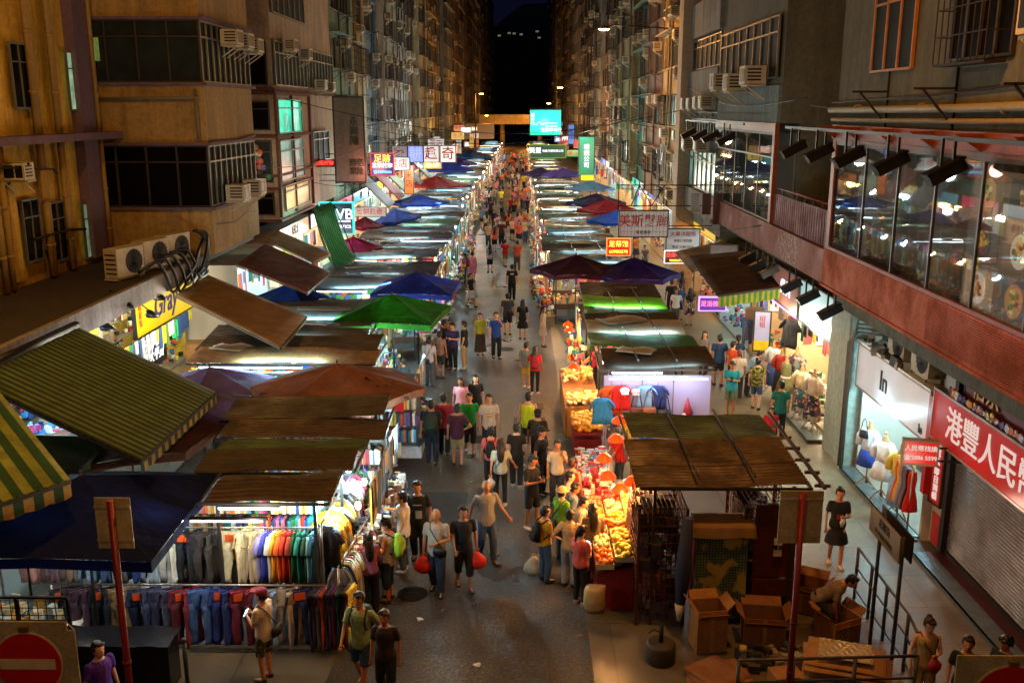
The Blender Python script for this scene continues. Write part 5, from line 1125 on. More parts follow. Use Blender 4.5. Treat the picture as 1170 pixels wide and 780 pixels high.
bulb(416, 550, 16.4, 'glaring warm bulb hanging farther over the lane-side rail', 45); bulb(409, 577, 15.4, 'glaring warm bulb nearest the reaching shopper', 45)
for x, y, z in ((-5.6, 13.95, 2.42), (-4.2, 13.95, 2.42), (-7.2, 13.9, 2.35)): lamp((x, y - .45, z - .1), 15, (1, .88, .68), .06)
e = thing('tube_lamp', 'white tube lamp under the navy umbrella', 'lamp', (-5.2, 13.7, 2.45)); q = MB(); q.tube([(-1.6, 0, 0), (1.2, 0, 0)], .02, 8); q.build('tube', m_tube, e); q = MB(); q.box(-1.7, 1.3, -.03, .03, .025, .06); q.build('housing', m_black, e)

# ------------------------------------------------------------------ fruit stall of the right row
m_fr = attrmat('fruit', .35, .1, 12)
e = thing('fruit_stall', 'glowing fruit stall with slanted heaps and red cloth front', 'stall', (1.75, 17.0, 0)); q = MB(); q.box(-.42, .35, -1.5, 1.5, 0, .72); q.build('counter', plain('red_cloth', C('#8a1410'), .8, 0, .4, 4, .6), e)
q = MB(); q.add([(-.45, -1.55, .74), (.5, -1.55, 1.15), (.5, 1.55, 1.15), (-.45, 1.55, .74), (-.45, -1.55, .70), (.5, -1.55, 1.1), (.5, 1.55, 1.1), (-.45, 1.55, .70)], [(0, 1, 2, 3), (7, 6, 5, 4), (0, 4, 5, 1), (1, 5, 6, 2), (2, 6, 7, 3), (3, 7, 4, 0)]); q.build('slanted_top', plain('stall_board', C('#6a4a2c'), .7), e)
r = random.Random(5); fcol = [('oranges', '#e87a10'), ('mangoes', '#e8a820'), ('lemons', '#e8d030'), ('pale melons', '#d8c890'), ('peaches', '#e06a40'), ('golden pears', '#d8b048'), ('apples', '#b82c1c'), ('papayas', '#e0902c')]
for a in range(5):
    for b in range(3):
        nm, c = fcol[(a * 3 + b * 2) % 8]; cx = 1.45 + b * .33; cy = 15.7 + a * .62; cz = .80 + b * .14
        q = MB(); w, d = .3, .56
        for s in (-1, 1): q.box(cx + s * w / 2 - .008, cx + s * w / 2 + .008, cy - d / 2, cy + d / 2, cz, cz + .1); q.box(cx - w / 2, cx + w / 2, cy + s * d / 2 - .008, cy + s * d / 2 + .008, cz, cz + .1)
        q.box(cx - w / 2, cx + w / 2, cy - d / 2, cy + d / 2, cz, cz + .02)
        pos = ('nearest the closed stall', 'second nearest', 'middle', 'second farthest', 'farthest')[a]; lv = ('lane edge', 'middle', 'back')[b]
        tag(q.build('fruit_tray', plain('tray_white', C('#b8a888'), .6)), f'tray of {nm} on the glowing fruit stall, {pos}, {lv} row', 'tray', 'fruit trays')
        q = MB()
        for i in range(3):
            for j in range(6):
                for l in range(2):
                    q.col = jit(C(c), .15); q.ball((cx + r.uniform(-.13, .13), cy + r.uniform(-.26, .26), cz + .06 + l * .06 + r.uniform(0, .03)), (.05 + .012 * (k_ := (a * b) % 3), .05, .046), 8, 6)
        tag(q.build('fruit', m_fr), f'{nm} piled on the fruit stall tray, {pos}, {lv} row', 'fruit', 'fruit heaps', 'stuff')
m_shade = plain('red_lamp_shade', C('#d8481c'), .4, 0, .1)
def pendant(px, py, y, lab, power=55, on=True):
    p = aty(px, py, y); e = thing('pendant_lamp', lab, 'lamp', p, 0, 'red shaded lamps of the fruit stalls'); q = MB()
    q.loft([((0, 0, .0), .17, .17), ((0, 0, .05), .15, .15), ((0, 0, .11), .08, .08), ((0, 0, .14), .03, .03)], 18, True, False); q.build('lamp_shade', lightbox('glow_shade', C('#e8400c'), .6, .3), e)
    q = MB(); q.ball((0, 0, .0), .05, 10, 7); q.build('bulb', m_bulb, e); q = MB(); q.tube([(0, 0, .13), (0, 0, 2.55 - p.z if p.z < 2.4 else .4)], .005, 5); q.build('cord', m_black, e); lamp((0, 0, -.07), power, (1, .48, .14), .07, e)
for k, (px, py, y) in enumerate(((708, 482, 18.6), (704, 503, 18.3), (690, 525, 17.7), (694, 545, 17.0), (708, 560, 16.6), (722, 552, 16.2))): pendant(px, py, y, f'glowing red shaded lamp over the fruit stall, {ORD[k]} from the underwear table', 42)
for k, (px, py, y) in enumerate(((656, 420, 25.5), (651, 378, 29.4), (649, 372, 30.4))): pendant(px, py, y, ('cream red lamp over the crates of the second fruit stall', 'glowing lamp beside the magenta shirted vendor', 'small lamp behind the magenta shirted vendor')[k], 45)
# second fruit stand with timber front
e = thing('fruit_stand', 'timber boarded fruit stand glowing orange beside the handbag stall', 'stall', (1.65, 26.0, 0)); q = MB(); q.box(-.5, .45, -1.4, 2.4, 0, .86); q.build('counter', plain('orange_timber', C('#9a5a20'), .6, 0, .4, 4), e)
q = MB()
for k in range(12): q.box(-.515, -.5, -1.38 + k * .31, -1.12 + k * .31, .04, .84)
for k in range(3): q.box(-.45 + k * .31, -.2 + k * .31, -1.415, -1.4, .04, .84)
q.build('boards', plain('orange_timber2', C('#b0702c'), .6), e)
q = MB(); r = random.Random(8)
for _ in range(330):
    q.col = jit(C(r.choice(['#e8a820', '#e8d890', '#d87c1c', '#e0c060', '#f0e0b0', '#c8a040'])), .1); x = r.uniform(1.2, 2.05); y = r.choice([r.uniform(24.7, 25.6), r.uniform(27.0, 28.3)]); q.ball((x, y, .9 + .08 * r.random() + .1 * (x - 1.2)), (.055, .055, .05), 7, 5)
tag(q.build('fruit', m_fr), 'yellow fruit spread over the timber boarded fruit stand', 'fruit', kind='stuff')
q = MB(); q.box(1.25, 2.1, 23.0, 24.3, .62, .68); q.box(1.3, 2.0, 23.05, 24.2, .1, .5)
tag(q.build('fruit_table', plain('red_cloth', C('#8a1410'))), 'red clothed low table of yellow fruit before the timber stand', 'table')
q = MB()
for _ in range(260):
    q.col = jit(C(r.choice(['#f0b020', '#e89018', '#f0c840', '#e8a030'])), .1); q.ball((r.uniform(1.3, 2.05), r.uniform(23.05, 24.25), .74 + r.uniform(0, .16)), (.06, .055, .05), 7, 5)
tag(q.build('fruit', m_fr), 'golden fruit heaped on the red clothed low table', 'fruit', kind='stuff')
# underwear table
q = MB(); q.box(1.25, 1.95, 18.9, 21.5, .62, .7)
for x in (1.3, 1.88):
    for y in (18.95, 21.4): q.box(x, x + .04, y, y + .04, 0, .62)
e = tag(q.build('trestle_table', plain('board_white', C('#a8a098'), .6)), 'trestle table of underwear with a red cloth in front of the handbag stall', 'table')
q = MB(); q.grid(lambda u, v: (1.2 + u * .8, 18.8 + v * 1.3, .72 + .03 * math.sin(u * 9) * math.sin(v * 12)), 14, 14, thick=.01); tag(q.build('red_cloth', plain('red_cloth', C('#a01814'))), 'crumpled red cloth on the near half of the trestle table', 'cloth')
q = MB(); r = random.Random(9); goods_mass(q, 1.25, 1.95, 20.1, 21.5, .72, .84, 170, r, ['#e0e0e8', '#a8c8e8', '#c83c50', '#2c2c3c', '#e8b0c0', '#5c8cc8', '#e8e0d0']); goods_mass(q, 1.3, 1.95, 18.9, 19.9, .76, .86, 40, r, ['#e0e0e8', '#c83c50', '#d8d0c0', '#8a1414'])
tag(q.build('underwear', m_goods), 'white, blue and red underwear spread on the trestle table', 'underwear', kind='stuff')
q = MB(); q.box(1.98, 2.3, 19.5, 20.1, .5, .62); q.col = C('#a0a8b0'); tag(q.build('stool', plain('grey_plastic', C('#8890a0'), .5)), 'grey plastic stool beside the red shirted vendor', 'stool')
# handbag stall front
e = thing('display_wall', 'bluish white back wall lit by a tube in the handbag stall', 'display wall', (3.2, 22.2, 0)); q = MB(); q.box(-1.25, 1.3, 0, .05, .25, 2.42); q.build('panel', plain('white_panel', C('#9a98c0'), .5, 0, .08, 2, 0), e)
q = MB(); q.box(.4, .42, -.006, -.001, .3, 2.4); q.box(-.35, -.33, -.006, -.001, .3, 2.4); q.build('seam', m_frame, e)
q = MB(); q.tube([(-1.15, -.35, 2.44), (1.15, -.35, 2.44)], .02, 8); q.build('lamp_tube', m_tube, e); lamp((0, -.5, 2.36), 7, (.86, .84, 1), .25, e); lamp((-.8, -.6, 2.3), 6, (.9, .9, 1), .2, e); lamp((.8, -.6, 2.3), 8, (.9, .88, 1), .2, e)
def hung(name, label, cat, mesh, x, z, col, fab='cloth', sc=1.0, y=22.1, rz=0): o = inst(name, mesh, None, (x, y, z), R(rz), C(col), sc); setfab(o, fab); return tag(o, label, cat)
hung('shirt', 'red football shirt hanging in the handbag stall', 'shirt', SHM[0], 2.35, 2.2, '#d81c14', sc=.85); hung('shirt', 'orange shirt half hidden behind the red football shirt', 'shirt', SHM[1], 2.12, 2.18, '#e0601c', y=22.14)
hung('shirt', 'pale blue shirt behind the brown handbags', 'shirt', SHM[2], 2.95, 2.2, '#7cb0d8', sc=.8); hung('jeans', 'bright blue jeans below the brown handbags', 'jeans', TR[0], 2.95, 1.35, '#2c7cd0', 'denim', .8); hung('trousers', 'yellow trousers below the red football shirt', 'trousers', TR[1], 2.52, 1.3, '#e8c01c', 'cloth', .75); hung('shirt', 'patterned shorts set below the red football shirt', 'shirt', SHM[3], 2.25, 1.45, '#3c5c5c', 'print', .8)
hung('shirt', 'navy shirt beside the black handbag', 'shirt', SHM[2], 3.22, 2.2, '#1c2c64', sc=.8); hung('shirt', 'blue lettered child shirt at the left post of the handbag stall', 'shirt', SHM[1], 1.9, 1.95, '#2c88c8', sc=.9, y=21.9)
def bag_mesh(w=.3, h=.22, d=.1, strap=.35):
    q = MB(); q.loft([((0, 0, 0), w * .5, d * .5), ((0, 0, h * .15), w * .54, d * .6), ((0, 0, h * .7), w * .5, d * .5), ((0, 0, h), w * .44, d * .3)], 14); q.tube([(-w * .4, 0, h * .9), (-w * .2, 0, h + strap * .8), (0, 0, h + strap), (w * .2, 0, h + strap * .8), (w * .4, 0, h * .9)], .012, 6); return q.mesh('handbag', m_shoe)
BAG = bag_mesh(); q = MB(); q.tube([(0, -.07, .1), (0, -.062, .1)], .022, 10); CLASP = q.mesh('clasp', plain('brass', C('#c8a048'), .3, .9))
for k, (x, z, c, lab) in enumerate(((2.72, 1.45, '#5c2414', 'dark brown handbag hanging left of the tan one'), (3.02, 1.45, '#8a5028', 'tan brown handbag between the dark brown and black ones'), (3.38, 1.38, '#101010', 'black handbag hanging against the white wall'))):
    o = inst('handbag', BAG, None, (x, 22.0, z), 0, C(c), 1.15); tag(o, lab, 'handbag'); inst('clasp', CLASP, o)
q = MB(); q.col = C('#a02030'); q.tube([(0, 0, .5), (0, 0, .3), (.02, 0, .1)], [.01, .07, .13], 8); q.col = C('#c8b8a8'); q.ball((-.05, -.03, .05), .1, 8, 6); q.col = C('#2c2c34'); q.ball((.1, -.03, .0), .08, 8, 6); q.tube([(0, 0, 0), (.04, 0, -.2)], .02, 6)
tag(q.build('scarf_bundle', m_goods, None, (3.95, 22.1, 1.4)), 'bundle of a wine red scarf and pouches hanging alone on the white wall', 'scarf')
q = MB(); q.ball((2.42, 21.95, 2.12), (.12, .1, .08), 10, 7); q.box(2.34, 2.5, 21.78, 21.86, 2.07, 2.09); tag(q.build('sun_hat', plain('cap_white', C('#e0d8d0'), .7)), 'white cap in front of the red football shirt', 'cap')
q = MB(); q.ball((2.68, 21.95, 2.1), (.11, .1, .07), 10, 7); q.box(2.6, 2.76, 21.78, 21.86, 2.05, 2.07); tag(q.build('sun_hat', plain('cap_pink', C('#e0a0a0'), .7)), 'pale pink cap right of the white cap', 'cap')
for k, (x, y, c, w, h, lab) in enumerate(((4.85, 21.6, '#1c4ca0', .3, .8, 'tall blue and red toy box leaning by the handbag stall'), (5.05, 22.2, '#c82c28', .25, .6, 'red and white toy box behind the blue one'), (5.1, 22.8, '#d8c8a8', .3, .5, 'cream toy box at the rear of the toy boxes'))):
    q = MB(); q.col = C(c); q.cbox((x, y, h / 2), (w, .2, h), rz=.5); q.col = C('#d8d8d8'); q.cbox((x, y - .0, h * .6), (w + .01, .21, h * .18), rz=.5); tag(q.build('toy_box', m_goods), lab, 'box')

# ------------------------------------------------------------------ cartons and pavement clutter, lower right
m_card = plain('cardboard', C('#9c6c34'), .85, 0, .3, 5, .2); m_cardd = plain('cardboard_dark', C('#85562e'), .85, 0, .35, 5, .2)
def carton(label, x, y, w, d, h, rz=0, openn=True, m=None, tape=True):
    e = thing('carton', label, 'carton', (x, y, 0.01), R(rz)); q = MB(); t = .012
    if openn:
        q.box(-w / 2, w / 2, -d / 2, -d / 2 + t, .006, h); q.box(-w / 2, w / 2, d / 2 - t, d / 2, .006, h); q.box(-w / 2, -w / 2 + t, -d / 2 + t, d / 2 - t, .006, h); q.box(w / 2 - t, w / 2, -d / 2 + t, d / 2 - t, .006, h); q.box(-w / 2, w / 2, -d / 2, d / 2, 0, .006)
    else: q.box(-w / 2, w / 2, -d / 2, d / 2, 0, h)
    q.build('carton_body', m or m_card, e)
    if openn:
        for s, a in ((1, 25), (-1, 40)):
            q = MB(); q.cbox((0, s * (d / 2 + .09 * math.cos(R(a))), h + .09 * math.sin(R(a)) * (1 if s > 0 else -1)), (w * .97, .2, .008), rx=R(a) * s * (1 if s > 0 else 1)); q.build('flap', m or m_card, e)
            q = MB(); q.cbox((s * (w / 2 + .06), 0, h + .06), (.16, d * .95, .008), ry=-R(45) * s); q.build('flap', m or m_card, e)
    if tape: q = MB(); q.box(-.03, .03, -d / 2 - .002, -d / 2 - .0005, .02, h * .97); q.build('tape', plain('tape', C('#a08050'), .3), e)
    return e
p = atz(822, 735); carton('tall open carton standing in front of the patterned stack', 3.05, 14.3, .5, .45, .74, 8)
carton('wide open carton right of the tall one', 4.0, 14.5, .68, .5, .5, -6, m=m_cardd); carton('open carton being packed by the bending man', 5.25, 14.55, .55, .5, .45, 25)
carton('dark carton behind the bending man', 5.0, 15.6, .7, .5, .5, -30, m=m_cardd); carton('small closed carton under the red pole', 4.05, 13.2, .45, .35, .22, 10, False)
for k, (x, y, c) in enumerate(((-10.2, 29.6, .2), (-10.2, 29.6, .82), (-9.8, 30.2, .1))):
    o = carton(('lower of two big cartons by the left shop', 'upper of two big cartons by the left shop', 'carton behind the stacked pair by the left shop')[k], x, y, .9, .7, .6, 5 + k * 4, False); o.location.z = c + .01
for k in range(7):
    q = MB(); q.grid(lambda u, v: ((u - .5) * (1.0 - .05 * k), (v - .5) * .75, .02 * k + .012 * math.sin(u * 5 + k) + .02), 6, 5, thick=.012); o = q.build('cardboard_sheet', m_card if k % 2 else m_cardd, None, (3.05 + .05 * math.sin(k * 3), 13.25 + .06 * math.cos(k * 2), .02), R(-8 + k * 7))
    tag(o, f'flattened carton in the low pile on the pavement, {ORD[k]} from the bottom', 'flat carton', 'flattened cartons of the low pile')
for k in range(12):
    q = MB(); q.grid(lambda u, v: ((u - .5) * 1.15, (v - .5) * .8, .012 * math.sin(u * 4 + k) * math.cos(v * 3)), 6, 5, thick=.014); o = q.build('cardboard_sheet', m_card if k % 3 else m_cardd, None, (4.95 + .07 * math.sin(k * 2.3), 13.2 + .06 * math.cos(k * 1.7), .08 + .035 * k), R(-20 + 5 * math.sin(k * 2)))
    tag(o, f'flattened carton in the tall stack by the railing, {ORD[k]} from the bottom', 'flat carton', 'flattened cartons of the tall stack')
q = MB(); q.grid(lambda u, v: ((u - .5) * .8, (v - .5) * .55, .035 * math.sin(u * 23 + v * 9) * math.sin(v * 19) + .03), 24, 18, thick=.004); tag(q.build('plastic_wrap', plain('clear_wrap', C('#b8a888'), .12, .2), None, (4.95, 13.25, .54), R(-18)), 'crinkled shiny plastic wrap on top of the tall cardboard stack', 'plastic wrap')
q = MB(); r = random.Random(2); goods_mass(q, 3.5, 4.6, 13.5, 14.1, .02, .14, 60, r, ['#3a2c20', '#5c4a38', '#2c2420', '#8a7a60', '#24302c'], (.05, .2)); tag(q.build('rubbish', m_goods), 'loose dark rubbish between the cartons', 'rubbish', kind='stuff')
q = MB(); q.tube([(0, 0, 0), (0, 0, .06), (0, 0, .2), (0, 0, .24)], [.07, .075, .06, .055], 14); tag(q.build('plastic_tub', plain('tub_yellow', C('#c8b060'), .5), None, (3.55, 13.9, 0)), 'small yellow plastic tub between the cartons', 'tub')
e = thing('umbrella_base', 'round concrete weight with a rusty stub and loop on the pavement', 'parasol base', (2.22, 13.85, 0)); q = MB(); q.tube([(0, 0, 0), (0, 0, .02), (0, 0, .30), (0, 0, .34)], [.22, .24, .24, .21], 22); q.build('weight', sheetmat('rusty_drum', C('#4a4034'), C('#2a160c'), .5, .6), e)
q = MB(); q.tube([(0, 0, .34), (0, 0, .62)], .035, 8); q.tube([(0, 0, .5), (-.12, 0, .56), (-.2, 0, .5)], .012, 6); q.tube([(0, 0, .6), (.05, 0, .66), (.1, 0, .6)], .012, 6); q.build('stub', m_iron, e)
# railings
def railing(label, pts, h=1.0):
    e = thing('railing', label, 'railing', (0, 0, 0), 0, 'pavement railings'); pts = [Vector(p) for p in pts]
    q = MB()
    for z in (h, h * .62, h * .2): q.tube([p + Vector((0, 0, z)) for p in pts], .025 if z == h else .018, 8)
    q.build('rail', plain('rail_grey', C('#54504a'), .4, .6), e)
    for p in pts: f = MB(); f.tube([p, p + Vector((0, 0, h))], .03, 8); f.build('post', plain('rail_grey', C('#54504a')), e)
railing('grey pavement railing running back beside the street name sign', [(6.0, 15.9, 0), (6.0, 15.2, 0), (6.0, 14.5, 0), (6.0, 13.6, 0), (5.9, 13.0, 0)])
railing('grey railing across the front of the cardboard', [(3.1, 12.35, 0), (3.9, 12.4, 0), (4.8, 12.45, 0), (5.7, 12.5, 0)], .95)
# street name sign
e = thing('street_name_sign', 'street name sign of two brown plates on twin grey posts', 'sign', (5.72, 13.9, 0)); mp_ = plain('post_grey', C('#4c4a46'), .4, .5)
for y in (-.45, .45): q = MB(); q.tube([(0.02, y, 0), (.02, y, 2.35)], .032, 8); q.build('post', mp_, e)
for s in (-1, 1): q = MB(); q.box(s * .09 - .012, s * .09 + .012, -.62, .62, 2.0, 2.42); pl = q.build('sign_plate', plain('plate_brown' if s < 0 else 'plate_dark', C('#7a6a52') if s < 0 else C('#2c2018'), .5), e); 
text('花園街', e, (-.106, 0, 2.29), .16, m_black, (math.pi / 2, 0, -math.pi / 2), .01, .002); text('FA YUEN STREET', e, (-.106, 0, 2.11), .1, m_black, (math.pi / 2, 0, -math.pi / 2), .01, .002)
# poles with back-facing plates and no entry signs at the camera side of the crossing
m_redp = sheetmat('red_pole', C('#7a100c'), C('#2a0604'), .35, .4, .1); m_plate = sheetmat('plate_back', C('#b0a478'), C('#4a3c20'), .4, .6, .0)
def backplate(label, px0, py0, px1, py1, y, bx, by):
    a, b = aty(px0, py0, y), aty(px1, py1, y); e = thing('sign_post', label, 'sign post', ((a.x + b.x) / 2, y, 0)); q = MB(); w = (b.x - a.x) / 2
    q.box(-w, w, .04, .055, b.z, a.z); q.box(-w, w, .02, .04, a.z - .12, a.z - .09); q.box(-w, w, .02, .04, b.z + .09, b.z + .12); q.build('sign_plate', m_plate, e)
    q = MB(); q.tube([(0, 0, 0), (0, 0, a.z - .01)], .04, 12)
    for z in (1.6, 2.3): q.tube([(0, 0, z), (0, 0, z + .05)], .046, 12)
    q.build('pole', m_redp, e)
backplate('dark red pole with the bare back of a sign before the jeans', 105, 570, 152, 628, 10, 0, 0); backplate('red pole with the bare back of a sign by the cartons', 893, 562, 938, 622, 11, 0, 0)
def noentry(px, py, rad, y, label, x0, x1, topy):
    c = aty(px, py, y); k = y / 1100 * 1.04; e = thing('no_entry_sign', label, 'traffic sign', (c.x, y, 0)); q = MB(); R_ = rad * k
    q.tube([(0, -.012, c.z), (0, 0, c.z)], R_, 48, smooth=False); q.build('disc_rim', plain('cream_reflect', C('#c8b890'), .4), e)
    q = MB(); q.tube([(0, -.02, c.z), (0, -.0125, c.z)], R_ * .96, 48, smooth=False); q.build('disc', plain('sign_red', C('#b81414'), .4), e)
    q = MB(); q.box(-R_ * .8, R_ * .8, -.026, -.0205, c.z - R_ * .16, c.z + R_ * .16); q.build('bar', plain('cream_reflect', C('#c8b890')), e)
    q = MB(); w0, w1 = aty(x0, topy, y + .03), aty(x1, topy, y + .03); q.box(w0.x - c.x, w1.x - c.x - .08, .004, .02, c.z - 1.0, w0.z); q.box(w1.x - c.x - .08, w1.x - c.x, .004, .02, c.z - 1.0, w0.z - .1); q.add([(w1.x - c.x - .08, .004, w0.z), (w1.x - c.x - .08, .02, w0.z), (w1.x - c.x, .004, w0.z - .1), (w1.x - c.x, .02, w0.z - .1)], [(0, 2, 3, 1)]); q.build('backing_board', m_plate, e)
    q = MB(); q.tube([(0, .06, 0), (0, .06, c.z + .3)], .04, 10); q.build('pole', mp_, e)
    q = MB(); q.box(-.05, .05, -.03, .0, w0.z - .1, w0.z - .05); q.build('clip', plain('brass', C('#c8a048')), e)
noentry(33, 757, 43, 9, 'red no entry sign on a beige board, lower left corner', -40, 85, 708, ); noentry(1152, 797, 46, 9, 'red no entry sign on a beige board, lower right corner', 1093, 1230, 747)
# ------------------------------------------------------------------ shops
m_int = plain('shop_interior', C('#b8b4a8'), .7, 0, .15, 2, 0); m_warmint = plain('shop_interior_warm', C('#b89a70'), .7, 0, .2, 2, 0); m_cyan = plain('cyan_paint', C('#4aa8b0'), .6, 0, .3, 3); m_steel = plain('steel_plate', C('#7c8a90'), .35, .6, .3, 5, .2)
m_ltpanel = emit('ceiling_tube', (.92, .97, 1, 1), 3)
def shop(side, y0, y1, xf, D, label, seed, power=90, col=COOL_L, m=None, n=160, pal=GOODC, zc=3.2, sign=None, goods=True):
    r = random.Random(seed); left = side < 0; o = (xf, y0 if left else y1, 0); rz = R(90 if left else -90); W = y1 - y0 - .03; m = m or m_int
    e = thing('shop', label, 'shop', o, rz); q = MB(); q.box(.0, W, D, D + .1, 0, zc); q.box(0, .08, 0, D, 0, zc); q.box(W - .08, W, 0, D, 0, zc); q.box(0, W, 0, D, zc, zc + .1); q.build('wall', m, e)
    q = MB(); q.box(.08, W - .08, 0, D, .0, .10); q.build('floor_slab', plain('shop_floor', C('#8a8074'), .3), e)
    q = MB()
    for k in range(3): q.box(.3, W - .3, D * (.12 + .3 * k), D * (.12 + .3 * k) + .07, zc - .06, zc - .02)
    q.build('ceiling_lamp', m_ltpanel, e)
    for k in range(2): lamp((W * (.3 + .4 * k), D * .25, zc - .25), power / 2, col[:3], .3, e)
    q = MB()
    for z in (.7, 1.3, 1.9, 2.4): q.box(.1, W - .1, D - .4, D - .02, z, z + .03)
    q.build('shelf', m_frame, e)
    if goods:
        g = MB(); goods_mass(g, .2, W - .2, D - .4, D - .1, .73, 2.7, n, r, pal); hanging(g, .15, .25, W - .15, .25, zc - .35, int(W * 3.2), r, (.4, 1.1), .3, pal); goods_mass(g, .2, W - .2, .1, .8, .15, 1.0, n, r, pal)
        hanging(g, .12, .1, .12, D, 2.4, 6, r, (.4, 1), .3, pal)
        g = g.build('shop_goods', m_goods, None, o, rz); tag(g, 'goods in the ' + label, 'goods', kind='stuff')
    return e
def sign(name, label, c, w, h, d, rz, mats, texts, cat='shop sign', frame=None, hang=None):
    e = thing(name, label, cat, c, rz); q = MB(); q.box(-w / 2, w / 2, -d / 2, d / 2, -h / 2, h / 2); q.build('sign_face', mats, e)
    t = .03 + h * .012; q = MB()
    for x in (-w / 2 - t, w / 2): q.box(x, x + t, -d / 2 - .012, d / 2 + .01, -h / 2 - t, h / 2 + t)
    for z in (-h / 2 - t, h / 2): q.box(-w / 2, w / 2, -d / 2 - .011, d / 2 + .009, z, z + t)
    q.build('sign_frame', frame or m_stallframe, e)
    for tx in texts:
        s, x, z, sz, m = tx[:5]; kw = tx[5] if len(tx) > 5 else {}
        text(s, e, (x, -d / 2 - .012, z), sz, m, **kw)
    if hang:
        q = MB()
        for a, b in hang: q.bar(a, b, .035)
        q.build('bracket', m_iron, e)
    return e
V = lambda s: '\n'.join(s)
w_txt = emit('neon_white', (1, 1, 1, 1), .9); k_txt = plain('text_black', C('#141210'), .5); r_txt = plain('text_red', C('#b01410'), .5); r_neon = emit('neon_red', (1, .04, .03, 1), 1.3); y_neon = emit('neon_yellow', (1, .6, .06, 1), 1.2); o_neon = emit('neon_orange', (1, .35, .05, 1), 4); c_neon = emit('neon_cyan', (.15, .7, 1, 1), 1.2); p_neon = emit('neon_purple', (.6, .25, 1, 1), 4); b_neon = emit('neon_blue', (.1, .12, 1, 1), 2)
dk_txt = plain('text_darkgreen', C('#101c18'), .6)
# right side, near: shutter shop, boutique, clothes shops
e = thing('shutter_shop', 'closed money changer shop with a grey roller shutter', 'shop', (8.35, 15.2, 0)); q = MB()
for i in range(34): z = .18 + i * .07; q.add([(0, -3, z), (0, 2.35, z), (-.02, 2.35, z + .035), (-.02, -3, z + .035), (0, 2.35, z + .068), (0, -3, z + .068)], [(1, 0, 3, 2), (2, 3, 5, 4)])
q.build('roller_shutter', sheetmat('shutter_grey', C('#6c6864'), C('#2c2824'), .4, .4, .4), e); q = MB(); q.box(-.1, .12, -3.2, 2.35, 2.56, 2.75); q.box(-.12, .1, 2.35, 2.5, .1, 3.6); q.box(-.05, .1, -3.2, 2.35, .1, .18); q.build('shutter_guide', plain('dark_guide', C('#2c2a28'), .5, .5), e)
q = MB(); q.box(-.35, .1, -3.2, 2.4, .0, .1); q.build('doorstep', plain('maroon_tile', C('#3c1814'), .4), e); q = MB(); q.box(-.06, .06, 2.5, 3.05, .08, 3.6); q.build('pillar', plain('pillar_white', C('#a8a49c'), .5), e); q = MB(); q.box(-.085, -.062, 2.6, 2.95, .12, .75); q.build('red_panel', plain('panel_red', C('#a81010'), .4), e)
m_redl = lightbox('red_lightbox', C('#9a0c0a'), .3, .4); m_mar = plain('maroon_sign', C('#6a1c24'), .5); m_gold = plain('gold_letters', C('#b8944c'), .3, .6); m_wsg = lightbox('white_lightbox', C('#c8c4c4'), .22, .3); m_ct = emit('pale_lit_letters', (1, .72, .62, 1), .3)
sign('shop_sign', 'large red money exchange sign above the roller shutter', (7.92, 15.35, 2.98), 4.6, .92, .16, R(-90), m_redl, [('港豐人民幣', -.05, -.02, .66, m_ct, dict(bold=.0)), ('找換店', 1.98 + .0, -.02, .001, m_ct)], frame=plain('sign_edge', C('#a09890'), .4, .5))
sign('shop_sign', 'maroon sign with gold characters higher behind the red exchange sign', (8.05, 14.6, 3.85), 4.4, .72, .1, R(-90), m_mar, [('伯京', -1.35, 0, .5, m_gold, dict(bold=.02, depth=.03))])
q = MB(); r = random.Random(4)
for k in range(40): q.col = jit(C(r.choice(['#e0c020', '#6a5a9c', '#c8c8d8', '#2c2c54', '#d87030']))); q.cbox((7.86 + r.uniform(0, .03), 14.0 + k * .08, 3.56), (.03, .12, r.uniform(.05, .16)), rx=r.uniform(-1, 1))
tag(q.build('decor_strip', m_goods), 'strip of yellow and violet graphics between the two money changer signs', 'sign strip')
sg = aty(1051, 516, 17.0); sign('hanging_sign', 'small red box sign with a telephone number beside the boutique', (sg.x, 17.0, sg.z), .56, .42, .14, R(-12), lightbox('red_small', C('#a00c0a'), .6, .2), [('人民幣找換', 0, .09, .115, m_ct, dict(bold=.006)), ('☎2886 5599', 0, -.09, .105, m_ct, dict(bold=.006))], frame=plain('frame_tan', C('#8a7a60'), .4), hang=[((.3, 0, .1), (1.4, 0, .1)), ((.3, 0, -.15), (1.4, 0, -.15))])
sign('hanging_sign', 'narrow vertical red remittance sign on the white pillar', (8.22, 17.98, 1.75), .34, 1.5, .06, R(-82), lightbox('red_small2', C('#8c1410'), .35, .2), [(V('國內匯款'), 0, .37, .17, m_ct, dict(bold=.005)), (V('即日到帳'), 0, -.36, .17, m_ct, dict(bold=.005))])
# steel steps
for k, (x0, x1, y0, y1) in enumerate(((7.7, 8.05, 12.6, 17.6), (7.75, 8.1, 18.3, 22.3), (7.5, 8.0, 24.2, 27.2))):
    q = MB(); q.box(x0, x1, y0, y1, .09, .12); q.box(x0, x0 + .02, y0, y1, 0.013, .12)
    for i in range(3): q.box(x0 + .08 + i * .09, x0 + .1 + i * .09, y0, y1, .1205, .124)
    tag(q.build('metal_step', m_steel), ('ribbed steel step before the roller shutter', 'ribbed steel step before the white boutique', 'ribbed steel ramp before the flowery dress shop')[k], 'step')
shop(1, 18.3, 22.3, 8.15, 2.2, 'white boutique with the In sign and three dressed mannequins', 50, 230, COOL_L, goods=False)
sign('shop_sign', 'white In sign over the boutique with air conditioners on top', (8.02, 20.15, 2.72), 4.1, .98, .12, R(-90), m_wsg, [('In', -.35, .02, .62, k_txt, dict(bold=.02)), ('In', 1.75, -.34, .26, k_txt, dict(bold=.02))], frame=plain('sign_edge', C('#a09890')))
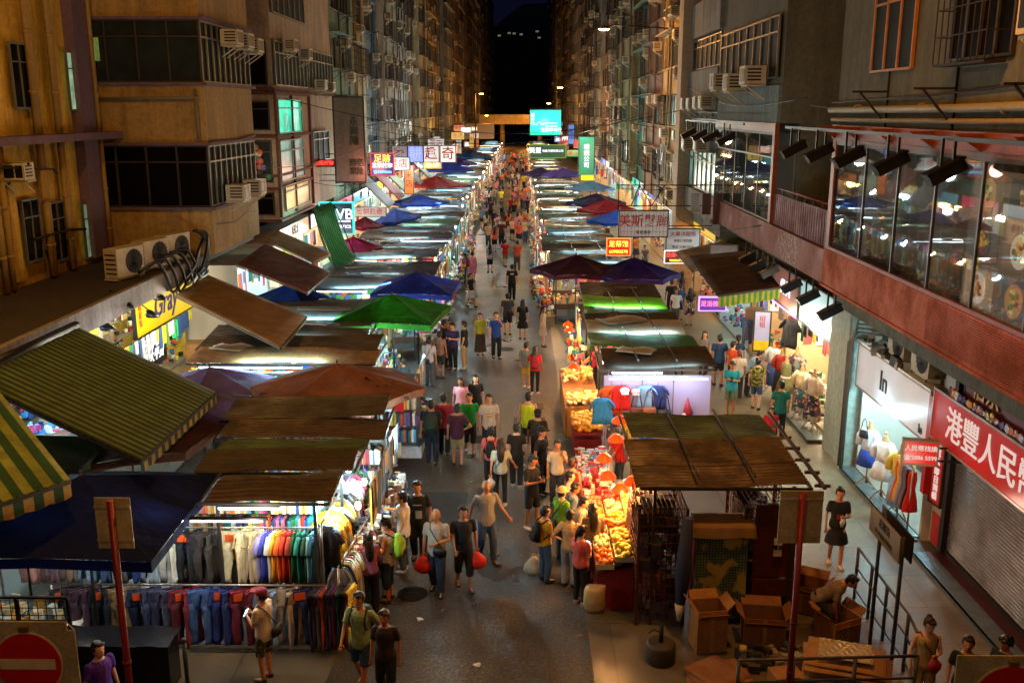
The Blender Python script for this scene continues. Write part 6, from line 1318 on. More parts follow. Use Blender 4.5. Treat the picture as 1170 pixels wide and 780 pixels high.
q = MB(); q.box(7.93, 8.05, 17.92, 18.08, 1.2, 3.2); tag(q.build('red_edge_panel', plain('panel_red', C('#a81010'))), 'thin red panel at the near end of the white In sign', 'panel')
q = MB(); q.box(7.95, 9.6, 18.1, 22.4, 3.24, 3.29); goods_mass(q, 8.0, 9, 18.2, 22.2, 3.3, 3.36, 90, random.Random(3), ['#4a4030', '#6a5a40', '#8a8470', '#2c2820'], (.04, .3)); tag(q.build('dusty_ledge', m_goods), 'littered dusty ledge on top of the In sign', 'ledge')
for k, y in enumerate((19.0, 20.3)): put_ac(Vector((8.42, y, 3.36)), R(-90), ('outdoor air conditioner on the In sign ledge, nearest the red sign', 'outdoor air conditioner on the In sign ledge, by the cyan wall')[k], True, 1.05)
q = MB(); q.box(8.9, 8.95, 21.0, 24, 3.3, 4.3); tag(q.build('cyan_wall', m_cyan), 'cyan painted wall strip above the In sign', 'wall')
lamp((8.5, 21.6, 3.9), 14, (.6, .95, 1), .2)
m_man = plain('mannequin_wood', C('#b08a5c'), .5)
def dress_mesh(kind):
    q = MB()
    if kind == 'dress': q.loft([((0, 0, .55), .3, .24), ((0, 0, .8), .24, .19), ((0, 0, 1.02), .14, .11), ((0, 0, 1.25), .18, .12), ((0, 0, 1.4), .14, .09)], 20)
    elif kind == 'skirt': q.loft([((0, 0, .55), .27, .23), ((0, 0, .8), .22, .18), ((0, 0, 1.02), .14, .11)], 20)
    elif kind == 'long': q.loft([((0, 0, .25), .26, .2), ((0, 0, .7), .22, .17), ((0, 0, 1.02), .15, .12)], 20)
    else:
        q.loft([((0, 0, .93), .2, .14), ((0, 0, 1.1), .17, .12), ((0, 0, 1.28), .19, .125), ((0, 0, 1.4), .15, .09)], 16)
        for s in (-1, 1): q.tube([(s * .14, 0, 1.36), (s * .26, -.02, 1.2), (s * .27, -.04, .98)], [.07, .085, .07], 10)
    return q.mesh('garment', m_cloth)
DM = {k: dress_mesh(k) for k in ('dress', 'skirt', 'long', 'blouse')}
def mannequin(x, y, label, parts, rz=-60, z=.1, sc=1.0):
    e = thing('mannequin', label, 'mannequin', (x, y, z), R(rz), 'dressed shop mannequins'); e.scale = (sc,) * 3; q = MB(); q.loft([((0, 0, .92), .13, .1), ((0, 0, 1.05), .11, .09), ((0, 0, 1.28), .15, .1), ((0, 0, 1.42), .1, .07), ((0, 0, 1.48), .045, .045), ((0, 0, 1.56), .04, .04)], 14); q.ball((0, 0, 1.58), .045, 8, 6); q.build('bust', m_man, e)
    q = MB(); q.tube([(0, 0, .1), (0, 0, .95)], .018, 8)
    for k in range(3): a = k * 2.1; q.tube([(0, 0, .28), (math.cos(a) * .15, math.sin(a) * .15, .15), (math.cos(a) * .26, math.sin(a) * .26, .0)], .016, 6)
    q.build('stand', m_man, e)
    for nm, kd, c, fab in parts: o = inst(nm, DM[kd], e, col=C(c)); setfab(o, fab)
    return e
mannequin(7.95, 21.0, 'mannequin in a white blouse and royal blue skirt', [('blouse', 'blouse', '#d8dce4', 'cloth'), ('skirt', 'skirt', '#2444a0', 'cloth')]); mannequin(8.0, 20.2, 'mannequin in a layered white dress', [('blouse', 'blouse', '#e8e8e8', 'cloth'), ('dress', 'dress', '#e0e0e4', 'cloth')]); mannequin(8.05, 19.4, 'mannequin in a yellow top and pale denim skirt', [('blouse', 'blouse', '#d8c050', 'cloth'), ('skirt', 'long', '#8cacd0', 'denim')])
o = inst('handbag', BAG, None, (7.75, 20.85, 1.35), R(-60), C('#101820'), .8); tag(o, 'small black shoulder bag on the mannequin with the blue skirt', 'handbag')
rack('clothes_rail', 'clothes rail at the near end of the white boutique', 7.85, 18.3, 7.95, 19.1, 1.6)
for k, (nm, c) in enumerate((('scarlet', '#c81414'), ('black', '#101014'), ('lilac grey', '#7c7484'), ('violet', '#6c5c8c'), ('silver', '#9c9ca4'), ('yellow', '#d8b040'), ('coral', '#d85c40'))):
    o = inst('dress', DM['dress'], None, (7.88, 18.35 + k * .11, .1), R(0), C(c), (.55, .35, 1)); tag(o, f'{nm} dress on the near rail of the white boutique', 'dress')
q = MB(); q.box(7.85, 8.3, 22.45, 24.0, 0, 4.36); q.box(7.8, 7.86, 22.5, 22.9, 0, 4.3); tag(q.build('pillar', wallmat('pillar_pale', C('#9aa89c'), C('#2c2c24'), .35)), 'pale stained pillar with pipes between the two clothes shops', 'pillar')
q = MB()
for k in range(5): q.tube([(7.78 - .03 * (k % 2), 22.45 - k * .07, .1), (7.78, 22.45 - k * .07, 3.2), (7.9, 22.2, 3.5 + k * .1), (8.3, 21.4, 3.6 + .1 * k)], .025, 6)
tag(q.build('wall_pipes', plain('pipe_grey', C('#5c6c6c'), .5)), 'bunch of grey pipes and cables beside the pale pillar', 'pipes')
shop(1, 24.1, 29.3, 8.2, 2.4, 'warm lit dress shop under the pale blue fascia', 51, 480, WHITE_L, m_warmint, 120, ['#e0d8c8', '#28383c', '#8a3c3c', '#c8b890', '#46685c', '#d8c040', '#c8d0d8', '#181818'])
sign('shop_sign', 'pale blue white fascia panel above the dress shop', (8.02, 25.7, 3.3), 3.0, 1.15, .14, R(-90), lightbox('paleblue_box', C('#98c0c8'), .28, .2), [])
sign('shop_sign', 'dusty pink sign with a neon script word above the dress shop', (7.98, 28.7, 3.35), 2.7, 1.1, .14, R(-90), plain('pink_board', C('#8a5c54'), .5), [('SUA', .0, 0, .62, emit('neon_lav', (.8, .75, 1, 1), 1.2), dict(shear=.3))])
q = MB(); q.box(7.88, 7.9, 27.3, 30.1, 2.72, 2.76); tag(q.build('neon_strip', emit('neon_violet', (.55, .2, 1, 1), 2)), 'violet neon strip under the dusty pink sign', 'neon tube')
mannequin(7.9, 25.2, 'mannequin in a pale top and dark flowery long skirt, nearest the pillar', [('blouse', 'blouse', '#c8b8a8', 'cloth'), ('skirt', 'long', '#182434', 'print')], sc=1.05); mannequin(7.8, 26.0, 'mannequin with a white blouse and green patterned skirt', [('blouse', 'blouse', '#d8c8a0', 'cloth'), ('skirt', 'long', '#1c5c5c', 'print')]); mannequin(7.6, 26.9, 'mannequin in an olive tank dress over white', [('dress', 'dress', '#7a7c50', 'cloth'), ('skirt', 'long', '#d8d4cc', 'cloth')]); mannequin(8.0, 27.3, 'mannequin wearing a grey patterned dress at the shop back', [('dress', 'dress', '#8c9c9c', 'print'), ('blouse', 'blouse', '#8c9c9c', 'print')], sc=1.1); mannequin(7.7, 27.8, 'mannequin in a red blouse and black skirt', [('blouse', 'blouse', '#a82c20', 'cloth'), ('skirt', 'long', '#26262c', 'cloth')]); mannequin(7.7, 28.7, 'mannequin in white and blue near the checked awning', [('blouse', 'blouse', '#d8dce0', 'cloth'), ('skirt', 'long', '#4464a8', 'cloth')])
o = inst('shirt', SHM[0], None, (8.0, 28.2, 2.5), R(-60), C('#18181c'), 1.2); tag(o, 'black T-shirt with a pink spot hanging high in the dress shop', 'T-shirt')
lamp((7.6, 20.3, 2.15), 22, COOL_L, .1); lamp((7.7, 25.8, 2.7), 70, (1, .86, .6), .1); lamp((7.1, 15.6, 1.9), 14, (1, .6, .45), .2); lamp((7.4, 28.6, 2.6), 40, WHITE_L, .1)  # bare lights added under the signs to brighten shopfronts and sidewalk
# right side farther
names = ['pale clothing shop', 'yellow lit snack shop', 'bright toy shop', 'white lit shoe shop', 'crowded bag shop', 'green lit pharmacy', 'warm lit bakery', 'cosmetics shop', 'phone accessory shop', 'souvenir shop', 'sock shop', 'hardware shop', 'tea shop', 'underwear shop']
y = 29.5
for k in range(16):
    L = 4.6 + (k % 3) * .8 + (3 if k > 8 else 0)
    shop(1, y, y + L - .1, 8.2, 2.2, f'{names[k % 14]} on the right sidewalk, {ORD[k] if k < 13 else "far"} beyond the dress shop', 60 + k, 190 if k < 8 else 220, (WHITE_L, COOL_L, WARM_L)[k % 3], m_int if k % 3 else m_warmint, 90 if k < 6 else 40)
    if k > 1: sign('shop_sign', f'lit fascia sign of the {names[k % 14]}, {ORD[k % 13] if k < 13 else "far"} right shop', (8.0, y + L / 2, 3.55), L - .5, .55, .1, R(-90), lightbox('fascia%d' % (k % 6), C(['#c8c8c8', '#3cc8b0', '#d8b030', '#c83c3c', '#e0e8ea', '#5078c8'][k % 6]), .4, .2), [(['大減價', '時裝', '藥房', '鞋店', '精品', '麵包'][k % 6], 0, 0, .42, k_txt)])
    y += L
q = MB(); q.grid(lambda u, v: (6.9 + .0 * u, 27.4 + u * .5, 2.9 - v * .9), 3, 3); 
o = inst('jeans', TR[2], None, (7.3, 30.6, 1.95), R(0), C('#3c4c6c'), .8); tag(o, 'blue jeans hanging by the violet neon sign under the checked awning', 'jeans')
q = MB(); q.box(7.3, 7.9, 31.0, 31.05, 1.2, 2.3); q.col = (1, 1, 1, 1); tag(q.build('notice_board', plain('wood_board', C('#8a7050'), .7)), 'pale wooden board with hats under the checked awning', 'board')
sign('poster_sign', 'white poster with a yellow foot beside the dress shop door', (7.6, 29.9, 1.75), .46, 1.25, .04, R(-20), lightbox('poster_w', C('#b0b0d0'), .16, .3), [('招\n租', 0, .3, .2, r_txt)], 'poster')
q = MB(); q.box(-.23, .23, -.034, -.031, -.62, -.3); q.build('yellow_panel', plain('poster_yellow', C('#e8d020'), .5), bpy.data.objects['poster_sign'])
p = aty(814, 347, 31.5); sign('neon_sign', 'purple framed neon sign under the checked awning', (p.x, 31.5, p.z), .85, .42, .1, 0, lightbox('neon_bg_purple', C('#401c70'), .8, .2), [('足浴按摩', 0, 0, .2, emit('neon_pink', (1, .15, .35, 1), 1.2))], frame=emit('neon_frame', (.5, .25, 1, 1), 1.0))
p = aty(823, 298, 33.5); sign('neon_sign', 'white panel with a neon script word below the pink parapet', (p.x + .1, 33.5, p.z + .1), .9, .9, .1, R(-10), plain('grey_panel', C('#6a6a70'), .5), [('Pu', -.05, .0, .45, emit('neon_white2', (1, .95, 1, 1), 1.5), dict(shear=.3))])
# hanging street signs
def psign(name, label, px0, py0, px1, py1, y, d, m, texts, frame=None, hang=None, rz=0, cat='hanging sign'):
    a, b = aty(px0, py0, y), aty(px1, py1, y); w, h = b.x - a.x, a.z - b.z
    return sign(name, label, ((a.x + b.x) / 2, y, (a.z + b.z) / 2), w, h, d, rz, m, [(s, u * w, v * h, sz * h, mm, kw) for s, u, v, sz, mm, kw in texts], cat, frame, [(Vector(p), Vector(q_)) for p, q_ in hang] if hang else None)
m_wb = lightbox('sign_white_dim', C('#a89c94'), .2, .35)
e = psign('hanging_sign', 'white hair salon sign with red characters behind a wire grid', 708, 241, 762, 270, 38, .12, m_wb, [('美斯髮廊', 0, .1, .5, r_txt, dict(bold=.02)), ('電髮護髮', 0, -.34, .15, k_txt, {})], hang=[((-1.1, 0, .7), (4, 0, .7)), ((-1.1, 0, 1.5), (4, 0, 1.5)), ((-.5, 0, .7), (-.2, 0, 1.5)), ((.3, 0, .7), (-.2, 0, 1.5)), ((.3, 0, .7), (.8, 0, 1.5)), ((-1.0, 0, .5), (-1.0, 0, 1.5))])
q = MB()
for k in range(14): x = -.9 + k * .14; q.bar((x, -.1, -.5), (x, -.1, .5), .008)
for k in range(6): z = -.5 + k * .2; q.bar((-.92, -.1, z), (.92, -.1, z), .008)
q.build('wire_grid', m_iron, e)
psign('hanging_sign', 'dim white tailor sign with small red and black characters', 762, 262, 798, 287, 40, .12, m_wb, [('大華洋服裝', 0, .28, .24, r_txt, dict(bold=.02)), ('專營訂造西服', 0, -.02, .14, k_txt, {}), ('電話 2788 0874', 0, -.3, .15, k_txt, {})], hang=[((-.6, 0, .6), (3, 0, .6)), ((-.6, 0, -.6), (3, 0, -.2))])
psign('neon_sign', 'orange and red neon massage sign under the hair salon sign', 694, 273, 719, 291, 37, .1, lightbox('neon_bg_red', C('#a01408'), .9, .2), [('足蒂雅', 0, .17, .42, y_neon, dict(bold=.02)), ('60980878', 0, -.3, .3, y_neon, {})], frame=emit('neon_o_frame', (1, .2, .05, 1), .8))
psign('neon_sign', 'red LED sign with a yellow number line under the tailor sign', 760, 287, 784, 300, 38.5, .1, lightbox('led_bg', C('#300404'), .6, .2), [('按摩中心', 0, .15, .42, r_neon, dict(bold=.03)), ('98602675', 0, -.3, .28, y_neon, {})], frame=emit('neon_w_frame', (1, .8, .7, 1), .6))
TB = lightbox('turquoise_box', C('#0cb898'), .55, .15)
psign('hanging_sign', 'large glowing turquoise sign hanging over the lane', 606, 126, 640.5, 154, 75, .3, TB, [('證\n券\n行', -.42, .12, .17, w_txt, {}), ('鑫豐證券行', .18, -.32, .18, w_txt, dict(bold=.02)), ('SECURITIES', .2, -.16, .1, w_txt, {})], hang=[((-1.2, 0, 1.05), (6.2, 0, 1.05)), ((-1.2, 0, -1.0), (6.2, 0, -1.0)), ((1.2, 0, -1.0), (5, 0, 1.0)), ((3, 0, -1), (6, 0, 1.05))])
q = MB(); q.tube([(-.9, -.17, -.1), (-.7, -.17, -.2), (-.5, -.17, .05), (-.3, -.17, -.15), (.1, -.17, -.05), (.9, -.17, -.05)], .02, 6); q.build('chart_line', w_txt, bpy.data.objects[e.name] if False else [o for o in bpy.data.objects if o.get('label') == 'large glowing turquoise sign hanging over the lane'][0])
psign('hanging_sign', 'dark green property sign with a lime edge below the turquoise one', 606, 166, 646, 180, 72, .25, lightbox('darkgreen_box', C('#0c3a24'), .5, .2), [('英豐', -.36, .05, .5, w_txt, dict(bold=.02)), ('地產代理有限公司', .14, .03, .22, w_txt, {})], frame=emit('lime_edge', (.35, .6, .05, 1), .3), hang=[((1.2, 0, .4), (5, 0, .4)), ((1.2, 0, -.4), (5, 0, -.4))])
psign('hanging_sign', 'narrow vertical teal sign on the right far fronts', 662, 157, 678, 200, 72, .25, lightbox('teal_vert', C('#10a880'), .16, .5), [('眼\n鏡\n公\n司', 0, 0, .16, w_txt, {})], hang=[((.4, 0, 1), (3, 0, 1)), ((.4, 0, -1), (3, 0, -1))])
psign('shop_sign', 'bright yellow sign low on the far right sidewalk', 664, 200, 678, 206, 70, .1, lightbox('yellow_box', C('#e8d810'), .6, .1), [])
for k, (ch, cx) in enumerate((('家', 457), ('餅', 475), ('趣', 493), ('奇', 512))):
    psign('hanging_sign', f'box sign with the character {ch}, ' + ('dim leftmost', 'blue neon second', 'red third', 'rightmost red')[k] + ' of four in a row', cx - 8.5, 167, cx + 8.5, 185, 57, .25, lightbox('box4_%d' % k, C(('#8a8084', '#8088d8', '#d0c4c0', '#e0d4cc')[k]), (.25, .55, .5, .55)[k], .2), [(ch, 0, 0, .85, (r_txt, b_neon, r_txt, r_txt)[k], dict(bold=.03))], hang=[((-.9, 0, .62), (.9, 0, .62))] if k else [((-3.5, 0, .62), (.9, 0, .62)), ((-3.5, 0, -.62), (.9, 0, -.62))])
psign('hanging_sign', 'smaller dim white sign repeating the four characters below', 404, 237, 441, 247, 49, .15, m_wb, [('家餅趣奇', 0, 0, .75, r_txt, dict(bold=.02))])
psign('neon_sign', 'red and blue LED foot massage sign beside the tall grey sign', 424, 176, 450, 200, 47.5, .12, lightbox('led_blue', C('#0c1c5c'), .7, .2), [('足跡', 0, .27, .42, emit('neon_gold', (1, .4, .04, 1), 1.4), dict(bold=.03)), ('正宗按摩', 0, -.05, .25, w_txt, dict(bold=.02)), ('☎23898686', 0, -.36, .17, c_neon, {})], frame=emit('neon_r_frame', (1, .05, .03, 1), .7), hang=[((-3, 0, .5), (.6, 0, .5)), ((-3, 0, -.5), (.6, 0, -.5))])
psign('hanging_sign', 'tall unlit grey vertical sign with dark characters over the left row', 382, 112, 418, 207, 46.5, .45, wallmat('grey_sign', C('#7a7068'), C('#204020'), .45), [('永\n興\n隆', .18, .1, .115, dk_txt, {}), ('商\n業', .1, -.33, .10, dk_txt, {}), ('佰\n隆', .36, -.33, .10, dk_txt, {})], hang=[((-1.6, 0, 2.05), (1, 0, 2.05)), ((-1.6, 0, -1.9), (.8, 0, -1.9))])
psign('shop_sign', 'teal edged cosmetics sign with white capital letters', 366, 232, 404, 266, 41, .3, lightbox('avb_bg', C('#081430'), .5, .2), [('AVB', .1, .12, .5, w_txt, dict(bold=.02)), ('COSMETICS', .1, -.28, .14, w_txt, {})], frame=emit('teal_edge', (.05, .7, .5, 1), .8))
q = MB(); q.box(-.5, .6, -.17, -.16, -.14, -.11); q.build('underline', p_neon, [o for o in bpy.data.objects if (o.get('label') or '').startswith('teal edged cosmetics')][0])
psign('neon_sign', 'row of red LED characters on the beige building', 359, 183, 382, 190, 46, .08, lightbox('led_red_bg', C('#500404'), .8, .2), [('足底按摩', 0, 0, .8, r_neon, dict(bold=.02))])
# left shops
yg = lightbox('yellow_fascia', C('#e8c000'), .33, .25)
shop(-1, 24.5, 33.0, -11.9, 1.6, 'yellow shoe shop under the left roof', 80, 260, WHITE_L, plain('yellow_interior', C('#c8b040'), .6), 220, ['#e0e0e0', '#202028', '#3c5c90', '#c8c8b8', '#c03c30', '#e8d860'], zc=3.5)
e = sign('shop_sign', 'yellow sign with a purple handwritten word over the shoe shop', (-11.2, 29.5, 2.75), 5.0, 1.2, .1, R(90), yg, [('Gray', -.2, .02, 1.0, plain('text_purple', C('#3c1470'), .5), dict(shear=.35, bold=.01)), (V('鞋屋特'), -2.2, 0, .24, plain('text_orange', C('#c8541c'), .5), {}), ('SHOES', 1.7, -.2, .16, k_txt, {})])
q = MB(); q.box(-11.3, -11.25, 26.8, 29.4, .95, 2.05); e = tag(q.build('led_board', plain('blackboard', C('#0c0c0c'), .3)), 'black board with slanted white writing under the yellow sign', 'board')
text('原價半價\n清貨大平賣', e, (-11.235, 28.1, 1.5), .4, w_txt, (math.pi / 2, 0, math.pi / 2), .03, .003, shear=.3)
sign('neon_sign', 'small glowing green sign in the yellow shoe shop', (-11.1, 29.9, 1.8), .6, .55, .06, R(80), emit('green_sign', (.03, .9, .15, 1), .7), [])
shop(-1, 14.5, 24.3, -11.6, 1.6, 'bright blue and white shop under the striped awning', 81, 300, COOL_L, m_int, 300, ['#3c8cd0', '#7cc0e8', '#e8f0f8', '#e04080', '#e8d860', '#203c80'], zc=3.4)
q = MB(); q.box(-9.6, -9.2, 16.5, 19.5, .5, 1.6); goods_mass(q, -10.2, -8.9, 16.6, 19.5, 1.6, 2.3, 120, random.Random(6), ['#3c8cd0', '#58b0e8', '#e8f0f8', '#e04090', '#c8d8e8']); tag(q.build('blue_goods', m_goods), 'sky blue packets below the two striped awnings', 'goods', kind='stuff'); lamp((-9.2, 18, 3.0), 40, (.8, .93, 1), .2)
for k, (px, py, y) in enumerate(((140, 347, 23.8), (118, 372, 22.8), (178, 338, 26.0), (170, 358, 26.5))):
    p = aty(px, py, y); e = thing('flood_lamp', f'black hooded lamp under the left roof edge, {ORD[k]} of four', 'lamp', p); q = MB(); q.loft([((0, 0, .1), .06, .06), ((.05, 0, 0), .16, .14), ((.12, 0, -.1), .2, .16)], 10); q.build('hood', m_black, e); q = MB(); q.bar((0, 0, .1), (-.3, 0, .35), .03); q.build('arm', m_black, e)
lamp((-10.6, 25.0, 3.2), 50, (1, .95, .8), .15)
names = ['snack kiosk', 'swim toy shop', 'lit clothing shop', 'bag and hat shop', 'pink gift shop', 'household shop', 'shoe outlet', 'sportswear shop', 'lingerie shop', 'watch shop', 'stationery shop', 'dried food shop', 'toy arcade']
y = 33.2
for k in range(17):
    L = 4.8 + (k % 3) * .9 + (3 if k > 8 else 0)
    shop(-1, y, y + L - .1, -10.0, 2.2, f'{names[k % 13]} on the left sidewalk, {ORD[k % 13] if k < 13 else "far"} beyond the shoe shop', 90 + k, 230 if k < 8 else 240, (COOL_L, WHITE_L, WARM_L)[(k + (k > 2)) % 3], m_int, 150 if k < 6 else 50)
    if k > 0: sign('shop_sign', f'lit fascia sign of the {names[k % 13]}, {ORD[k % 13] if k < 13 else "far"} left shop', (-9.75, y + L / 2, 3.6), L - .5, .6, .1, R(90), lightbox('fasciaL%d' % (k % 6), C(['#d8dcd8', '#e07a30', '#e0e8ea', '#c83c5c', '#3cb0c8', '#d8c030'][k % 6]), .4, .2), [(['開倉價', '時裝店', '大特賣', '精品屋', '童裝', '手袋'][k % 6], 0, 0, .45, k_txt)])
    y += L
q = MB(); r = random.Random(66)
for y0 in (21.5, 23.8, 26.1, 28.4): q.col = C('#8a8478'); q.box(-10.0, -8.4, y0, y0 + 1.9, .1, .75); goods_mass(q, -9.9, -8.5, y0, y0 + 1.9, .8, 1.15, 110, r, ['#e8e8e0', '#1c1c24', '#2c4c80', '#e8e8e0', '#c8c0a8', '#d8c040', '#a8b8c8'], (.06, .2))
hanging(q, -10.6, 24, -10.6, 30, 2.4, 24, r, (.3, .7), .25, ['#e8e8e0', '#e8d020', '#2c4c80', '#3ca050', '#c8c8c8'])
tag(q.build('shoe_display', m_goods), 'tables of white and navy shoes before the yellow shoe shop', 'goods', kind='stuff'); lamp((-9.3, 27, 2.9), 110, (1, .95, .8), .1); lamp((-9.3, 22.5, 2.7), 60, (.9, .97, 1), .1)  # two lights without fixtures, added to brighten the shoe tables
# bright swim ring goods and racks before the left shops
e = thing('swim_ring', 'rainbow and orange inflatable swim ring hanging at the swim toy shop', 'swim ring', aty(347, 302, 36.5)); q = MB(); P = [(math.cos(a * .35) * .42, 0, math.sin(a * .35) * .42) for a in range(18)]; q.tube(P, .14, 10, closed=True); q.build('outer_ring', plain('ring_orange', C('#e86a10'), .3), e); q = MB(); q.tube([(p_[0] * .9 - .5, .15, p_[2] * .9 + .1) for p_ in P], .12, 10, closed=True); q.build('ring', plain('ring_yellow', C('#e8c820'), .3), e); q = MB(); q.tube([(p_[0] * .45 - .5, .12, p_[2] * .45 + .1) for p_ in P], .07, 8, closed=True); q.build('inner_ring', plain('ring_blue', C('#3c8cd0'), .3), e)
q = MB(); r = random.Random(77)
for k in range(60): q.col = jit(C(r.choice(['#e8e8d8', '#c8d8c0', '#d8c8a0', '#3c4c8c', '#e8b0c0', '#c83c3c', '#f0f0f0', '#3c2c24']))); x, y, z = r.uniform(-9.4, -7.6), r.uniform(34.5, 44), r.uniform(.6, 2.6); q.cbox((x, y, z), (.35, .06, r.uniform(.4, .8)), rz=r.uniform(-.4, .4))
tag(q.build('sidewalk_goods', m_goods), 'pale garments and toys hung along the left sidewalk near the swim ring', 'goods', kind='stuff')
for x, y, z, pw in ((-8.6, 33.5, 3.1, 55), (-8.4, 39, 3.1, 60), (-8.6, 45, 3.1, 60), (-8.6, 54, 3.1, 70), (-8.6, 66, 3.2, 80)): lamp((x, y, z), pw, (.92, 1, .97), .2)
for k, (a, b, s_) in enumerate((((-9.4, 39, 9), (7.2, 44, 8.6), 1.2), ((-9.6, 51, 8), (7.6, 60, 8.4), 1.5), ((3.8, 38, 5.6), (7.2, 29.5, 6.9), .3), ((5.9, 38, 4.5), (7.4, 30, 5.1), .3), ((-9.6, 36, 6.5), (-7.6, 46.5, 6.9), .3), ((-9.6, 44, 5.4), (-7.3, 47, 5.2), .2), ((7.4, 26, 8.9), (7.4, 45, 9.6), .5), ((-9.8, 62, 7), (7.7, 71, 8.2), 1.4))):
    a, b = Vector(a), Vector(b); q = MB(); q.tube([a.lerp(b, t / 12) - Vector((0, 0, s_ * math.sin(math.pi * t / 12))) for t in range(13)], .014, 5)
    tag(q.build('overhead_wire', m_black), f'thin black wire slung over the street, {ORD[k]} from the camera', 'wire')
NC = [('藥', '#3cb070'), ('金', '#d8a020'), ('麵', '#c83020'), ('茶', '#c8c8c0'), ('髮', '#5878c8'), ('鞋', '#d0d0d0'), ('押', '#b02818'), ('米', '#d86820')]
r = random.Random(12)
for k in range(30):  # invented signs, added along the far fronts for clutter and glow
    side = -1 if k % 2 else 1
    if side > 0 and k < 9: continue
    ch, cc = NC[(k * 5) % 8]; y = 50 + k * 3.4; vert = k % 3 == 0; w_, h_ = (.5, 1.7) if vert else (1.2, .65)
    x = side * (5.2 + 1.3 * r.random()) - 1.0; z = r.uniform(4.0, 6.6)
    if side > 0 and y < 70 and z > 5: z = 4.4
    sign('hanging_sign', f'added small {("vertical" if vert else "wide")} hanging sign with the character {ch}, {"left" if side < 0 else "right"} fronts, {ORD[k // 2]} from the camera', (x, y, z), w_, h_, .16, 0, lightbox('ns%d' % (k % 8), C(cc), (.4, .12, .3)[k % 3] if k > 7 else .25, .3), [('\n'.join([ch, '店'] if vert else [ch + '店']), 0, 0, .5, (k_txt, r_txt, w_txt)[k % 3])], hang=[((0, 0, h_ / 2), (side * 3, 0, h_ / 2)), ((0, 0, -h_ / 2), (side * 3, 0, -h_ / 2))])
# flood lamps on the right building
def flood(loc, label, s=1.0, rz=0):
    e = thing('flood_lamp', label, 'lamp', loc, rz, 'black flood lamps of the right building'); e.scale = (s,) * 3; q = MB(); q.cbox((0, 0, -.42), (.5, .22, .18), rx=0, ry=R(-28)); q.cbox((-.03, 0, -.36), (.54, .26, .03), ry=R(-28)); q.build('housing', m_black, e)
    q = MB(); q.bar((-.06, 0, 0), (-.06, 0, -.4), .035); q.bar((.1, 0, 0), (.1, 0, -.33), .035); q.build('arm', m_black, e)
q = MB(); q.bar((6.92, 11, 8.14), (6.92, 26, 8.14), .07); tag(q.build('lamp_rail', m_black), 'black rail carrying the flood lamps above the restaurant glass', 'lamp rail')
for k, y in enumerate((16.1, 18.5, 20.9, 23.0, 25.2)): flood((6.92, y, 8.14), f'black flood lamp on the rail above the restaurant glass, {ORD[k]} from the camera', 1.25)
q = MB(); q.bar((6.92, 31, 8.14), (6.92, 42, 8.14), .06); tag(q.build('lamp_rail', m_black), 'black rail carrying flood lamps above the glazed corner floor', 'lamp rail')
for k, y in enumerate((33.7, 36.5, 38.7, 41.3)): flood((6.92, y, 8.14), f'black flood lamp above the glazed corner floor, {ORD[k]} from the camera', 1.25)
for k, y in enumerate((22.5, 24.3, 25.9, 28.3, 29.6, 31.1)): flood((7.3, y, 4.4), f'black flood lamp below the parapet, {ORD[k]} from the camera', 1.1)
# ------------------------------------------------------------------ people and what they carry
m_plastic_red = plain('red_plastic_bag', C('#e8301c'), .35, 0, .2, 10, .4); m_plastic_w = plain('white_plastic_bag', C('#c8c0b0'), .35, 0, .25, 8, .5)
def pbag_mesh(w=.17, h=.26, seed=0):
    r = random.Random(seed); q = MB(); q.loft([((0, 0, -h - .08), w * .55, w * .4), ((0, 0, -h), w * 1.0, w * .75), ((.01, 0, -h * .6), w * .95, w * .65), ((0, 0, -h * .25), w * .45, w * .3), ((0, 0, -.02), w * .2, w * .12)], 12)
    for s in (-1, 1): q.tube([(s * .02, 0, -.02), (s * .035, 0, .02), (0, 0, .04)], .008, 5)
    return q
def carry(M, f, hand, label, name='plastic_bag', m=None, w=.17, h=.26, cat='bag'):
    p = M @ f['hands'][hand]; return tag(pbag_mesh(w, h, hash(label) % 9).build(name, m or m_plastic_red, None, p), label, cat)
def backpack(M, f, label, col, col2=None, s=1.0):
    U = f['U']; e = thing('backpack', label, 'backpack', (0, 0, 0)); e.matrix_world = M
    q = MB(); q.loft([(U((0, .2, .98)), .12 * s, .06), (U((0, .23, 1.08)), .155 * s, .1 * s), (U((0, .22, 1.28)), .15 * s, .09 * s), (U((0, .18, 1.43)), .09 * s, .05)], 14); inst('bag_body', q.mesh('bag_body', m_cloth), e, col=C(col))
    q = MB(); q.loft([(U((0, .3, 1.02)), .08, .03), (U((0, .315, 1.1)), .11, .05), (U((0, .29, 1.2)), .08, .03)], 12); inst('pocket', q.mesh('pocket', m_cloth), e, col=C(col2 or col))
    q = MB()
    for s_ in (-1, 1): q.tube([U((s_ * .1, .15, 1.4)), U((s_ * .125, .0, 1.475)), U((s_ * .13, -.125, 1.36)), U((s_ * .14, -.13, 1.2)), U((s_ * .13, .12, 1.05))], .016, 6)
    inst('strap', q.mesh('strap', m_cloth), e, col=C('#141414')); return e
def crossbody(M, f, label, col, side=1, front=True):
    U = f['U']; e = thing('shoulder_bag', label, 'bag', (0, 0, 0)); e.matrix_world = M; y = -.19 if front else .19
    q = MB(); q.loft([(U((side * .1, y, .86)), .13, .05), (U((side * .1, y, .95)), .14, .06), (U((side * .1, y, 1.03)), .12, .04)], 12); inst('bag_body', q.mesh('bag_body', m_shoe), e, col=C(col))
    q = MB(); q.tube([U((side * .15, y * .9, 1.02)), U((side * .02, y * .84, 1.2)), U((-side * .09, y * .74, 1.38)), U((-side * .12, 0, 1.475)), U((-side * .06, -y * .82, 1.3)), U((side * .15, -y * .8, 1.05))], .01, 6); inst('strap', q.mesh('strap', m_shoe), e, col=C(col)); return e
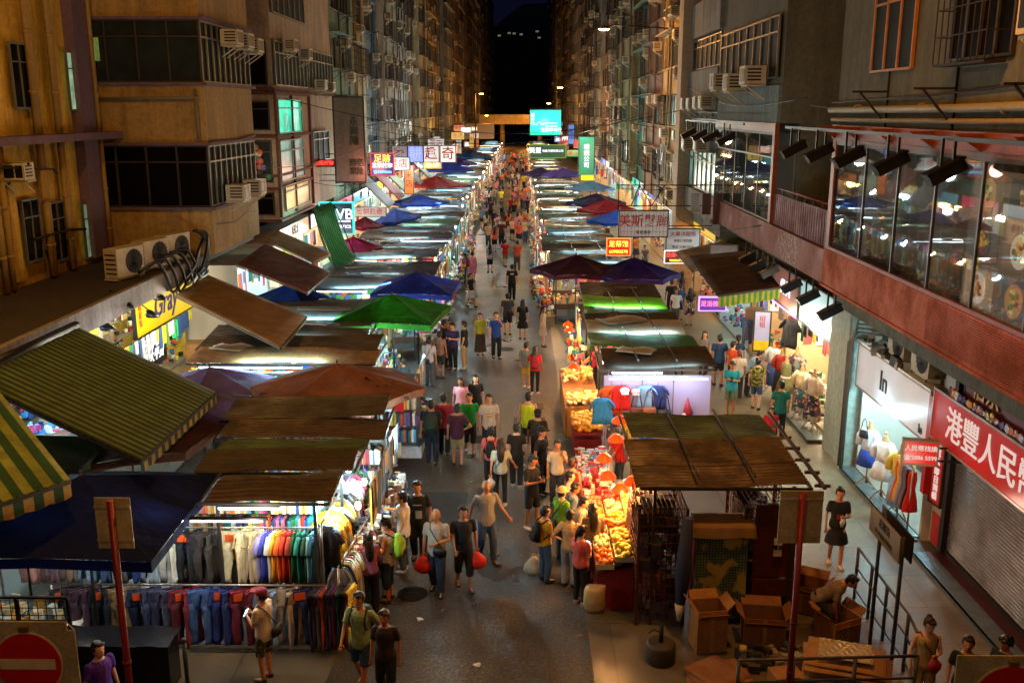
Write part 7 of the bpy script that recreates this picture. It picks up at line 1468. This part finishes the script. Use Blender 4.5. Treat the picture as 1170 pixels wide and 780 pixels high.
def phone(M, f, hand, label):
    p = M @ f['hands'][hand]; e = tag(MB().build('phone', m_black), label, 'phone') if False else None
    q = MB(); q.cbox((0, 0, .02), (.075, .012, .15), rx=R(-25)); o = q.build('phone', m_black, None, p, M.to_euler().z); tag(o, label, 'phone'); q = MB(); q.cbox((0, .0075, .02), (.066, .003, .135), rx=R(-25)); q.build('screen', emit('phone_screen', (.5, .8, 1, 1), 2), o)
P = lambda px, py: atz(px, py)
K = {}
def add(key, pos, hd, label, **kw): K[key] = person(pos, hd, label, **kw); return K[key]
# centre group
e, M, f = add(1, P(500, 676), -8, 'bald man in a pale polo and dark jeans carrying a red bag', topc=C('#b8a898'), botc=C('#1c2434'), bfab='denim', h=1.7, hair='bald', arms=('fold', 'hang'), stride=.16, belly=.03, skin=C('#c08860'))
carry(M, f, 1, 'bright red plastic bag held by the bald man in the pale polo'); crossbody(M, f, 'black waist bag worn across the pale polo of the bald man', '#0c0c10', 1)
e, M, f = add(2, P(530, 671), 14, 'stocky man in a navy polo and black knee shorts walking beside the bald man', topc=C('#10141f'), botc=C('#0e0e12'), h=1.68, hair='short', arms=('hang', 'swingf'), bottom='capri', stride=.2, belly=.03); carry(M, f, 0, 'red plastic bag in the hand of the man in the navy polo')
add(3, P(556, 640), 22, 'balding man in a grey T-shirt and blue jeans behind the navy polo man', topc=C('#8a8278'), botc=C('#2c4464'), bfab='denim', h=1.74, hair='bald', arms=('out', 'swingb'), stride=.22, skin=C('#b87848'))
e, M, f = add(4, P(479, 640), 0, 'man in a black T-shirt with a white print and black trousers facing the camera', topc=C('#121214'), botc=C('#16181a'), h=1.72, hair='short', arms=('hang', 'hang'), stride=.12)
q = MB(); q.grid(lambda u, v: ((u - .5) * .13 + .03, -.148 - .012 * math.sin(u * 3.14), 1.17 - v * .17), 5, 4); q.grid(lambda u, v: ((u - .5) * .18, -.139 - .012 * math.sin(u * 3.14), 1.3 - v * .025), 5, 2); q.build('shirt_print', plain('print_white', C('#a8b0b8'), .7), e)
e, M, f = add(5, P(572, 577), 185, 'woman in a white T-shirt and black leggings walking away with long brown hair', topc=C('#b8c0b0'), botc=C('#0e1014'), h=1.62, hair='long', female=True, arms=('swingb', 'out'), bottom='leggings', stride=.2, hairc=C('#2a1610'), shoec=C('#c8c0b8')); carry(M, f, 0, 'small white bag in the hand of the woman in the white T-shirt', m=m_plastic_w, w=.1, h=.2); crossbody(M, f, 'thin dark cross strap bag of the woman in the white T-shirt', '#20242c', 1, True)
e, M, f = add(6, P(561, 560), 182, 'woman in a pink top with a black backpack walking away, hair in a bun', topc=C('#e0605c'), botc=C('#16161c'), h=1.6, hair='bun', female=True, stride=.15); backpack(M, f, 'small black backpack on the woman in the pink top', '#101014', s=.8)
add(7, P(590, 557), 178, 'person in a black top walking away beside the pink backpack woman', topc=C('#16120f'), botc=C('#101014'), h=1.64, hair='short', female=True, stride=.15, shoec=C('#c0b8b0'))
add(8, P(603, 520), 180, 'man in a neon yellow tank top seen from behind', topc=C('#c8e020'), botc=C('#1c2434'), h=1.74, hair='short', top='tank', bottom='shorts', stride=.14)
e, M, f = add(9, P(614, 540), 170, 'man in a dark top with a black cap and dark backpack', topc=C('#201c1a'), botc=C('#141418'), h=1.68, hair='cap', capc=C('#101012'), stride=.12); backpack(M, f, 'dark backpack on the man with the black cap', '#1c1a1c')
add(10, P(618, 565), 60, 'man in a black cap and black T-shirt standing half turned in the crowd', topc=C('#141416'), botc=C('#101014'), h=1.7, hair='cap', capc=C('#0c0c0e'), arms=('phone', 'hang'))
e, M, f = add(11, P(607, 604), 50, 'man all in black shorts and T-shirt looking down at his phone', topc=C('#0e0e10'), botc=C('#0c0c0e'), h=1.72, hair='short', arms=('phone', 'phone'), bottom='shorts', stride=.1, head=.3, shoec=C('#b8b0a8')); phone(M, f, 0, 'glowing phone held by the man all in black')
e, M, f = add(12, P(636, 578), 5, 'woman in a white T-shirt with a dark strap facing the camera beside the fruit stall', topc=C('#d0bca0'), botc=C('#30323c'), h=1.62, hair='short', female=True, arms=('strap', 'hang'), stride=.1)
e, M, f = add(13, P(494, 531), 183, 'man with a dark green backpack in a black T-shirt and dark jeans walking away', topc=C('#15181c'), botc=C('#151c28'), bfab='denim', h=1.76, hair='short', stride=.2, arms=('swingb', 'swingf')); backpack(M, f, 'large dark green backpack worn by the man in the black T-shirt', '#26301c', s=1.15)
add(14, P(508, 520), 178, 'person in a crimson T-shirt walking away between the green backpack and purple shirt', topc=C('#8a1a2c'), botc=C('#15151c'), h=1.7, hair='short', stride=.15)
add(15, P(523, 533), 184, 'man in a purple striped shirt and khaki shorts walking away, hand behind his back', topc=C('#4c1c3c'), botc=C('#a89468'), fab='plaid', h=1.68, hair='short', arms=('hang', 'hip'), bottom='shorts', stride=.16)
add(16, P(537, 517), 5, 'person in a bright green T-shirt and dark shorts', topc=C('#108a34'), botc=C('#141c20'), h=1.66, hair='short', bottom='capri', arms=('hang', 'hang'), stride=.12, shoec=C('#3c4c6c'))
e, M, f = add(17, P(559, 522), 8, 'man in a white T-shirt with a small yellow print', topc=C('#c8c0b4'), botc=C('#1c1c20'), h=1.74, hair='short', stride=.1, arms=('hang', 'hang'))
q = MB(); q.grid(lambda u, v: ((u - .5) * .2, -.143 - .012 * math.sin(u * 3.14), 1.26 - v * .03), 5, 2); q.grid(lambda u, v: ((u - .5) * .15, -.148 - .012 * math.sin(u * 3.14), 1.2 - v * .06), 5, 2); q.build('shirt_print', plain('print_yellow', C('#c8a030'), .7), e)
add(18, P(527, 492), -5, 'girl in a pink lace top facing the camera', topc=C('#d88c98'), botc=C('#8c6c70'), h=1.58, hair='long', female=True, bottom='skirt', hairc=C('#1c100c'))
add(19, P(544, 489), 5, 'girl in a dark lettered T-shirt beside the pink lace girl', topc=C('#141418'), botc=C('#16161c'), h=1.6, hair='long', female=True, bottom='shorts')
e, M, f = add(20, P(482, 514), 170, 'person with a grey cap and patterned shirt beside the green backpack man', topc=C('#3c3c3c'), botc=C('#8a7c6c'), h=1.62, hair='cap', capc=C('#7c7870'), fab='print', bottom='shorts', arms=('hang', 'hang')); carry(M, f, 0, 'dark patterned shopping bag beside the person with the grey cap', m=plain('patterned_bag', C('#3c2c34'), .6), w=.2, h=.3)
e, M, f = add(21, P(449, 532), 150, 'man in a rust brown T-shirt and beige shorts at the stall end', topc=C('#7a3420'), botc=C('#b8a078'), h=1.68, hair='short', arms=('phone', 'phone'), bottom='shorts', stride=.18, shoec=C('#b8a890'))
add(22, P(466, 470), -110, 'man in a slate blue T-shirt leaning toward the left stalls', topc=C('#28404c'), botc=C('#3c5064'), h=1.7, hair='short', arms=('hang', 'hang'), lean=.2, bottom='shorts', skin=C('#b07850'))
e, M, f = add(23, P(491, 441), 178, 'woman in a white blouse and grey trousers with a black shoulder bag, from behind', topc=C('#b8a8a8'), botc=C('#4c4c50'), h=1.66, hair='short', female=True, stride=.06); crossbody(M, f, 'black shoulder bag on the back of the woman in the white blouse', '#0e0e10', 1, False)
add(24, P(503, 432), 170, 'person in a tan top beside the woman with the white blouse', topc=C('#8a6858'), botc=C('#2c2c30'), h=1.66, hair='short', bottom='shorts', female=True)
add(25, P(508, 418), 120, 'dark clothed shopper at the edge of the green umbrella', topc=C('#1c1a20'), botc=C('#121216'), h=1.7, hair='short', arms=('phone', 'phone'))
e, M, f = add(26, P(518, 422), -20, 'person in a violet shirt holding a glowing phone under the green umbrella', topc=C('#2c1c4c'), botc=C('#0e0e12'), h=1.7, hair='short', arms=('phone', 'phone'), head=.25); phone(M, f, 1, 'warm glowing phone in the hands of the violet shirted person')
add(27, P(531, 421), -100, 'man in a black T-shirt and khaki trousers facing the left stalls', topc=C('#121216'), botc=C('#a88c60'), h=1.72, hair='short', shoec=C('#c8c0b8'))
add(28, P(549, 405), 5, 'woman in a yellow top and long brown wide trousers', topc=C('#b0b01c'), botc=C('#3c2c20'), h=1.6, hair='short', female=True, bottom='longskirt')
add(29, P(567, 409), 15, 'man in a bright blue T-shirt and black jeans', topc=C('#1848a8'), botc=C('#101828'), h=1.74, hair='short', arms=('strap', 'hang'), stride=.1)
e, M, f = add(30, P(580, 383), 182, 'man in a slate grey T-shirt with a dark side bag walking away', topc=C('#3c4450'), botc=C('#26242c'), h=1.74, hair='short', bottom='shorts', stride=.12); crossbody(M, f, 'dark side bag of the man in the slate grey T-shirt', '#101014', -1, False)
add(31, P(597, 388), 180, 'woman with long black hair in a short black dress', topc=C('#0c0c0e'), h=1.62, hair='long', female=True, top='dress', bottom='leggings', botc=C('#b88868'), stride=.1) if False else add(31, P(597, 388), 180, 'woman with long black hair in a short black dress', topc=C('#0c0c0e'), h=1.62, hair='long', female=True, top='dress', bottom='none', stride=.1)
e, M, f = add(32, P(585, 343), 180, 'man in a black T-shirt with white back print walking away alone', topc=C('#0c0e12'), botc=C('#10141c'), h=1.74, hair='short', arms=('hang', 'hang'))
q = MB(); q.grid(lambda u, v: ((u - .5) * .16, .140 + .012 * math.sin(u * 3.14), 1.34 - v * .08), 5, 2); q.build('shirt_print', plain('print_white', C('#a8b0b8')), e)
add(33, P(620, 396), 95, 'woman in a loose white blouse and pale skirt shopping at the fruit stand', topc=C('#c8bcb0'), botc=C('#b8a8a0'), h=1.6, hair='long', female=True, arms=('reach', 'hang'), bottom='skirt')
add(34, P(601, 443), 160, 'boy in a grey T-shirt and yellow shorts', topc=C('#6c7068'), botc=C('#c8a020'), h=1.55, hair='short', bottom='shorts', shoec=C('#c8c0b8'))
e, M, f = add(35, P(611, 450), 175, 'girl in red with a maroon backpack and black leggings', topc=C('#c01818'), botc=C('#101014'), h=1.58, hair='long', female=True, bottom='leggings', arms=('out', 'hang'), shoec=C('#c8a8a8')); backpack(M, f, 'maroon backpack of the girl in red', '#8a1024')
# by the left racks
add(36, (-2.25, 16.9, 0), -95, 'man in a white T-shirt reaching up toward the lit rack', topc=C('#d8d8d8'), botc=C('#3c4048'), h=1.68, hair='short', arms=('hang', 'reach'), skin=C('#c08050'), shoec=C('#c0c0c0'))
e, M, f = add(37, P(446, 686), -100, 'man in a pale tank top and dark jeans with a lime green backpack', topc=C('#b8b098'), botc=C('#14202c'), bfab='denim', h=1.66, hair='short', top='tank', arms=('phone', 'phone'), bottom='capri', skin=C('#b87040'), head=.25); backpack(M, f, 'lime green and navy backpack beside the racks', '#98b81c', '#101c3c', 1.2)
e, M, f = add(38, P(424, 700), -160, 'woman with long dark hair in a mauve top holding a red bag', topc=C('#8a4860'), botc=C('#101018'), h=1.6, hair='long', female=True, top='long', arms=('hang', 'phone'), hairc=C('#1a0e0a')); carry(M, f, 1, 'large red plastic bag held against the mauve topped woman', w=.2, h=.24)
e, M, f = add(39, (-2.42, 13.0, 0), -15, 'man in a light green T-shirt and blue shorts walking with backpack straps', topc=C('#8ca068'), botc=C('#1c3454'), h=1.7, hair='short', bottom='shorts', arms=('swingb', 'swingf'), stride=.24, skin=C('#b87848')); backpack(M, f, 'grey backpack behind the man in light green', '#3c4038')
add(40, (-2.0, 12.65, 0), -5, 'woman with brown hair and a dark brown T-shirt crossing the bottom of the lane', topc=C('#2a1a14'), botc=C('#0e0c0c'), h=1.6, hair='short', female=True, hairc=C('#2a120a'), stride=.2)
e, M, f = add(41, (-3.95, 13.25, 0), -110, 'person in a maroon head scarf and white T-shirt photographing with a phone', topc=C('#c8b8a0'), botc=C('#3c4034'), bfab='camo', h=1.62, hair='cap', capc=C('#7a2038'), bottom='shorts', arms=('phone', 'phone'), skin=C('#b87848')); phone(M, f, 0, 'phone held up by the person in the maroon head scarf'); crossbody(M, f, 'black shoulder bag of the person in the maroon head scarf', '#0c0c0c', -1, False)
p = atz(110, 728, 1.62); add(42, (p.x, p.y, 0), 60, 'boy in a violet T-shirt passing behind the red pole', topc=C('#4c1c8c'), botc=C('#14141c'), h=1.62, hair='short', stride=.2)
# right front
e, M, f = add(43, P(953, 645), -8, 'woman in a long black T-shirt dress walking alone on the right sidewalk', topc=C('#0c0a0c'), h=1.66, hair='bun', female=True, top='dress', bottom='none', arms=('phone', 'hang'), stride=.16, shoec=C('#d0c8c0'))
q = MB(); q.grid(lambda u, v: ((u - .5) * .12, -.158 - .01 * math.sin(u * 3.14), 1.22 - v * .12), 4, 3); q.build('shirt_print', plain('print_red', C('#8a1c14'), .7), e); carry(M, f, 0, 'white paper in the hand of the woman in the black dress', name='paper', m=m_plastic_w, w=.05, h=.1, cat='paper')
p = atz(1063, 700, 1.6); e, M, f = add(44, (p.x, p.y, 0), -5, 'woman in a beige sleeveless top and cream trousers with a red purse', topc=C('#a89060'), botc=C('#a8946c'), h=1.6, hair='bun', female=True, top='tank', arms=('phone', 'hang'), hairc=C('#2c140c'), head=.25); tag(pbag_mesh(.1, .16).build('purse', plain('purse_red', C('#8a1420'), .4), None, M @ f['hands'][0]), 'small red purse held by the woman in beige', 'purse'); crossbody(M, f, 'black shoulder bag of the woman in beige', '#0c0c10', 1, False)
p = atz(1108, 722, 1.58); add(45, (p.x, p.y, 0), -25, 'woman in a black T-shirt with tied hair near the lower right corner', topc=C('#0c0c0e'), botc=C('#141418'), h=1.58, hair='pony', female=True)
p = atz(1152, 722, 1.55); add(46, (p.x, p.y, 0), -60, 'woman in a dark blue top with a pony tail at the right edge', topc=C('#14243c'), botc=C('#141418'), h=1.56, hair='pony', female=True, arms=('phone', 'phone'), head=.35)
add(47, (5.05, 14.9, 0), 60, 'man in a grey T-shirt bending over the cartons', topc=C('#8a7860'), botc=C('#141416'), h=1.66, hair='short', lean=.85, crouch=.28, arms=('low', 'low'), shoec=C('#222222'))
# fruit stall shoppers
e, M, f = add(48, P(622, 664), 120, 'woman with short hair in a yellow shirt and jeans with a black backpack', topc=C('#c8981c'), botc=C('#3c5470'), bfab='denim', h=1.58, hair='short', female=True, arms=('hang', 'phone')); backpack(M, f, 'small black backpack on the woman in the yellow shirt', '#0c0c0c', s=.75)
e, M, f = add(49, P(641, 640), 130, 'person in a lime green T-shirt and pale sun hat at the fruit stall', topc=C('#6c9c10'), botc=C('#4c4c50'), h=1.6, hair='hat', capc=C('#c8a070')); crossbody(M, f, 'thin black strap bag of the lime green shirted person', '#141414', 1, False)
e, M, f = add(50, P(650, 670), 165, 'woman in a cream blouse and light jeans holding white shopping bags', topc=C('#c8a878'), botc=C('#9c9c94'), bfab='denim', h=1.6, hair='bun', female=True, arms=('hip', 'hang')); carry(M, f, 1, 'bulging white plastic bag hanging by the cream bloused woman', m=m_plastic_w, w=.2, h=.34)
tag(pbag_mesh(.2, .3).build('plastic_bag', m_plastic_w, None, Vector(P(613, 662)) + Vector((-.05, .1, .45))), 'knotted white bag with dark contents standing on the asphalt', 'bag')
e, M, f = add(51, P(662, 690), 140, 'woman in a coral pink T-shirt and black leggings looking at her phone', topc=C('#d85c50'), botc=C('#0e0c10'), h=1.56, hair='pony', female=True, bottom='leggings', arms=('phone', 'phone'), head=.3, shoec=C('#b8908c')); phone(M, f, 0, 'cyan lit phone of the coral pink shirted woman')
q = MB(); q.loft([((0, 0, 0), .17, .12), ((0, 0, .08), .2, .15), ((0, 0, .4), .19, .14), ((.02, 0, .48), .17, .08)], 14); tag(q.build('shopping_sack', plain('sack_cream', C('#b89c68'), .5, 0, .3, 8, .5), None, P(679, 697)), 'big cream sack standing on the pavement edge by the coral pink woman', 'sack')
add(52, P(676, 664), 185, 'woman in a grey sweater with very long dark hair facing the fruit', topc=C('#6c5c48'), botc=C('#101014'), h=1.62, hair='long', female=True, top='long', arms=('phone', 'phone'), shoec=C('#b8a8a0'))
add(53, P(719, 660), -110, 'woman in a tan top with long dark hair reaching into the fruit stall', topc=C('#a06c3c'), botc=C('#0c0c10'), h=1.64, hair='long', female=True, top='long', arms=('reach', 'phone'), bottom='leggings')
add(54, (2.45, 16.9, 0), 110, 'fruit vendor in a white T-shirt behind the counter', topc=C('#c8b8a8'), botc=C('#202024'), h=1.6, hair='short', arms=('phone', 'reach')) if False else add(54, (2.5, 17.3, 0), -90, 'fruit vendor in a white T-shirt behind the counter', topc=C('#c8b8a8'), botc=C('#202024'), h=1.6, hair='short', arms=('phone', 'reach'))
add(55, (.95, 18.2, 0), 90, 'woman with a pony tail and sleeveless grey top at the fruit stall', topc=C('#6c5c54'), botc=C('#24242c'), h=1.6, hair='pony', female=True, top='tank'); add(56, (.9, 17.6, 0), 100, 'person in a blue grey shirt leaning toward the fruit', topc=C('#4c5c7c'), botc=C('#2c2c30'), h=1.6, hair='short', lean=.2, arms=('reach', 'hang'))
add(57, (1.05, 19.0, 0), 150, 'woman with a bun in a red and black vest past the fruit', topc=C('#8a1c14'), botc=C('#1c1c20'), h=1.58, hair='bun', female=True, top='tank', hairc=C('#3c1c10')); add(58, (1.0, 17.0, 0), 85, 'woman in a pale cardigan bending at the middle of the fruit stall', topc=C('#9c8c7c'), botc=C('#2c2c34'), h=1.58, hair='short', female=True, top='long', lean=.25, arms=('reach', 'phone'))
add(59, (2.25, 20.9, 0), -80, 'vendor in a red T-shirt and grey hair behind the underwear table', topc=C('#b81418'), botc=C('#26344c'), h=1.6, hair='short', hairc=C('#3c3c40'), arms=('low', 'low'), lean=.2)
add(60, (2.3, 29.2, 0), -90, 'vendor in a magenta T-shirt behind the timber fruit stand', topc=C('#a01448'), botc=C('#1c1c24'), h=1.62, hair='short', arms=('low', 'low'))
# right sidewalk
add(61, P(820, 441), 180, 'man in a navy blue T-shirt and black shorts walking away on the right sidewalk', topc=C('#12345c'), botc=C('#121218'), h=1.76, hair='short', bottom='shorts', stride=.12)
add(62, P(841, 436), 175, 'woman in a dark blue T-shirt beside the navy shirted man', topc=C('#1c3854'), botc=C('#141418'), h=1.62, hair='pony', female=True, bottom='leggings')
e, M, f = add(63, P(834, 474), -20, 'man in a turquoise T-shirt and sage shorts checking his phone', topc=C('#1c94a0'), botc=C('#5c6c54'), h=1.68, hair='short', bottom='shorts', arms=('phone', 'phone'), head=.3); phone(M, f, 0, 'phone of the man in the turquoise T-shirt')
add(64, P(863, 468), 160, 'person in a mottled olive and yellow shirt and blue shorts', topc=C('#7c7c2c'), botc=C('#3c5484'), fab='camo', h=1.64, hair='grey', bottom='shorts', stride=.12)
add(65, P(889, 502), 182, 'man in a teal polo and dark trousers by the mannequins', topc=C('#0c6c60'), botc=C('#14181c'), h=1.7, hair='short')
add(66, P(878, 520), 0, 'child in a red T-shirt and pale jeans on the right sidewalk', topc=C('#c0141c'), botc=C('#8c9cb0'), h=1.35, hair='short', hairc=C('#1c0e08'))
add(67, P(842, 455), 178, 'red haired person in a white T-shirt behind the turquoise man', topc=C('#c8b8a8'), botc=C('#2c2c30'), h=1.58, hair='short', hairc=C('#6c2410'))
add(68, P(803, 430), 10, 'woman in a grey top with a reddish scarf facing the camera by the canopies', topc=C('#7c7478'), botc=C('#3c2c30'), h=1.6, hair='long', female=True)
add(69, (6.9, 28.6, 0), 90, 'stooping person in a pale blue shirt looking at clothes', topc=C('#7c98b8'), botc=C('#1c2438'), h=1.62, hair='grey', lean=.6, arms=('low', 'reach')); add(70, (6.6, 29.4, 0), 120, 'person in an orange red top in front of the dress shop', topc=C('#c84c20'), botc=C('#2c2c30'), h=1.6, hair='short', female=True)
add(71, P(766, 362), 175, 'dark dressed pedestrian under the twin umbrellas edge', topc=C('#18141c'), botc=C('#101014'), h=1.68, hair='short'); add(72, P(776, 366), 178, 'girl in a denim jacket and shorts on the right sidewalk', topc=C('#3c5c8c'), botc=C('#2c3c5c'), h=1.62, hair='pony', female=True, top='long', bottom='shorts'); add(73, P(787, 372), 178, 'woman in a dark flowery dress on the right sidewalk', topc=C('#3c1c1c'), h=1.62, hair='long', female=True, top='dress', bottom='none', fab='print')
# left lane edge farther
e, M, f = add(74, P(538, 351), 60, 'girl in a black top and white skirt stepping to the left stalls', topc=C('#1c1c24'), botc=C('#c8c8d0'), h=1.6, hair='pony', female=True, bottom='skirt', stride=.24); carry(M, f, 0, 'pale blue shopping bag beside the girl in the white skirt', m=plain('paleblue_bag', C('#8cb8c8'), .4), w=.16, h=.22)
add(75, P(540, 322), 170, 'woman in a flowing pink shirt along the left stalls', topc=C('#d88ca0'), botc=C('#c87890'), h=1.62, hair='short', female=True, top='long', bottom='skirt'); e, M, f = add(76, P(531, 325), -80, 'shopper with a magenta backpack at the left stalls', topc=C('#5c5c68'), botc=C('#24283c'), h=1.66, hair='short'); backpack(M, f, 'magenta backpack at the left stalls', '#a01450')
# ---------------- the far crowd
tops = [('black', '#141418'), ('white', '#d0ccc4'), ('orange', '#d8701c'), ('red', '#c81c18'), ('yellow', '#d8c018'), ('pink', '#e07c90'), ('grey', '#5c6068'), ('navy', '#16243c'), ('salmon', '#e08c6c'), ('brown', '#4a3020'), ('teal', '#1c6c70'), ('cream', '#c8b48c'), ('coral', '#e0583c'), ('sky blue', '#7ca8d0'), ('maroon', '#5c1420'), ('peach', '#e8a880')]
bots = [('black trousers', '#101014', 'trousers'), ('dark shorts', '#181c24', 'shorts'), ('blue jeans', '#2c4468', 'trousers'), ('khaki shorts', '#8c7c58', 'shorts'), ('grey trousers', '#4c4c50', 'trousers'), ('a skirt', '#3c2c30', 'skirt')]
combos = [(t, b, w) for t in tops for b in bots for w in (0, 1)]; rc = random.Random(21); rc.shuffle(combos)
spots = [(560, 312), (577, 305), (591, 309), (565, 288), (558, 282), (573, 280), (585, 275), (593, 282), (568, 270), (600, 277), (556, 268), (581, 265)]
pts = [atz(px, py) for px, py in spots]
while len(pts) < 98:
    y = 62 + 110 * rc.random() ** 1.1; x = rc.uniform(-3.3, .5)
    if all((x - p.x) ** 2 + ((y - p.y) * .7) ** 2 > .28 for p in pts): pts.append(Vector((x, y, 0)))
for k in range(26):                                    # sidewalk strollers
    y = 34 + 50 * rc.random(); pts.append(Vector((rc.uniform(5.4, 7.3) if k % 2 else rc.uniform(-9.3, -8.2), y, 0)))
for k, p in enumerate(pts):
    (tn, tc), (bn, bc, bk), w = combos[k % len(combos)]; fem = bk == 'skirt' or rc.random() < .4; arm = rc.choice([('hang', 'swingf'), ('swingb', 'swingf'), ('hang', 'hang'), ('phone', 'hang')])
    where = 'in the lane' if abs(p.x + 1.3) < 2.4 else 'on the sidewalk'
    person((p.x, p.y, 0), (180 if w else 0) + rc.uniform(-25, 25), f'distant pedestrian {where}, {tn} top and {bn}, {"back turned" if w else "facing the camera"}', topc=C(tc), botc=C(bc), h=rc.uniform(1.56, 1.76), hair='long' if fem else 'short', female=fem, bottom=bk, arms=arm, stride=.15, detail=0, fab=rc.choice(['cloth'] * 4 + ['print', 'plaid']), group='distant crowd of pedestrians')
# ------------------------------------------------------------------ street lamps, sky, camera
def street_lamp(x, y, z, label, xb, power=900, tall=False):
    e = thing('street_lamp', label, 'street lamp', (x, y, z), 0, 'orange street lamps'); s = 1 if xb > x else -1
    q = MB(); q.loft([((0, 0, .10), .1, .07), ((0, 0, .04), .34, .13), ((0, 0, -.01), .36, .14)], 14); q.build('lamp_head', m_iron, e); q = MB(); q.ball((0, 0, -.03), (.27, .1, .07), 12, 6); q.build('lens', emit('sodium_lens', (1, .5, .12, 1), 22), e)
    q = MB(); q.tube([(0, 0, .08), (s * .6, 0, .2), (xb - x, 0, .0 if not tall else .1)], .035, 6)
    if tall: q.tube([(xb - x, 0, -z), (xb - x, 0, .12)], .08, 8)
    q.build('arm', m_iron, e); lamp((0, 0, -.18), power, ((1, .55, .12) if 'amber' in label else SODIUM[:3]), .2, e)
LP_ = 1.0
for k, (px, py, x) in enumerate(((690, 33, 4.2), (640, 100, 3.6), (627, 118, 3.6))):
    p = atx(px, py, x); street_lamp(p.x, p.y, p.z, ('bright orange street lamp high on the right fronts, nearest', 'orange street lamp on the right fronts, second', 'small orange street lamp on the right fronts, third')[k], 7.7, (650, 700, 800)[k])
p = atx(550, 107, -5.5); street_lamp(p.x, p.y, p.z, 'orange lamp on a tall slim pole at the far left', -6.3, 900, True); p = atx(556, 132, -6); street_lamp(p.x, p.y, p.z, 'small orange lamp behind the slim pole at the far left', -9.5, 900)
# unseen street lamps assumed from the orange light; two bare lights added for signs
street_lamp(-8.6, 17.5, 13.6, 'amber street lamp above the frame by the yellow building', -13.2, 640); street_lamp(3.2, 12.5, 13.5, 'orange street lamp above the frame by the restaurant', 7.5, 900); street_lamp(-1.5, 4.0, 11.5, 'orange street lamp at the crossing behind the camera', -4.5, 260, True); lamp((-3.6, 5.0, 6.6), 22, (1, .62, .3), .15); lamp((4.4, 5.2, 6.4), 22, (1, .62, .3), .15)
for x, y, pw, cl in ((-7.6, 52, 130, (.75, 1, .9)), (-7.6, 66, 180, (.9, .95, 1)), (-7.6, 84, 220, (.85, 1, .85)), (-7.4, 108, 300, (1, .85, .6)), (5.6, 50, 110, (1, .85, .6)), (5.6, 64, 150, (1, .6, .3)), (5.4, 82, 200, (.9, 1, .85)), (5.4, 104, 280, (1, .75, .45))): lamp((x, y, 5.2), pw, cl, .3)  # fill lights added above the stalls to brighten the far fronts
lamp((-2.5, 18.4, 2.3), 105, (.5, .88, 1), .08); lamp((-2.6, 24.8, 2.3), 95, (.55, .9, 1), .08); lamp((8.9, 15, 7.4), 10, (1, .75, .5), .2); lamp((8.9, 20.5, 7.4), 8, (1, .8, .6), .2)  # two cool lights added to tint the lane, two dim ones behind restaurant glass
for x, y, z, pw, cl in ((1.6, 73.5, 7.6, 160, (.1, 1, .8)), (4.4, 70, 7, 90, (.1, 1, .75)), (-6.5, 59, 5, 150, (.82, .9, 1)), (-7.2, 46, 5.8, 60, (1, .3, .2)), (-8.2, 40, 4.2, 60, (.3, 1, .85)), (-5, 85, 8, 700, (.85, .95, 1)), (5, 95, 8, 250, (1, .7, .4)), (4, 58, 7, 160, (1, .8, .6))): lamp((x, y, z), pw, cl, .3)  # coloured lights without fixtures, added for sign glow on the fronts
w = bpy.data.worlds.new('World'); SC.world = w; w.use_nodes = True; nt = w.node_tree; nt.nodes.clear()
sky = nt.nodes.new('ShaderNodeTexSky'); sky.sky_type = 'NISHITA'; sky.sun_disc = False; sky.sun_elevation = R(-4.5); sky.sun_rotation = R(200); sky.air_density = 1.2; sky.dust_density = 2
hs = nt.nodes.new('ShaderNodeMix'); hs.data_type = 'RGBA'; hs.blend_type = 'ADD'; hs.inputs[0].default_value = 1; hs.inputs[7].default_value = (.012, .015, .05, 1); nt.links.new(sky.outputs[0], hs.inputs[6])
bg = nt.nodes.new('ShaderNodeBackground'); bg.inputs[1].default_value = .07; o = nt.nodes.new('ShaderNodeOutputWorld'); nt.links.new(hs.outputs[2], bg.inputs[0]); nt.links.new(bg.outputs[0], o.inputs[0])
s = bpy.data.lights.new('moon', 'SUN'); s.energy = .02; s.angle = R(10); s.color = (.6, .7, 1); so = bpy.data.objects.new('moon', s); COL.objects.link(so); so.rotation_euler = (R(40), R(20), 0)
cam = bpy.data.cameras.new('camera'); cam.sensor_width = 36; cam.lens = 36 * CF / 1170; cam.clip_end = 3000; cam.clip_start = .1
co = bpy.data.objects.new('camera', cam); COL.objects.link(co); M = Matrix((CRT, CUP, -CFW)).transposed().to_4x4(); M.translation = (0, 0, CH); co.matrix_world = M; SC.camera = co
SC.view_settings.view_transform = 'Standard'; SC.view_settings.look = 'None'; SC.view_settings.exposure = 1.42; SC.view_settings.gamma = 1; SC.view_settings.use_curve_mapping = False
SC.render.engine = 'CYCLES'; c = SC.cycles; c.use_denoising = True
try: c.denoiser = 'OPENIMAGEDENOISE'
except Exception: pass
c.max_bounces = 5; c.diffuse_bounces = 3; c.glossy_bounces = 3; c.transmission_bounces = 3; c.transparent_max_bounces = 8; c.sample_clamp_indirect = 4; c.sample_clamp_direct = 0; c.caustics_reflective = False; c.caustics_refractive = False; c.use_light_tree = True

bpy.data.scenes.remove(TSC)
